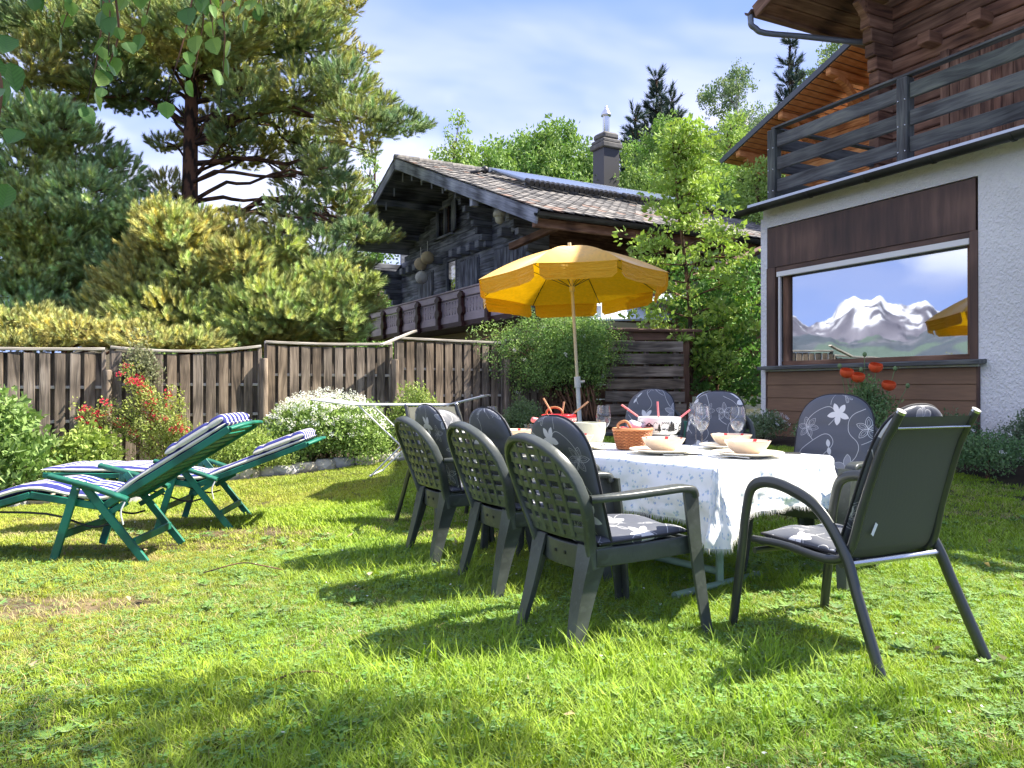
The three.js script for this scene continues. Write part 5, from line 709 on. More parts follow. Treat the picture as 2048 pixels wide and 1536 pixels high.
// ---------- lawn ----------
{
  const blades = (n, h0, h1, rad, wid, q, lean = 0.5) => { const pos = [], uv = [], nor = []; for (let k = 0; k < n; k++) { const a = q() * 6.283, r = rad * Math.sqrt(q()), x = Math.cos(a) * r, z = Math.sin(a) * r, h = mix(h0, h1, q()), b = q() * 6.283, l = lean * h * (0.3 + q()), dx = Math.cos(b), dz = Math.sin(b), w = wid * (0.7 + 0.6 * q()); const P = (t, s) => [x + dx * l * t * t - dz * s * w * (1 - t * 0.55), h * t * (1 - 0.15 * t), z + dz * l * t * t + dx * s * w * (1 - t * 0.55)]; const A = P(0, -1), B = P(0, 1), C = P(0.55, -1), D = P(0.55, 1), E = P(1, 0); for (const v of [A, B, D, A, D, C, C, D, E]) { pos.push(...v); uv.push(0, 0); } } const g = new THREE.BufferGeometry(); g.setAttribute('position', new THREE.Float32BufferAttribute(pos, 3)); g.setAttribute('uv', new THREE.Float32BufferAttribute(uv, 2)); g.computeVertexNormals(); return g; };
  const clover = q => { const pos = [], uv = []; for (let k = 0; k < 5; k++) { const a = q() * 6.28, r = 0.03 * Math.sqrt(q()), x = Math.cos(a) * r, z = Math.sin(a) * r, y = 0.02 + 0.02 * q(); for (let m = 0; m < 3; m++) { const b = m * 2.09 + q(), c = Math.cos(b), s = Math.sin(b), L = 0.013; const pt = (u, v, hh) => [x + c * u * L - s * v * L, y + hh, z + s * u * L + c * v * L]; const O = pt(0, 0, 0), A = pt(0.7, -0.55, 0.002), B = pt(1.05, 0, 0.003), D = pt(0.7, 0.55, 0.002); for (const v of [O, A, B, O, B, D]) { pos.push(...v); uv.push(0, 0); } } } const g = new THREE.BufferGeometry(); g.setAttribute('position', new THREE.Float32BufferAttribute(pos, 3)); g.setAttribute('uv', new THREE.Float32BufferAttribute(uv, 2)); g.computeVertexNormals(); return g; };
  const q = mulberry(99), kinds = [blades(14, 0.022, 0.05, 0.045, 0.0022, mulberry(1), 0.7), blades(12, 0.03, 0.07, 0.04, 0.0024, mulberry(2), 0.75), blades(5, 0.07, 0.13, 0.03, 0.0022, mulberry(3), 0.8), clover(mulberry(4))], lists = kinds.map(() => []);
  const wide = blades(16, 0.022, 0.055, 0.075, 0.0042, mulberry(6), 0.7), farL = [];
  const put = (x, d, far) => {
    if (toFence(x, d) > -1.1 + 0.08 * Math.sin(x * 3) || toWall(x, d) < 0.95 + 0.12 * Math.sin(x * 4 + d)) return; if (bare(x, d) && q() < 0.82) return;
    const dr = dryness(x, d), c = blend(blend([0.2, 0.36, 0.009], [0.36, 0.49, 0.014], fbm(x * 2, d * 2, 1, 3)), q() < 0.3 ? [0.5, 0.42, 0.12] : [0.4, 0.41, 0.02], dr * (0.5 + 0.5 * q())), y = land(x, d) - 0.004, e = new THREE.Euler((q() - 0.5) * 0.3, q() * 6.283, (q() - 0.5) * 0.3);
    const tall = fbm(x * 1.1 + 20, d * 1.1, 3, 3), s = (0.75 + 0.5 * q()) * (0.66 + 0.65 * sstep(0.4, 0.7, tall)) * mix(1, 0.7, dr);
    if (far) farL.push([M4(V(x, y, -d), e, s), jcol(c, q, 0.22)]); else { const r = q(), k = r < 0.46 ? 0 : r < 0.82 ? 1 : r < (dr < 0.4 ? 0.82 + 0.05 * sstep(0.45, 0.6, tall) * 2 : 0.82) ? 2 : 3; lists[k].push([M4(V(x, y, -d), e, s), jcol(k === 3 ? [0.12, 0.28, 0.02] : c, q, 0.22)]); }
  };
  for (let i = 0; i < 64000; i++) { const d = Math.sqrt(mix(1.5 * 1.5, 5.2 * 5.2, q())); put((q() * 2 - 1) * (0.76 * d + 0.9), d, false); }
  for (let i = 0; i < 70000; i++) { const d = Math.sqrt(mix(4.9 * 4.9, 12 * 12, q())); put((q() * 2 - 1) * (0.76 * d + 1.0), d, true); }
  for (let i = 0; i < 9000; i++) { const d = rr(-1.5, 2); put((q() * 2 - 1) * 3, d, false); }
  const G = new THREE.Group(); G.name = 'lawn_grass'; G.userData = { kind: 'stuff', label: 'short lawn grass with clover, dry and yellow toward the loungers', category: 'grass' }; scene.add(G);
  kinds.forEach((g, k) => instanced(['short_grass', 'grass_tufts', 'tall_grass', 'clover'][k], g, M.grass, lists[k], G)); instanced('far_grass', wide, M.grass, farL, G);
  const dl = []; const dg = (() => { const ps = [], uv = []; for (let m = 0; m < 7; m++) { const a = m * 0.698; for (const p of [[0, 0.004], [Math.cos(a - 0.25) * 0.009, 0.005], [Math.cos(a + 0.25) * 0.009, 0.005]].map((v, i) => i ? [v[0], v[1], Math.sin(a + (i === 1 ? -0.25 : 0.25)) * 0.009] : [0, 0.003, 0])) { ps.push(...p); uv.push(0, 0); } } const g = new THREE.BufferGeometry(); g.setAttribute('position', new THREE.Float32BufferAttribute(ps, 3)); g.setAttribute('uv', new THREE.Float32BufferAttribute(uv, 2)); g.computeVertexNormals(); return g; })();
  for (let i = 0; i < 260; i++) { const d = Math.sqrt(mix(4, 40, q())), x = (q() * 2 - 1) * 0.66 * d; if (fbm(x * 0.8, d * 0.8, 5, 2) < 0.47) continue; dl.push([M4(V(x, land(x, d) + 0.035 + q() * 0.02, -d), new THREE.Euler(q() * 0.8 - 0.2, q() * 6, 0), 0.5 + q() * 0.4), jcol([0.85, 0.85, 0.8], q, 0.05)]); }
  instanced('daisies', dg, M.petal, dl, G);
  const rosette = (() => { const sh = leafShape(0.2, 0.2), pos = [], uv = [], o = new THREE.Object3D(), w = mulberry(14); for (let k = 0; k < 9; k++) { o.rotation.set(1.0 + 0.4 * w(), k * 0.7 + w() * 0.3, 0, 'YXZ'); o.scale.setScalar(0.028 + 0.018 * w()); o.updateMatrix(); for (const t of sh.t) for (const i of t) { const p = V(...sh.v[i]).applyMatrix4(o.matrix); pos.push(p.x, p.y + 0.012, p.z); uv.push(0, 0); } } const g = new THREE.BufferGeometry(); g.setAttribute('position', new THREE.Float32BufferAttribute(pos, 3)); g.setAttribute('uv', new THREE.Float32BufferAttribute(uv, 2)); g.computeVertexNormals(); return g; })();
  const wl = []; for (let i = 0; i < 1500; i++) { const d = Math.sqrt(mix(2.2, 36, q())), x = (q() * 2 - 1) * 0.72 * d; if (fbm(x * 1.3 + 50, d * 1.3, 2, 3) < 0.55) continue; wl.push([M4(V(x, land(x, d) + 0.008, -d), new THREE.Euler((q() - 0.5) * 0.3, q() * 6.28, (q() - 0.5) * 0.3), 0.6 + 0.7 * q()), jcol([0.13, 0.27, 0.025], q, 0.3)]); } instanced('weeds', rosette, M.grass, wl, G);
  const thatch = blades(9, 0.015, 0.035, 0.06, 0.0018, mulberry(16), 1.8), tl = []; for (let i = 0; i < 5000; i++) { const d = Math.sqrt(mix(2.2, 49, q())), x = (q() * 2 - 1) * 0.72 * d; if (fbm(x * 1.7 + 70, d * 1.7, 6, 3) < 0.46) continue; tl.push([M4(V(x, land(x, d) + 0.004, -d), new THREE.Euler(0, q() * 6.28, 0), 1), jcol([0.5, 0.42, 0.16], q, 0.25)]); } instanced('thatch', thatch, M.grass, tl, G);
  // fallen leaves and twigs
  const lf = leafShape(0.32), lg = geoFrom(lf.v.flat(), lf.v.flatMap(() => [0, 0]), lf.t.flat(), true); const fl = [];
  for (let i = 0; i < 46; i++) { const d = Math.sqrt(mix(4.4, 36, q())), x = (q() * 2 - 1) * 0.66 * d; fl.push([M4(V(x, land(x, d) + 0.03 + q() * 0.02, -d), new THREE.Euler(1.3 + q() * 0.5, q() * 6, q()), 0.035 + 0.035 * q()), jcol(q() < 0.5 ? [0.42, 0.3, 0.14] : [0.5, 0.44, 0.26], q, 0.2)]); }
  const FLv = instanced('fallen_leaves', lg, M.petal, fl, scene); FLv.userData = { kind: 'stuff', label: 'a few dry fallen leaves scattered on the lawn', category: 'leaves' };
  const tw = (label, x, d, pts) => single('dry_twig', tube(pts.map(p => V(...p)), 0.004, 5, 14), M.barkGrey, label, 'twig', [x, land(x, d) + 0.03, -d], 0, 'dry twigs on the lawn');
  tw('curved dry twig on the shaded lawn in the foreground', -0.78, 2.8, [[-0.1, 0, 0], [0, 0.02, -0.04], [0.1, 0.02, -0.03], [0.2, 0.0, 0.02]]); tw('long pale straw lying on the lawn between lounger and chairs', -1.6, 4.55, [[-0.2, 0, 0.06], [0, 0.04, -0.02], [0.12, 0.03, 0.0], [0.26, 0.01, 0.03]]);
}
// ---------- birches near the camera ----------
{
  const birch = (label, x, d, h, blobs, seed, dens) => broadleaf('birch_tree', label, [x, land(x, d), -d], h, 0.13, blobs, SPRAY.beech, 0.9, dens, (p, q, nz) => blend([0.12, 0.26, 0.05], [0.2, 0.36, 0.07], nz), { bark: M.barkBirch, seed, gap: 0.36, group: 'birches beside the camera' });
  const b1 = [], q = mulberry(17); for (let i = 0; i < 64; i++) b1.push([(q() - 0.5) * 8.4 - 0.5, 4.3 + q() * 3.0, (q() - 0.5) * 2.4, 0.5, 0.4, 0.45]);
  birch('birch right of the camera whose crown shades the foreground lawn', 4.4, 2.2, 7.6, b1, 41, 14);
  const T = birch('birch left of the camera with leafy twigs hanging into view', -2.6, 0.2, 6.5, [[0, 5.5, 0, 1.2, 0.8, 1.2], [-0.8, 6, 0.6, 1, 0.7, 1], [0.4, 4.6, -0.3, 0.8, 0.5, 0.7], [0.9, 3.9, -1.0, 0.7, 0.4, 0.6]], 42, 12);
  // ovate toothed leaf
  const lv = []; const N = 7; const rim = s => Array.from({ length: N + 1 }, (_, i) => { const t = i / N, w = 0.46 * Math.pow(Math.sin(Math.PI * Math.pow(t, 0.62)), 0.8) * (1 + (i % 2 ? 0.05 : -0.05)); return V(s * w, t * 1.0, -0.12 * w - 0.1 * t * t); });
  const pos = [], uv = []; for (const s of [-1, 1]) { const R = rim(s); for (let i = 0; i < N; i++) { const a = V(0, i / N, -0.1 * (i / N) ** 2 + 0.03), b = V(0, (i + 1) / N, -0.1 * ((i + 1) / N) ** 2 + 0.03); for (const v of s > 0 ? [a, R[i], R[i + 1], a, R[i + 1], b] : [a, R[i + 1], R[i], a, b, R[i + 1]]) { pos.push(v.x, v.y, v.z); uv.push(v.x + 0.5, v.y); } } }
  const leafG = new THREE.BufferGeometry(); leafG.setAttribute('position', new THREE.Float32BufferAttribute(pos, 3)); leafG.setAttribute('uv', new THREE.Float32BufferAttribute(uv, 2)); leafG.computeVertexNormals();
  const lm = [[0.16, 0.36, 0.05], [0.22, 0.42, 0.06], [0.11, 0.27, 0.05], [0.28, 0.46, 0.08]].map(c => new THREE.MeshPhysicalMaterial({ color: lin(...c), roughness: 0.8, transmission: 0.45, thickness: 0, side: THREE.DoubleSide, map: dataTex(64, 64, (u, v) => { const k = 0.86 + 0.14 * Math.min(1, Math.abs(((v * 8 + Math.abs(u - 0.5) * 6) % 1) - 0.5) * 3.2) * (Math.abs(u - 0.5) < 0.02 ? 0.8 : 1); return [k, k, k * 0.95]; }) }));
  const o = V(T.position.x, T.position.y, T.position.z);
  // twig start/end in metres (x, y, distance)
  const tw = [[[-1.305, 2.437, 2.3], [-1.35, 2.168, 2.3]], [[-1.191, 2.379, 2.2], [-1.156, 2.05, 2.2]], [[-1.206, 2.464, 2.4], [-1.222, 2.277, 2.4]], [[-1.231, 2.347, 2.3], [-1.275, 1.936, 2.3]], [[-1.204, 2.222, 2.35], [-1.28, 2.008, 2.35]], [[-1.175, 2.553, 2.5], [-1.208, 2.244, 2.5]], [[-0.906, 2.379, 2.2], [-0.991, 1.921, 2.2]], [[-0.932, 2.407, 2.3], [-0.954, 2.026, 2.3]], [[-0.926, 2.432, 2.4], [-0.91, 1.988, 2.4]], [[-0.941, 2.378, 2.25], [-0.875, 2.13, 2.25]], [[-0.935, 2.611, 2.6], [-0.927, 2.341, 2.6]], [[-0.851, 2.577, 2.6], [-0.868, 2.375, 2.6]], [[-1.44, 2.407, 2.3], [-1.425, 2.257, 2.3]], [[-0.746, 1.669, 1.05], [-0.708, 1.369, 1.05]], [[-0.704, 1.564, 1.0], [-0.668, 1.441, 1.0]]];
  const lq = mulberry(77);
  for (const [ti, [a, b]] of tw.entries()) {
    const A = V(a[0], a[1], -a[2]).sub(o), B = V(b[0], b[1], -b[2]).sub(o), A2 = V(0.4 + ti * 0.03, 3.9, -0.4 - ti * 0.04), pts = [...curve([A2, A.clone().add(V(0, 0.5, 0)).lerp(A2, 0.15), A, A.clone().lerp(B, 0.5).add(V(0.02, 0, 0)), B], 30)], t = part('hanging_twig', taper(pts, 0.006, 0.0012, 5), M.bark, T), n = 7;
    for (let k = 0; k < n; k++) { const s = 17 + (k / (n - 1)) * 13, p = pts[Math.min(30, Math.floor(s))].clone(), m = part('leaf', leafG, lm[ti >= 13 ? 2 : Math.floor(lq() * 4)], t), L = (ti >= 13 ? 0.034 : 0.052) * (0.7 + 0.5 * lq()); p.add(V((lq() - 0.5) * 0.05, (lq() - 0.5) * 0.03, (lq() - 0.5) * 0.05)); m.position.copy(p); m.rotation.set(Math.PI + (lq() - 0.5) * 0.9, lq() * 6.283, (lq() - 0.5) * 0.9, 'YXZ'); m.scale.setScalar(L); }  // nearest twigs always take the darkest green: their shade put into the colour
  }
}
// ---------- garden furniture ----------
const deg = Math.PI / 180;
// back surface of the moulded chair: x across, s up the back (0 at seat .. 1 at top)
const backPt = (x, s, off = 0) => V(x, 0.40 + s * 0.46, -0.235 - s * 0.15 - 0.10 * s * s * 0.3 - 0.035 * (1 - Math.pow(x / 0.26, 2)) + off);
const backHalf = s => s < 0.52 ? mix(0.205, 0.245, sstep(0, 0.45, s)) : 0.245 * Math.sqrt(Math.max(0, 1 - Math.pow((s - 0.52) / 0.48, 2.4)));
function mouldedChair(label, pos, turn) {
  const C = thing('plastic_chair', label, 'chair', pos, turn, 'dark plastic garden armchairs');
  // frame: arch running from seat corner over the top
  const arch = []; for (let i = 0; i <= 40; i++) { const t = i / 40; let s, x; if (t < 0.3) { s = mix(-0.12, 0.52, t / 0.3); x = -backHalf(Math.max(0, s)); } else if (t > 0.7) { s = mix(0.52, -0.12, (t - 0.7) / 0.3); x = backHalf(Math.max(0, s)); } else { const a = (t - 0.3) / 0.4 * Math.PI; x = -Math.cos(a) * 0.245; s = 0.52 + 0.48 * Math.pow(Math.sin(a), 0.85); } arch.push(backPt(x, s)); }
  part('back_frame', sweep(arch, rectProf(0.032, 0.05, 0.009), V(0, 0.3, 1)), M.plastic, C);
  for (let k = 0; k < 7; k++) { const s = 0.21 + k * 0.112, w = backHalf(s); if (w < 0.06) continue; const pts = []; for (let i = 0; i <= 10; i++) pts.push(backPt(mix(-w, w, i / 10), s, -0.004)); part('back_slat', sweep(pts, rectProf(0.01, 0.03, 0.003), V(0, 1, -0.3)), M.plastic, C); }
  for (let k = -2; k <= 2; k++) { const x = k * 0.078; let sm = 0.98; while (backHalf(sm) < Math.abs(x) + 0.005) sm -= 0.01; const pts = []; for (let i = 0; i <= 10; i++) pts.push(backPt(x * mix(0.86, 1.04, i / 10), mix(0.14, sm, i / 10), -0.005)); part('back_slat', sweep(pts, rectProf(0.026, 0.012, 0.003), V(0, 0.3, 1)), M.plastic, C); }
  const lp = []; for (let i = 0; i <= 8; i++) lp.push(backPt(mix(-0.205, 0.205, i / 8), 0.155, 0)); part('back_slat', sweep(lp, rectProf(0.01, 0.05, 0.003), V(0, 1, -0.3)), M.plastic, C);
  const ap = part('rear_apron', sweep(Array.from({ length: 9 }, (_, i) => V(mix(-0.2, 0.2, i / 8), 0.372, -0.225 - 0.035 * (1 - Math.pow((i - 4) / 4, 2)))), rectProf(0.014, 0.1, 0.005), V(0, 1, 0)), M.plastic, C);
  for (const x of [-0.035, 0.035]) part('slot', bx(0.012, 0.012, 0.004, x, 0.378, -0.2685), M.black, ap);
  // seat: dished plate with rim
  const sp = [], su = [], si = []; const N = 12; for (let j = 0; j <= N; j++) for (let i = 0; i <= N; i++) { const u = -1 + 2 * i / N, v = j / N, hw = mix(0.215, 0.245, v); sp.push(u * hw, 0.415 + 0.02 * v - 0.018 * (1 - u * u) * Math.sin(v * Math.PI) - 0.02 * Math.pow(v, 8), mix(-0.24, 0.235, v)); su.push(u, v); if (i < N && j < N) { const a = j * (N + 1) + i, b = a + N + 1; si.push(a, b, b + 1, a, b + 1, a + 1); } } const top = geoFrom(sp, su, si), bot = top.clone().translate(0, -0.012, 0);
  part('seat', [top, bot, ...[-1, 1].map(s => sweep([V(s * 0.215, 0.385, -0.24), V(s * 0.23, 0.39, 0), V(s * 0.246, 0.4, 0.235)], rectProf(0.02, 0.075, 0.006), V(0, 1, 0))), sweep([V(-0.246, 0.395, 0.235), V(0, 0.39, 0.25), V(0.246, 0.395, 0.235)], rectProf(0.02, 0.07, 0.006), V(0, 1, 0))], M.plastic, C);
  for (const s of [-1, 1]) {
    // arm: flat band from the back frame forward, turning down into the front leg
    const arm = curve([V(s * 0.245, 0.625, -0.29), V(s * 0.275, 0.632, -0.18), V(s * 0.285, 0.642, 0.02), V(s * 0.285, 0.645, 0.17), V(s * 0.284, 0.635, 0.2), V(s * 0.28, 0.61, 0.21)], 20);
    part('arm', sweep(arm, rectProf(0.062, 0.03, 0.008), V(0, 0.9, 0.35)), M.plastic, C);
    // angle-section legs
    const leg = (t, b, dz, w0 = 0.085, w1 = 0.042) => { const ring = (p, w) => { const th = 0.013; const o = [[0, 0], [1, 0], [1, th / w], [th / w, th / w], [th / w, 1], [0, 1]].map(([a, c]) => V(p.x - s * a * w, p.y, p.z - dz * c * w)); return s * dz > 0 ? o : o.reverse(); }; const rings = []; for (let i = 0; i <= 6; i++) { const k = i / 6; rings.push(ring(t.clone().lerp(b, k).add(V(s * -0.012 * Math.sin(k * 3.14), 0, 0)), mix(w0, w1, Math.pow(k, 0.8)))); } return loft(rings, true, true); };
    part('leg', leg(V(s * 0.3, 0.63, 0.225), V(s * 0.305, 0, 0.31), 1, 0.075, 0.048), M.plastic, C);
    part('leg', leg(V(s * 0.222, 0.43, -0.262), V(s * 0.222, 0, -0.36), -1, 0.1, 0.046), M.plastic, C);
  }
  return C;
}
function seatCushion(label, pos, turn, o = {}) {
  const C = thing('chair_cushion', label, 'cushion', pos, turn, 'dark floral chair cushions'), lift = o.lift ?? 0, lean = o.lean ?? 0.24, W = o.w ?? 0.225, z0 = o.z0 ?? -0.2, hgt = o.h ?? 0.565, base = 0.445 + lift;
  const bk = (u, v, f) => { const t = (v + 1) / 2, hw = W * (t > 0.6 ? Math.pow(Math.max(0, 1 - Math.pow((t - 0.6) / 0.4, 2.6)), 0.42) * 0.999 + 0.001 : 1), y = base + t * hgt, z = z0 - t * hgt * lean - 0.012 * t * t; const seam = 1 - 0.35 * Math.exp(-Math.pow((t - 0.36) / 0.02, 2)) - 0.35 * Math.exp(-Math.pow((t - 0.68) / 0.02, 2)), th = f * 0.03 * seam + 0.03; return V(u * hw, y - th * lean * 0 , z + th); };
  const bp = part('back_pad', pad(20, 36, bk), M.floralV[(o.v ?? 0) % 8], C);
  const edge = []; for (let i = 0; i <= 60; i++) { const a = i / 60; let u, v; if (a < 0.36) { u = -1; v = mix(-1, 0.2, a / 0.36); } else if (a > 0.64) { u = 1; v = mix(0.2, -1, (a - 0.64) / 0.36); } else { const b = (a - 0.36) / 0.28; u = mix(-1, 1, b); const tt = 0.6 + 0.4 * Math.pow(1 - Math.pow(Math.abs(u) < 0.999 ? Math.abs(u) : 0.999, 1 / 0.42), 1 / 2.6); const y = base + tt * hgt; edge.push(V(u * W, y, z0 - tt * hgt * lean - 0.012 * tt * tt + 0.03)); continue; } edge.push(bk(u, v, 0)); }
  part('piping', tube(edge, 0.006, 6), M.piping, bp);
  const st = (u, v, f) => { const t = (v + 1) / 2; return V(u * (W + 0.005), base - 0.005 + 0.012 * t + f * 0.026 + 0.008 * Math.sin(u * 5 + t * 7) * Math.abs(f), mix(z0 - 0.03, 0.235 + (o.front ?? 0), t)); };
  const sp = part('seat_pad', (() => { const g = pad(20, 20, st); const i = g.index.array; for (let k = 0; k < i.length; k += 3) { const x = i[k]; i[k] = i[k + 1]; i[k + 1] = x; } g.computeVertexNormals(); return g; })(), M.floralV[((o.v ?? 0) + 3) % 8], C);
  const se = []; for (let i = 0; i <= 48; i++) { const a = i / 48 * 4, k = Math.floor(Math.min(3.999, a)), b = a - k; const [u, v] = [[mix(-1, 1, b), -1], [1, mix(-1, 1, b)], [mix(1, -1, b), 1], [-1, mix(1, -1, b)]][k]; se.push(st(u * 0.985, v * 0.985, 0)); } part('piping', tube(se, 0.006, 6), M.piping, sp);
  if (o.tag) part('care_tag', at(bx(0.05, 0.001, 0.045), W + 0.016, base - 0.022, 0.06, 0, 0, -1.0), M.white, sp);
  return C;
}
const F = (az) => (180 - az) * deg;
const chairs = [['nearest dark plastic armchair with lattice back on the left of the table', 0.45, 3.5, 60, 'cushion on the nearest plastic armchair left of the table, white care tag showing', true], ['middle of the three lattice backed plastic armchairs left of the table', 0.12, 4.34, 60, 'cushion on the middle armchair left of the table', false], ['farthest lattice backed plastic armchair left of the table, next to the airer', -0.27, 5.0, 61, 'cushion on the farthest armchair left of the table', false],
  ['dark plastic armchair on the far side behind the sling chair', 1.76, 4.48, 226, 'large flowered cushion facing the camera below the orange poppies', false], ['dark plastic armchair on the house side in the middle of the row', 1.36, 5.62, 222, 'cushion facing the camera between the wine glasses and the white wall', false], ['dark plastic armchair farthest along the house side behind the white pot', 1.0, 6.35, 220, 'cushion whose rounded top shows above the white fondue pot', false]];
for (const [ci, [l, x, d, az, cl, tg]] of chairs.entries()) { const a = mouldedChair(l, [x, land(x, d), -d], F(az)), b = seatCushion(cl, [x, land(x, d), -d], F(az), { v: [0, 5, 2, 0, 4, 7][ci], tag: tg, h: az < 90 ? 0.5 : 0.565 }); a.scale.setScalar(1.04); b.scale.setScalar(1.04); }
// tubular sling chairs
function slingChair(label, pos, turn) {
  const C = thing('sling_chair', label, 'chair', pos, turn, 'metal sling armchairs');
  for (const s of [-1, 1]) {
    const side = [...curve([V(s * 0.31, 0, 0.36), V(s * 0.3, 0.3, 0.315), V(s * 0.295, 0.52, 0.285), V(s * 0.295, 0.62, 0.25), V(s * 0.295, 0.652, 0.17), V(s * 0.29, 0.64, 0.05), V(s * 0.285, 0.58, -0.1), V(s * 0.285, 0.42, -0.235), V(s * 0.295, 0.3, -0.29), V(s * 0.32, 0, -0.43)], 46)];
    part('side_frame', sweep(side, roundProf(0.016, 10, 0.024).map(([a, b]) => [b, a]), V(1, 0, 0)), M.anth, C);
    part('back_tube', sweep(curve([V(s * 0.265, 0.4, 0.27), V(s * 0.265, 0.405, 0.1), V(s * 0.265, 0.395, -0.16), V(s * 0.262, 0.43, -0.225), V(s * 0.25, 0.6, -0.28), V(s * 0.236, 0.84, -0.365), V(s * 0.232, 0.9, -0.4), V(s * 0.232, 0.95, -0.43)], 30), roundProf(0.017, 10), V(1, 0, 0)), M.anth, C);
    part('end_cap', at(new THREE.CylinderGeometry(0.018, 0.018, 0.01, 12), s * 0.232, 0.953, -0.432, -0.55), M.steel, C);
  }
  for (const [y, z, w] of [[0.395, 0.25, 0.27], [0.385, -0.2, 0.27], [0.36, 0.24, 0.29]]) part('crossbar', tube([V(-w, y, z), V(w, y, z)], 0.013, 8), M.anth, C);
  part('back_rail', tube([V(-0.285, 0.395, -0.245), V(0.285, 0.395, -0.245)], 0.012, 8), M.steel, C);
  const spts = [[0.4, 0.27], [0.393, 0.1], [0.385, -0.14], [0.41, -0.2], [0.45, -0.232], [0.6, -0.282], [0.84, -0.365], [0.9, -0.4], [0.935, -0.42]];
  const sp = [], su = [], si = []; const prof = new THREE.CatmullRomCurve3(spts.map(([y, z]) => V(0, y, z)), false, 'centripetal').getPoints(30); prof.forEach((p, j) => { for (let i = 0; i <= 8; i++) { const u = -1 + i / 4, w = mix(0.262, 0.235, j / 30), sg = 0.012 * (1 - u * u); sp.push(u * w, p.y - (j < 14 ? sg : 0), p.z - (j >= 14 ? sg : 0)); su.push((u + 1) * w * 2, j * 0.033 * 2); if (i < 8 && j < 30) { const a = j * 9 + i; si.push(a, a + 9, a + 10, a, a + 10, a + 1); } } });
  const sm = M.sling.clone(); sm.side = THREE.DoubleSide; part('sling', geoFrom(sp, su, si), sm, C);
  part('seam', tube([V(-0.225, 0.895, -0.412), V(0.225, 0.895, -0.412)], 0.004, 6), M.steel, C);
  part('label_patch', at(bx(0.014, 0.05, 0.002), 0.17, 0.52, -0.275, 0, 0, 0.6), M.white, C);
  return C;
}
{
  const x = 1.42, d = 3.3; const SC = slingChair('metal sling armchair seen from behind at the near end of the table', [x, 0, -d], F(-26)), SQ = seatCushion('cushion on the near sling armchair with its back to the camera', [x, 0, -d], F(-26), { w: 0.22, z0: -0.17, lean: 0.36, h: 0.56, lift: -0.03, front: 0.03, v: 6 }); SC.scale.set(0.93, 1.06, 1.02); SQ.scale.set(0.93, 1.06, 1.02);
  const x2 = -0.46, d2 = 6.1; slingChair('metal sling armchair facing the camera at the far end of the table', [x2, land(x2, d2), -d2], F(150)); seatCushion('wide pale lit cushion on the sling armchair at the far table end', [x2, land(x2, d2), -d2], F(150), { w: 0.22, z0: -0.17, lean: 0.36, h: 0.5, lift: -0.03, v: 1 });
}
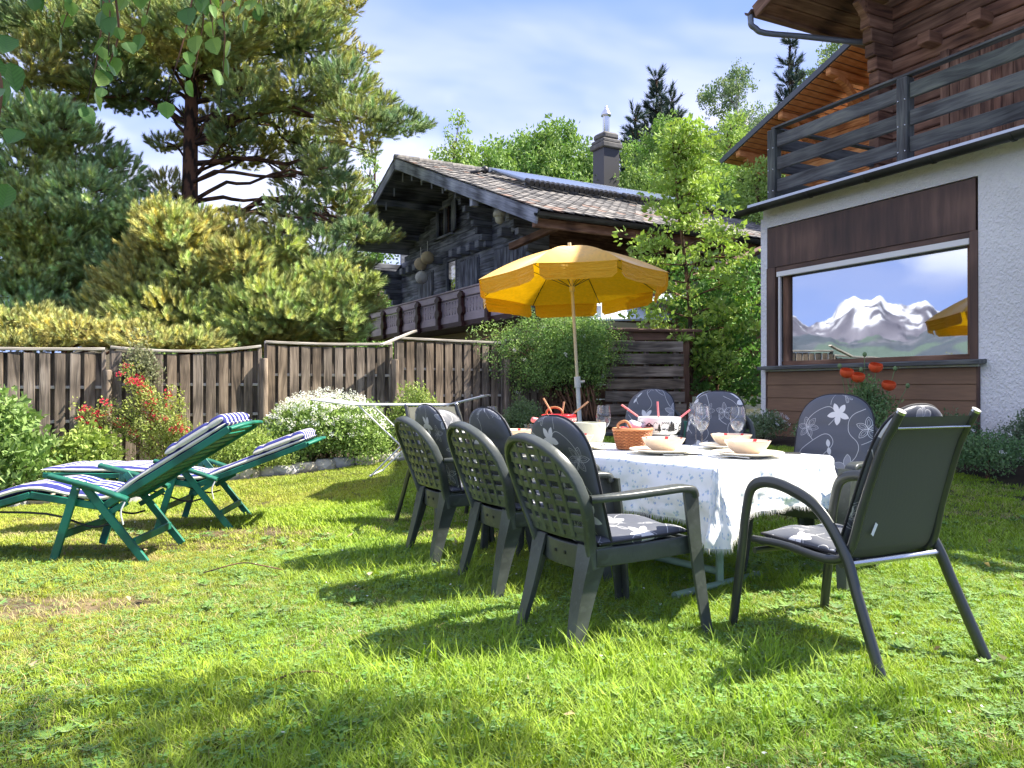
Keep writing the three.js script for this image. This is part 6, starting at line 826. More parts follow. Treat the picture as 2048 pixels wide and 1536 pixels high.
// ---------- table, cloth ----------
const TA = [0.97, 3.62], TT = 38 * deg, tw = (a, c) => [TA[0] - 0.616 * a + 0.788 * c, TA[1] + 0.788 * a + 0.616 * c]; // a along, c across
const TH = 0.72, Tturn = Math.atan2(0.788, -0.616) - Math.PI; // local -z..: see below
{
  // local frame: x across (toward the house), z toward the near end
  const [ox, od] = tw(0, 0), turn = Math.atan2(-(-0.616), -(-0.788)) ; 
  const R = Math.atan2(0.616, 0.788); // local +z -> (0.616, -0.788 ahead) i.e. toward the camera
  const Tb = thing('trestle_table', 'green tubular trestle table under the white cloth', 'table', [ox, 0, -od], R);
  part('table_top', cbx(1.01, 0.028, 1.42, 0.006, 0.52, TH - 0.02, -0.735), M.greyTop, Tb);
  for (const z of [-0.35, -1.1]) { part('leg', tube([V(0.475, 0.05, z), V(0.475, TH - 0.035, z)], 0.022, 10), M.greenPale, Tb); part('foot_bar', tube([V(0.1, 0.03, z), V(0.85, 0.03, z)], 0.02, 10), M.greenPale, Tb); part('top_bar', tube([V(0.15, TH - 0.05, z), V(0.8, TH - 0.05, z)], 0.016, 8), M.greenPale, Tb); }
  part('stretcher', tube([V(0.475, 0.1, -0.35), V(0.475, 0.1, -1.1)], 0.02, 10), M.greenPale, Tb);
  const T2 = thing('side_table', 'low grey plastic table extending the far end of the dining table', 'table', [ox, 0, -od], R);
  part('table_top', cbx(0.9, 0.04, 0.5, 0.012, 0.46, TH - 0.03, -1.72), M.greyTop, T2);
  for (const [x, z] of [[0.08, -1.92], [0.84, -1.92], [0.08, -1.54], [0.84, -1.54]]) part('leg', sweep(curve([V(x + (x < 0.4 ? 0.08 : -0.08), TH - 0.05, z), V(x, TH - 0.2, z), V(x - (x < 0.4 ? 0.03 : -0.03), 0.3, z), V(x - (x < 0.4 ? 0.05 : -0.05), 0, z)], 14), rectProf(0.05, 0.03, 0.006), V(0, 0, 1)), M.plastic, T2);
  // tablecloth draped over three sides
  const W = 1.05, Ln = 1.36, pos = [], uv = [], idx = [], per = []; const q = mulberry(8);
  const y0 = TH + 0.004, r = 0.03;
  // perimeter path: far-left -> near-left corner -> near-right corner -> far-right; x across, z = -along
  const add = (x, z, nx, nz, cor) => per.push({ x, z, nx, nz, cor });
  const nL = 46, nW = 34, nc = 9; for (let i = 0; i <= nL; i++) add(-0.01 + r, mix(-Ln, -r, i / nL), -1, 0, Math.exp(-Math.pow((1 - i / nL) * Ln / 0.1, 2)));
  for (let i = 1; i < nc; i++) { const a = i / nc * Math.PI / 2; add(-0.01 + r, -r, -Math.cos(a), Math.sin(a), 1); }
  for (let i = 0; i <= nW; i++) add(mix(-0.01 + r, W - r, i / nW), -r, 0, 1, Math.exp(-Math.pow(Math.min(i / nW, 1 - i / nW) * W / 0.1, 2)));
  for (let i = 1; i < nc; i++) { const a = i / nc * Math.PI / 2; add(W - r, -r, Math.sin(a), Math.cos(a), 1); }
  for (let i = 0; i <= nL; i++) add(W - r, mix(-r, -Ln, i / nL), 1, 0, Math.exp(-Math.pow(i / nL * Ln / 0.1, 2)));
  const NV = 20, n = per.length; let s = 0; const hem = [];
  per.forEach((p, i) => {
    if (i) s += Math.hypot(p.x - per[i - 1].x, p.z - per[i - 1].z) + (Math.abs(p.nx - per[i - 1].nx) > 0.01 ? 0.045 : 0); const drop = 0.225 + 0.07 * p.cor + 0.02 * Math.sin(s * 5) + (p.nx < 0 ? 0.03 : 0);
    for (let k = 0; k <= NV; k++) { const t = k / NV; let x, y, z; if (t < 0.2) { const a = t / 0.2 * Math.PI / 2; x = p.x + p.nx * Math.sin(a) * r; z = p.z + p.nz * Math.sin(a) * r; y = y0 - r + Math.cos(a) * r; } else { const v = (t - 0.2) / 0.8, crease = (fbm(s * 7 + 3, v * 3.5 + s * 2, 1, 4) - 0.5) * 0.085 * Math.sqrt(v), fold = (Math.sin(s * 17 + fbm(s * 3, 2, 0, 2) * 6) * 0.012 + Math.sin(s * 8 + 1) * 0.012) * v + 0.05 * p.cor * Math.pow(v, 1.2) + crease + 0.012 * v; x = p.x + p.nx * (r + fold); z = p.z + p.nz * (r + fold); y = y0 - r - v * drop; } pos.push(x, y, z); uv.push(s * 0.9, t * (drop + 0.04)); if (k === NV) hem.push([V(x, y, z), V(p.nx, 0, p.nz)]); }
  });
  for (let i = 0; i < n - 1; i++) for (let k = 0; k < NV; k++) { const a = i * (NV + 1) + k, b = a + NV + 1; idx.push(a, a + 1, b + 1, a, b + 1, b); }
  const base = pos.length / 3, nx = 34, nz = 46; for (let j = 0; j <= nz; j++) for (let i = 0; i <= nx; i++) { const x = mix(-0.01 + r, W - r, i / nx), z = mix(-Ln, -r, j / nz), edge = Math.min(i, nx - i, nz - j) / 4; pos.push(x, y0 + Math.min(1, edge) * 0.006 * Math.max(0, fbm(x * 6, z * 6, 3, 4) - 0.42), z); uv.push(x + 0.3, z); if (i < nx && j < nz) { const a = base + j * (nx + 1) + i, b = a + nx + 1; idx.push(a, b, b + 1, a, b + 1, a + 1); } }
  const cl = thing('tablecloth', 'white tablecloth with small blue flowers and fringed hem', 'tablecloth', [ox, 0, -od], R);
  part('cloth', geoFrom(pos, uv, idx), M.cloth, cl);
  const fr = []; const fpos = [], fuv = []; for (let i = 0; i < hem.length - 1; i++) { const m = 5; for (let k = 0; k < m; k++) { const p = hem[i][0].clone().lerp(hem[i + 1][0], (k + 0.2) / m), p2 = hem[i][0].clone().lerp(hem[i + 1][0], (k + 0.75) / m), e = p.clone().lerp(p2, q()).add(V((q() - 0.5) * 0.01 + hem[i][1].x * 0.006, -0.02 - 0.014 * q(), (q() - 0.5) * 0.01 + hem[i][1].z * 0.006)); for (const v of [p, p2, e]) { fpos.push(v.x, v.y + 0.002, v.z); fuv.push(0, 0); } } } part('fringe', geoFrom(fpos, fuv, null), M.clothHem, cl).userData.kind = 'stuff';
}
// ---------- umbrella ----------
{
  const U = thing('garden_umbrella', 'yellow garden umbrella with valance standing behind the table', 'umbrella', [0.78, land(0.83, 8.5), -8.5]), lean = new THREE.Group();
  const y0 = land(0.83, 8.5), tilt = V(-0.058, 1, 0).normalize(), P = (h) => tilt.clone().multiplyScalar((h - y0) / tilt.y), R = 1.08, top = P(2.66), hub = P(2.2);
  // canopy frame leaning toward the camera and left
  const ax = V(-0.035, 1, -0.105).normalize(), e1 = V(1, 0, 0).addScaledVector(ax, -ax.x).normalize(), e2 = ax.clone().cross(e1);
  const rot = 0.38, canopy = (a, t, sag) => { const k = Math.cos(Math.PI / 8) / Math.cos(((a + 8 * Math.PI) % (Math.PI / 4)) - Math.PI / 8), f = mix(1, k, 1) * (1 - 0.035 * sag * t); const rad = R * t * f, drop = 0.2 * t + 0.25 * t * t * (1 - 0.0 * sag) + 0.03 * sag * Math.sin(t * Math.PI); return top.clone().addScaledVector(ax, -drop * 0.98).addScaledVector(e1, Math.cos(a + rot) * rad).addScaledVector(e2, Math.sin(a + rot) * rad); };
  for (let k = 0; k < 8; k++) {
    const pos = [], uv = [], idx = [], nu = 10, nv = 14; for (let j = 0; j <= nv; j++) for (let i = 0; i <= nu; i++) { const u = i / nu, a = (k + u) * Math.PI / 4, p = canopy(a - 1e-4 * (u === 1), j / nv, Math.sin(u * Math.PI)); pos.push(p.x, p.y, p.z); uv.push(p.x * 0.7, p.z * 0.7 + p.y); if (i < nu && j < nv) { const b = j * (nu + 1) + i; idx.push(b, b + 1, b + nu + 2, b, b + nu + 2, b + nu + 1); } }
    const c = part('canopy_panel', geoFrom(pos, uv, idx), M.yellow, U);
    const vp = [], vu = [], vi = [], m = 16; for (let i = 0; i <= m; i++) { const u = mix(0.035, 0.965, i / m), p = canopy((k + u) * Math.PI / 4, 1, Math.sin(u * Math.PI)), o = p.clone().sub(top); o.addScaledVector(ax, -o.dot(ax)).normalize(); const wob = (fbm(u * 9 + k * 5, 1, 0, 3) - 0.5) * 0.06, cor = Math.min(1, Math.min(u - 0.035, 0.965 - u) / 0.06); for (const t of [0, 0.5, 1]) { const v = p.clone().addScaledVector(ax, -0.165 * t * (0.75 + 0.25 * Math.sqrt(Math.max(0, cor)))).addScaledVector(o, 0.012 * t + wob * t - 0.03 * t); vp.push(v.x, v.y, v.z); vu.push(u, t); } if (i < m) for (const b of [i * 3, i * 3 + 1]) vi.push(b, b + 3, b + 4, b, b + 4, b + 1); }
    part('valance', geoFrom(vp, vu, vi), M.yellow, c);
    const rp = []; for (let j = 0; j <= 8; j++) rp.push(canopy(k * Math.PI / 4 + 1e-4, 0.03 + 0.97 * j / 8, 0).addScaledVector(ax, -0.014)); part('rib', tube(rp, 0.0045, 5), M.anth, U); 
    part('strut', tube([hub.clone(), canopy(k * Math.PI / 4 + 1e-4, 0.5, 0).addScaledVector(ax, -0.02)], 0.004, 5), M.anth, U);
  }
  part('pole', tube([P(1.0).clone(), P(2.64)], 0.018, 12), M.polePale, U); part('lower_pole', tube([P(y0 + 0.1), P(1.16)], 0.024, 12), M.poleWhite, U);
  part('clamp', [tube([P(1.1), P(1.22)], 0.036, 12), tube([P(1.16).add(V(0.02, 0, 0)), P(1.17).add(V(0.08, 0, 0.01))], 0.014, 8)], M.poleWhite, U);
  part('runner', tube([P(2.16), P(2.25)], 0.03, 12), M.polePale, U); part('finial', tube([P(2.64), P(2.7)], 0.02, 10), M.polePale, U);
  part('base', at(lathe([[0, 0], [0.24, 0], [0.25, 0.03], [0.23, 0.07], [0.06, 0.09], [0.035, 0.28], [0.028, 0.28], [0, 0.28]], 28), 0, 0, 0), M.zinc, U);
}
// ---------- sun loungers ----------
function lounger(lab, cushLab, pos, turn, rec) {
  // local: +x toward the head, z toward the camera side; y up
  const Lg = thing('sun_lounger', lab, 'sun lounger', pos, turn, 'green folding sun loungers'), W = 0.29, hinge = V(0.02, 0.35, 0), ba = rec.back, bl = 0.92, bEnd = hinge.clone().add(V(Math.cos(ba) * bl, Math.sin(ba) * bl, 0)), sF = V(-0.42, 0.43, 0), fEnd = V(-0.42 - Math.cos(rec.foot) * 0.72, 0.43 - Math.sin(rec.foot) * 0.72, 0);
  for (const s of [-1, 1]) {
    const z = s * W, z2 = s * (W + 0.035);
    part('seat_rail', beam(V(hinge.x, hinge.y, z), V(sF.x, sF.y, z), 0.022, 0.045), M.green, Lg); part('back_rail', beam(V(hinge.x, hinge.y, z), V(bEnd.x, bEnd.y, z), 0.022, 0.045), M.green, Lg); part('foot_rail', beam(V(sF.x, sF.y, z), V(fEnd.x, fEnd.y, z), 0.022, 0.04), M.green, Lg);
    const a0 = V(-0.29, rec.arm + 0.03, z2), a1 = V(0.19, rec.arm - 0.12, z2); part('armrest', sweep([a0, a0.clone().lerp(a1, 0.5).add(V(0, 0.012, 0)), a1], rectProf(0.055, 0.032, 0.01), V(0, 1, 0)), M.green, Lg);
    part('leg', beam(V(-0.12, rec.arm - 0.02, z2), V(-0.27, 0, z2), 0.022, 0.05, V(1, 0, 0)), M.green, Lg); part('leg', beam(V(-0.1, rec.arm - 0.02, s * (W + 0.012)), V(0.29, 0, s * (W + 0.012)), 0.022, 0.05, V(1, 0, 0)), M.green, Lg);
    part('arm_link', beam(V(0.17, rec.arm - 0.14, z), V(0.0, 0.28, z), 0.018, 0.035, V(1, 0, 0)), M.green, Lg);
    part('foot_stay', tube([V(-0.75, 0.44 - 0.41 * Math.tan(rec.foot), z * 0.9), V(-0.3, 0.3, z * 0.9), V(-0.05, 0.22, z * 0.9), V(0.05, 0.24, z * 0.9)], 0.007, 6, 10), M.black, Lg);
    part('bolt', at(new THREE.SphereGeometry(0.009, 8, 6), -0.11, rec.arm - 0.05, s * (W + 0.048)), M.steel, Lg);
  }
  part('foot_brace', beam(V(-0.215, 0.18, -W), V(-0.215, 0.18, W), 0.02, 0.045), M.green, Lg); part('foot_brace', beam(V(0.21, 0.13, -W), V(0.21, 0.13, W), 0.02, 0.05), M.green, Lg);
  const slat = (p) => part('slat', beam(V(p.x, p.y, -W), V(p.x, p.y, W), 0.05, 0.012, V(-Math.sin(ba), Math.cos(ba), 0)), M.green, Lg);
  for (let i = 0; i < 13; i++) slat(hinge.clone().lerp(bEnd, 0.04 + i * 0.077)); for (let i = 0; i < 6; i++) { const p = hinge.clone().lerp(sF, 0.12 + i * 0.16); part('slat', beam(V(p.x, p.y, -W), V(p.x, p.y, W), 0.05, 0.012), M.green, Lg); } for (let i = 0; i < 8; i++) { const p = sF.clone().lerp(fEnd, 0.08 + i * 0.12); part('slat', beam(V(p.x, p.y, -W), V(p.x, p.y, W), 0.05, 0.012), M.green, Lg); }
  part('head_bar', sweep(curve([V(bEnd.x, bEnd.y, -W), V(bEnd.x + 0.05, bEnd.y + 0.02, -W * 0.7), V(bEnd.x + 0.06, bEnd.y + 0.025, W * 0.7), V(bEnd.x, bEnd.y, W)], 12), rectProf(0.05, 0.022, 0.006), V(0, 1, 0)), M.green, Lg);
  // striped cushion following the frame, with a rolled pillow at the head
  const C = thing('lounger_cushion', cushLab, 'cushion', pos, turn, 'blue and white striped lounger cushions'), path = curve([fEnd.clone().add(V(-0.02, 0, 0)), fEnd.clone().lerp(sF, 0.5), sF.clone(), sF.clone().lerp(hinge, 0.6), hinge.clone().add(V(0.04, 0.02, 0)), hinge.clone().lerp(bEnd, 0.3), hinge.clone().lerp(bEnd, 0.7), bEnd.clone()], 80), pos_ = [], N = path.length - 1;
  const mk = (i0, i1, th, lift) => pad(28, 40, (u, v, f) => { const t = mix(i0, i1, (v + 1) / 2), k = Math.min(N - 1, Math.floor(t)), p = path[k].clone().lerp(path[k + 1], t - k), tg = path[Math.min(N, k + 1)].clone().sub(path[Math.max(0, k - 1)]).normalize(), n = V(-tg.y, tg.x, 0), tt = t / N, quilt = 1 - 0.3 * Math.exp(-Math.pow(((tt * 9) % 1 - 0.5) / 0.07, 2)); return p.addScaledVector(n, lift + th * (1 + f * quilt)).add(V(0, 0, -u * (W + 0.005))); }, 4);
  const mt = part('mattress', mk(0, N, 0.03, 0.012), M.stripe, C); const pw = part('pillow', mk(N * 0.8, N * 1.0, 0.045, 0.035), M.stripe, C);
  const tie = part('tie', tube([V(0.18, rec.arm - 0.13, W + 0.06), V(0.16, rec.arm - 0.19, W + 0.07), V(0.17, rec.arm - 0.27, W + 0.06)], 0.005, 5, 10), M.white, C);
}
lounger('near green folding lounger at the left edge', 'striped cushion on the near lounger with raised back', [-2.6, 0, -5.12], 3 * deg, { back: 0.56, foot: 0.28, arm: 0.52 });
lounger('far green folding lounger, reclined flatter beside the fence bed', 'striped cushion on the far lounger with flatter back', [-2.55, land(-2.5, 6.35), -6.4], 5 * deg, { back: 0.36, foot: -0.02, arm: 0.52 });
// ---------- clothes airer ----------
{
  const A = thing('clothes_airer', 'folding white wire clothes airer in front of the blossom shrub', 'clothes airer', [-1.25, land(-1.2, 9.1), -9.1], -4 * deg), h = 0.82, r = 0.009, Wd = 0.3;
  part('main_frame', [tube([V(-0.52, h, -Wd), V(0.5, h, -Wd)], r, 6), tube([V(-0.52, h, Wd), V(0.5, h, Wd)], r, 6), tube([V(-0.52, h, -Wd), V(-0.52, h, Wd)], r, 6), tube([V(0.5, h, -Wd), V(0.5, h, Wd)], r, 6)], M.white, A);
  for (let i = 0; i < 9; i++) part('wire', tube([V(-0.52, h, -Wd + 0.06 + i * 0.06), V(0.5, h, -Wd + 0.06 + i * 0.06)], 0.0035, 5), M.white, A);
  for (const s of [-1, 1]) { const x0 = s > 0 ? 0.52 : -0.54, x1 = s > 0 ? 0.95 : -1.05, y1 = h + (s > 0 ? 0.11 : 0.06); part('wing_frame', [tube([V(x0, h, -Wd), V(x1, y1, -Wd)], r, 6), tube([V(x0, h, Wd), V(x1, y1, Wd)], r, 6), tube([V(x1, y1, -Wd), V(x1, y1, Wd)], r, 6)], M.white, A); for (let i = 0; i < 5; i++) part('wire', tube([V(x0, h, -Wd + 0.1 + i * 0.1), V(x1, y1, -Wd + 0.1 + i * 0.1)], 0.0035, 5), M.white, A); }
  for (const z of [-Wd, Wd]) { part('leg', tube([V(-0.5, h, z), V(0.38, 0, z * 0.95)], r, 6), M.white, A); part('leg', tube([V(0.48, h, z * 0.93), V(-0.36, 0, z * 0.9)], r, 6), M.white, A); }
  part('foot_bar', tube([V(0.38, 0.01, -Wd), V(0.38, 0.01, Wd)], r, 6), M.white, A); part('foot_bar', tube([V(-0.36, 0.01, -Wd), V(-0.36, 0.01, Wd)], r, 6), M.white, A);
}
// garden chair handle / trolley peeking behind the house-side chairs
{ const G = thing('hand_cart', 'bent metal handle of a garden cart by the white plinth', 'garden cart', [2.55, land(2.5, 10.2), -10.2], 0.4); part('handle', tube([V(-0.13, 0.2, 0), V(-0.14, 0.55, 0), V(-0.1, 0.64, 0), V(0.1, 0.7, 0), V(0.16, 0.62, 0), V(0.2, 0.2, 0)], 0.011, 7, 20), M.steel, G); part('tub', loft([0, 0.25].map(y => Array.from({ length: 4 }, (_, i) => V([-0.28, 0.32, 0.32, -0.28][i] * (0.85 + y * 0.6), y + 0.06, [0.2, 0.2, -0.2, -0.2][i] * (0.85 + y * 0.6)))), true, true), new THREE.MeshStandardMaterial({ color: lin(0.06, 0.2, 0.17), roughness: 0.5 }), G); for (const s of [-1, 1]) part('wheel', at(new THREE.TorusGeometry(0.07, 0.022, 8, 16), -0.15, 0.09, s * 0.23), M.black, G); }
// ---------- tableware ----------
{
  const y = TH + 0.0095, put = (a, c) => { const [x, d] = tw(a, c); return [x, y, -d]; };
  // position helper: metres across the lawn -> place on the table top
  const on = (x, d, up = 0) => [x, y + up, -d];
  const plateG = lathe([[0, 0.004], [0.085, 0.003], [0.09, 0], [0.095, 0.004], [0.158, 0.02], [0.16, 0.024], [0.156, 0.026], [0.1, 0.011], [0.085, 0.009], [0, 0.009]], 48);
  const bowlG = lathe([[0, 0.006], [0.045, 0.004], [0.048, 0], [0.055, 0.004], [0.085, 0.025], [0.106, 0.058], [0.11, 0.066], [0.106, 0.067], [0.08, 0.034], [0.05, 0.013], [0, 0.011]], 48);
  const dab = new THREE.MeshStandardMaterial({ color: lin(0.55, 0.03, 0.03), roughness: 0.35 });
  const setting = (x, d, pl, bl, seed) => {
    single('plate', plateG, M.plate, pl, 'plate', on(x, d), 0, 'cream dinner plates').scale.set(1.2, 1, 1.2);
    const b = thing('bowl', bl, 'bowl', on(x, d, 0.0105), seed, 'cream bowls with red brushed squares'); part('body', bowlG, M.ceramic, b); b.scale.set(1.12, 1.12, 1.12);
    // brushed red squares: thin glaze patches following the inner rim
    for (let k = 0; k < 6; k++) { const a0 = k * 1.047 + (k % 2) * 0.12, g = new THREE.LatheGeometry([new THREE.Vector2(0.0925, 0.0525), new THREE.Vector2(0.0985, 0.0595), new THREE.Vector2(0.1035, 0.0655)], 4, a0, 0.17); const m = dab.clone(); m.side = THREE.DoubleSide; part('red_square', at(g, 0, 0.0012, 0), m, b); }
  };
  setting(1.271, 4.159, 'cream plate at the near right end of the cloth', 'cream bowl nearest the sling chair', 0.3); setting(1.336, 4.692, 'cream plate on the house side edge behind the wine glass', 'cream bowl on the house side edge of the cloth', 1.0); setting(0.858, 4.366, 'cream plate in front of the white fondue pot', 'cream bowl in front of the white fondue pot', 0.6); setting(0.38, 4.713, 'cream plate behind the nearest armchair cushion', 'cream bowl beside the pale planter behind the nearest armchair', 0.2); setting(0.043, 5.235, 'cream plate on the grey far table', 'cream bowl at the far left end of the table', 0.9);
  // wine glasses
  const wg = lathe([[0, 0.002], [0.034, 0.001], [0.035, 0.003], [0.01, 0.008], [0.0045, 0.018], [0.004, 0.09], [0.007, 0.102], [0.022, 0.115], [0.037, 0.14], [0.042, 0.165], [0.04, 0.195], [0.034, 0.235], [0.0335, 0.236], [0.0393, 0.195], [0.0412, 0.165], [0.0362, 0.141], [0.021, 0.1165], [0, 0.108]], 36);
  const gm = M.glass.clone(); gm.transmission = 1; gm.roughness = 0.01;
  const glass = (x, d, l, s = 1) => { const m = single('wine_glass', wg, gm, l, 'wine glass', on(x, d), 0, 'stemmed wine glasses'); m.scale.setScalar(s * 1.1); };
  glass(1.303, 4.442, 'wine glass between the two bowls at the right end of the cloth'); glass(1.108, 4.496, 'front one of the two overlapping wine glasses right of the white pot', 1.0); glass(1.173, 4.909, 'rear one of the two overlapping wine glasses right of the white pot', 1.05); glass(0.565, 4.757, 'wine glass left of the wicker basket', 1.0); glass(-0.141, 5.452, 'wine glass standing alone at the far left end of the table', 0.92);
  const tumbler = (x, d, l) => single('tumbler', lathe([[0, 0.004], [0.03, 0.003], [0.031, 0], [0.034, 0.003], [0.042, 0.11], [0.0408, 0.11], [0.033, 0.007], [0, 0.007]], 32), gm, l, 'glass', on(x, d), 0, 'short tumblers'); tumbler(0.738, 5.126, 'small clear tumbler behind the wicker basket'); tumbler(0.13, 5.495, 'clear tumbler left of the red fondue pot');
  // cutlery
  const spoon = (l, x, d, r) => { const m = thing('spoon', l, 'spoon', on(x, d, 0.004), r, 'steel cutlery'); part('bowl', at(new THREE.SphereGeometry(0.02, 12, 8).scale(1, 0.28, 1.5), 0, 0.003, -0.08), M.steel, m); part('handle', sweep([V(0, 0.003, -0.05), V(0, 0.008, 0), V(0, 0.004, 0.1)], rectProf(0.009, 0.003, 0.001), V(0, 1, 0)), M.steel, m); };
  spoon('steel spoon left of the near right plate', 1.086, 4.083, 1.2);
  const fork = (l, x, d, r) => { const m = thing('fork', l, 'fork', on(x, d, 0.004), r, 'steel cutlery'); part('handle', sweep([V(0, 0.003, -0.04), V(0, 0.009, 0.02), V(0, 0.004, 0.11)], rectProf(0.009, 0.003, 0.001), V(0, 1, 0)), M.steel, m); for (let k = -1.5; k <= 1.5; k++) part('tine', sweep([V(k * 0.006, 0.003, -0.035), V(k * 0.006, 0.001, -0.06), V(k * 0.006, 0.006, -0.085)], rectProf(0.003, 0.0025, 0.0005), V(0, 1, 0)), M.steel, m); };
  fork('steel fork beside the spoon at the near right plate', 1.129, 4.018, 1.0);
  const knife = (l, x, d, r) => { const m = thing('knife', l, 'knife', on(x, d, 0.003), r, 'steel cutlery'); part('blade', cbx(0.017, 0.003, 0.11, 0.001, 0, 0.003, -0.06), M.steel, m); part('handle', cbx(0.018, 0.01, 0.1, 0.003, 0, 0.005, 0.045), M.black, m); };
  knife('dark handled knife right of the near right plate', 1.499, 4.268, 1.3); knife('dark handled knife in front of the bowl by the white pot', 0.934, 4.17, 1.5); knife('dark handled knife beside the far left plate', 0.217, 5.126, 1.4);
  // wicker basket
  const B = thing('wicker_basket', 'small reddish wicker basket between glass and white fondue pot', 'basket', on(0.728, 4.648), 0.3), rad = (t) => mix(0.094, 0.118, t), strand = [[], []];
  for (let r = 0; r < 13; r++) { const t = r / 12, R = rad(t), pts = []; for (let i = 0; i <= 88; i++) { const a = i / 88 * 6.2832; pts.push(V(Math.cos(a) * (R + 0.0045 * Math.cos(a * 22 + r * Math.PI)), 0.008 + t * 0.105, Math.sin(a) * (R + 0.0045 * Math.cos(a * 22 + r * Math.PI)) * 0.8)); } strand[r % 2].push(sweep(pts, roundProf(0.0052, 5), V(0, 1, 0), () => 1, false)); }
  for (let k = 0; k < 22; k++) { const a = k / 22 * 6.2832 + 0.07; strand[k % 2].push(tube([V(Math.cos(a) * 0.092, 0, Math.sin(a) * 0.092 * 0.8), V(Math.cos(a) * 0.119, 0.12, Math.sin(a) * 0.119 * 0.8)], 0.004, 5)); }
  strand.forEach((s, i) => part('woven_side', s, M.wicker[i], B)); part('rim', (() => { const p = []; for (let i = 0; i <= 60; i++) { const a = i / 60 * 6.2832; p.push(V(Math.cos(a) * 0.12, 0.12 + 0.003 * Math.sin(a * 30), Math.sin(a) * 0.12 * 0.8)); } return sweep(p, roundProf(0.009, 7), V(0, 1, 0), () => 1, false); })(), M.wicker[0], B);
  part('bottom', at(new THREE.CylinderGeometry(0.092, 0.092, 0.006, 28).scale(1, 1, 0.8), 0, 0.004, 0), M.wicker[1], B); part('handle', tube(curve([V(-0.1, 0.115, 0.02), V(-0.11, 0.15, 0.03), V(-0.07, 0.17, 0.05), V(-0.04, 0.13, 0.06)], 14), 0.008, 7), M.wicker[0], B); part('napkin', pad(10, 10, (u, v, f) => V(u * 0.075, 0.112 + f * 0.014 + 0.008 * Math.sin(u * 4 + v * 3), v * 0.055)), new THREE.MeshStandardMaterial({ color: lin(0.6, 0.04, 0.04), roughness: 0.8 }), B);
  // fondue pots
  const potG = (R, H) => lathe([[0, 0.004], [R * 0.62, 0.0], [R * 0.78, 0.006], [R * 0.93, H * 0.3], [R, H * 0.75], [R * 1.0, H], [R * 0.985, H + 0.004], [R * 0.955, H], [R * 0.95, H * 0.75], [R * 0.88, H * 0.3], [R * 0.7, 0.014], [0, 0.012]], 56);
  const fork3 = (P, a, b, m, n = 'fondue_fork') => { const d = b.clone().sub(a).normalize(); part(n, tube([a, b], 0.0022, 5), M.steel, P); part('fork_handle', tube([b.clone().addScaledVector(d, -0.07), b.clone().addScaledVector(d, 0.055)], 0.0062, 8), m, P); };
  const burner = (l, x, d, R) => { const S = thing('fondue_burner', l, 'burner', on(x, d), 0.3, 'fondue burners'); const ring = []; for (let i = 0; i <= 36; i++) { const a = i / 36 * 6.2832; ring.push(V(Math.cos(a) * R, 0.072, Math.sin(a) * R)); } part('ring', sweep(ring, rectProf(0.016, 0.006, 0.002), V(0, 1, 0), () => 1, false), M.steel, S); for (let k = 0; k < 3; k++) { const a = k * 2.094 + 0.4; part('leg', tube([V(Math.cos(a) * R, 0.072, Math.sin(a) * R), V(Math.cos(a) * R * 1.1, 0.04, Math.sin(a) * R * 1.1), V(Math.cos(a) * R * 1.0, 0.002, Math.sin(a) * R * 1.0)], 0.004, 6, 8), M.steel, S); } part('fuel_cup', at(lathe([[0, 0], [0.045, 0], [0.05, 0.02], [0.045, 0.042], [0.03, 0.05], [0, 0.05]], 24), 0, 0.002, 0), M.steel, S); part('tray', at(lathe([[0, 0], [R * 1.05, 0], [R * 1.1, 0.006], [R * 1.05, 0.004], [0, 0.003]], 36), 0, 0, 0), M.anth, S); };
  burner('steel burner stand under the white fondue pot', 0.918, 4.8, 0.105); burner('steel burner stand under the red fondue pot', 0.326, 5.354, 0.1);
  const W = thing('white_fondue_pot', 'white fondue pot with black cut paper alpine scene', 'fondue pot', on(0.918, 4.8, 0.078), 0);
  part('body', potG(0.132, 0.105), M.white, W);
  const scene2 = canvasTex(1024, 192, (g, w, h) => { // silhouettes: hills, firs, chalet, cows
    g.clearRect(0, 0, w, h); g.fillStyle = '#141414'; g.strokeStyle = '#141414';
    g.fillRect(0, h - 8, w, 5); for (let x = 0; x < w; x += 7) g.fillRect(x, h - 13, 2, 7);
    const fir = (x, b, s) => { g.fillRect(x - s * 0.05, b - s * 0.2, s * 0.1, s * 0.2); for (let k = 0; k < 4; k++) { const y = b - s * (0.15 + k * 0.2), ww = s * (0.3 - k * 0.06); g.beginPath(); g.moveTo(x - ww, y); g.lineTo(x + ww, y); g.lineTo(x, y - s * 0.34); g.closePath(); g.fill(); } };
    const cow = (x, y, s) => { g.fillRect(x, y, s, s * 0.45); for (const k of [0.02, 0.2, 0.7, 0.88]) g.fillRect(x + s * k, y + s * 0.4, s * 0.1, s * 0.38); g.fillRect(x + s * 0.92, y - s * 0.14, s * 0.3, s * 0.26); g.fillRect(x + s * 1.0, y - s * 0.26, s * 0.05, s * 0.14); g.fillRect(x - s * 0.06, y + s * 0.05, s * 0.06, s * 0.5); };
    const chalet = (x, y, s) => { g.beginPath(); g.moveTo(x - s * 0.15, y); g.lineTo(x + s * 0.5, y - s * 0.5); g.lineTo(x + s * 1.15, y); g.closePath(); g.fill(); g.fillRect(x, y, s, s * 0.55); g.fillStyle = '#f4f2ec'; for (let i = 0; i < 4; i++) { g.fillRect(x + s * (0.08 + i * 0.23), y + s * 0.06, s * 0.14, s * 0.16); g.fillRect(x + s * (0.08 + i * 0.23), y + s * 0.32, s * 0.14, s * 0.14); } g.fillRect(x + s * 0.42, y - s * 0.26, s * 0.16, s * 0.14); g.fillStyle = '#141414'; };
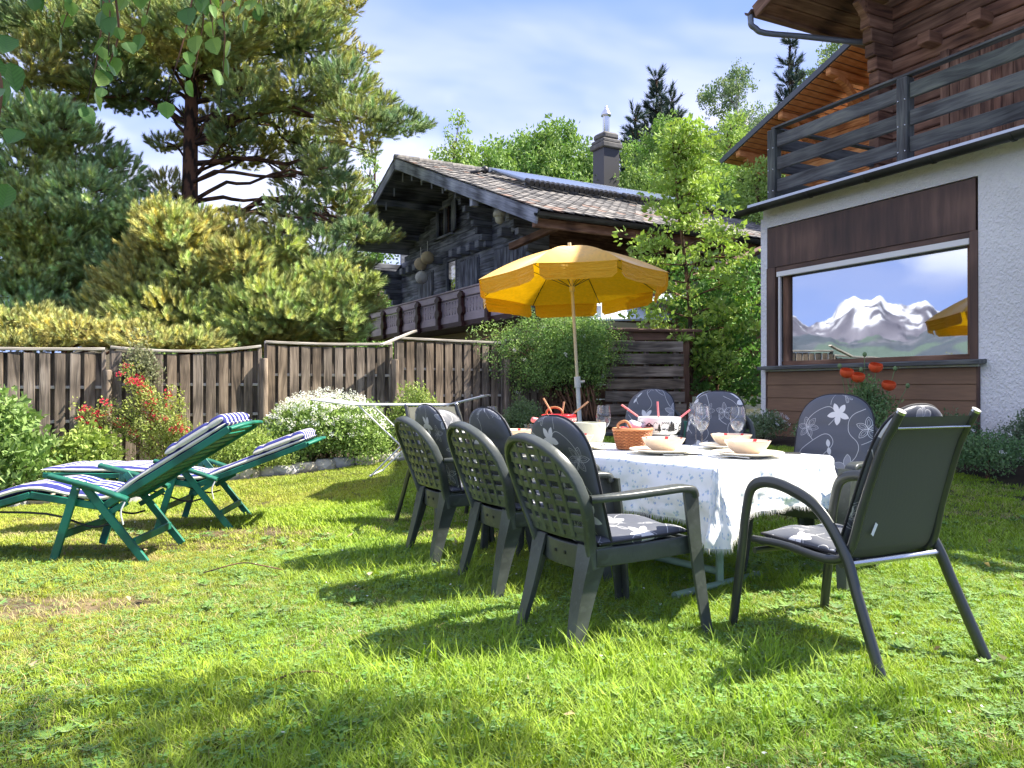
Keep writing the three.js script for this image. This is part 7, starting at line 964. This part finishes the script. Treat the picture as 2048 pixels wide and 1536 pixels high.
    for (let r = 0; r < 2; r++) { const o = r * 512; g.lineWidth = 6; g.beginPath(); g.moveTo(o + 6, 100); for (let k = 0; k < 7; k++) g.lineTo(o + 16 + k * 14, 44 + (k % 2) * 26); g.lineTo(o + 108, 88); g.stroke(); cow(o + 18, 132, 34); cow(o + 66, 140, 26); fir(o + 142, h - 8, 160); fir(o + 176, h - 8, 130); fir(o + 112, h - 8, 84); g.lineWidth = 5; g.beginPath(); g.arc(o + 236, 52, 20, 0.3, 4.6); g.stroke(); g.beginPath(); g.moveTo(o + 204, 76); g.lineTo(o + 262, 40); g.lineTo(o + 300, 64); g.stroke(); cow(o + 214, 136, 32); chalet(o + 300, 104, 104); cow(o + 430, 138, 30); fir(o + 488, h - 8, 110); g.beginPath(); g.moveTo(o + 410, 80); g.lineTo(o + 440, 40); g.lineTo(o + 462, 70); g.stroke(); }
  });
  const sm = new THREE.MeshStandardMaterial({ map: scene2, transparent: true, roughness: 0.4 }); const bandPts = [[0.1235, 0.018], [0.1275, 0.035], [0.1305, 0.06], [0.1329, 0.08], [0.1333, 0.09]].map(p => new THREE.Vector2(p[0] + 0.0012, p[1])); const bg = new THREE.LatheGeometry(bandPts, 56, -1.9, 3.6); part('printed_scene', bg, sm, W);
  part('handle', at(lathe([[0, 0], [0.014, 0], [0.018, 0.02], [0.027, 0.07], [0.03, 0.1], [0.024, 0.116], [0, 0.118]], 20), -0.1, 0.05, 0.06, 1.42, -1.15, 0), M.white, W);
  fork3(W, V(-0.02, 0.03, 0.03), V(-0.2, 0.155, 0.06), M.pink); fork3(W, V(0.0, 0.03, 0.0), V(-0.002, 0.15, -0.03), M.pink); fork3(W, V(0.03, 0.03, 0.02), V(0.15, 0.12, 0.0), M.pink);
  const Rd = thing('red_fondue_pot', 'red fondue pot with row of white squares and wooden forks', 'fondue pot', on(0.326, 5.354, 0.078), 0); part('body', potG(0.122, 0.1), M.red, Rd);
  const sq = canvasTex(1024, 96, (g, w, h) => { g.clearRect(0, 0, w, h); for (let k = 0; k < 14; k++) { const x = 10 + k * 73; g.strokeStyle = '#f3ece6'; g.lineWidth = 5; g.strokeRect(x + 6, 16, 54, 62); g.lineWidth = 7; g.beginPath(); g.moveTo(x + 18, 30); g.lineTo(x + 48, 64); g.moveTo(x + 48, 30); g.lineTo(x + 18, 64); g.stroke(); g.beginPath(); g.arc(x + 33, 47, 9, 0, 6.3); g.stroke(); } });
  part('white_squares', new THREE.LatheGeometry([[0.1175, 0.042], [0.121, 0.062], [0.1228, 0.078], [0.123, 0.088]].map(p => new THREE.Vector2(p[0] + 0.0012, p[1])), 56, -1.9, 3.6), new THREE.MeshStandardMaterial({ map: sq, transparent: true, roughness: 0.4 }), Rd);
  part('handle', at(lathe([[0, 0], [0.012, 0], [0.015, 0.02], [0.02, 0.09], [0.014, 0.1], [0, 0.1]], 16), -0.1, 0.06, 0.05, 1.45, -1.2, 0), M.pink, Rd); fork3(Rd, V(0, 0.03, 0), V(0.16, 0.16, 0.02), M.beechWood); fork3(Rd, V(0, 0.03, 0), V(-0.08, 0.17, 0.0), M.beechWood); fork3(Rd, V(0.01, 0.03, -0.02), V(0.03, 0.14, -0.03), M.beechWood); const hoop = []; for (let i = 0; i <= 30; i++) { const a = i / 30 * 6.2832; hoop.push(V(-0.03 + Math.cos(a) * 0.055, 0.115 + Math.sin(a) * 0.04, -0.01 + Math.cos(a) * 0.02)); } part('wooden_hoop', sweep(hoop, roundProf(0.008, 7), V(0, 0, 1), () => 1, false), M.wicker[0], Rd);
  // planter
  const pr = (y0, s) => Array.from({ length: 32 }, (_, i) => { const a = -i / 32 * 6.2832, k = Math.pow(Math.pow(Math.abs(Math.cos(a)), 3.2) + Math.pow(Math.abs(Math.sin(a)), 3.2), -1 / 3.2); return V(Math.cos(a) * k * s, y0, Math.sin(a) * k * s); });
  const pl = thing('planter_pot', 'pale green square ceramic pot beside the red fondue pot', 'pot', on(0.51, 5.115), 0.5); part('body', loft([pr(0, 0.072), pr(0.01, 0.08), pr(0.07, 0.097), pr(0.13, 0.101), pr(0.138, 0.1), pr(0.137, 0.094), pr(0.07, 0.09), pr(0.02, 0.07)], true), M.potCream, pl);
}
renderer.render(scene, camera);
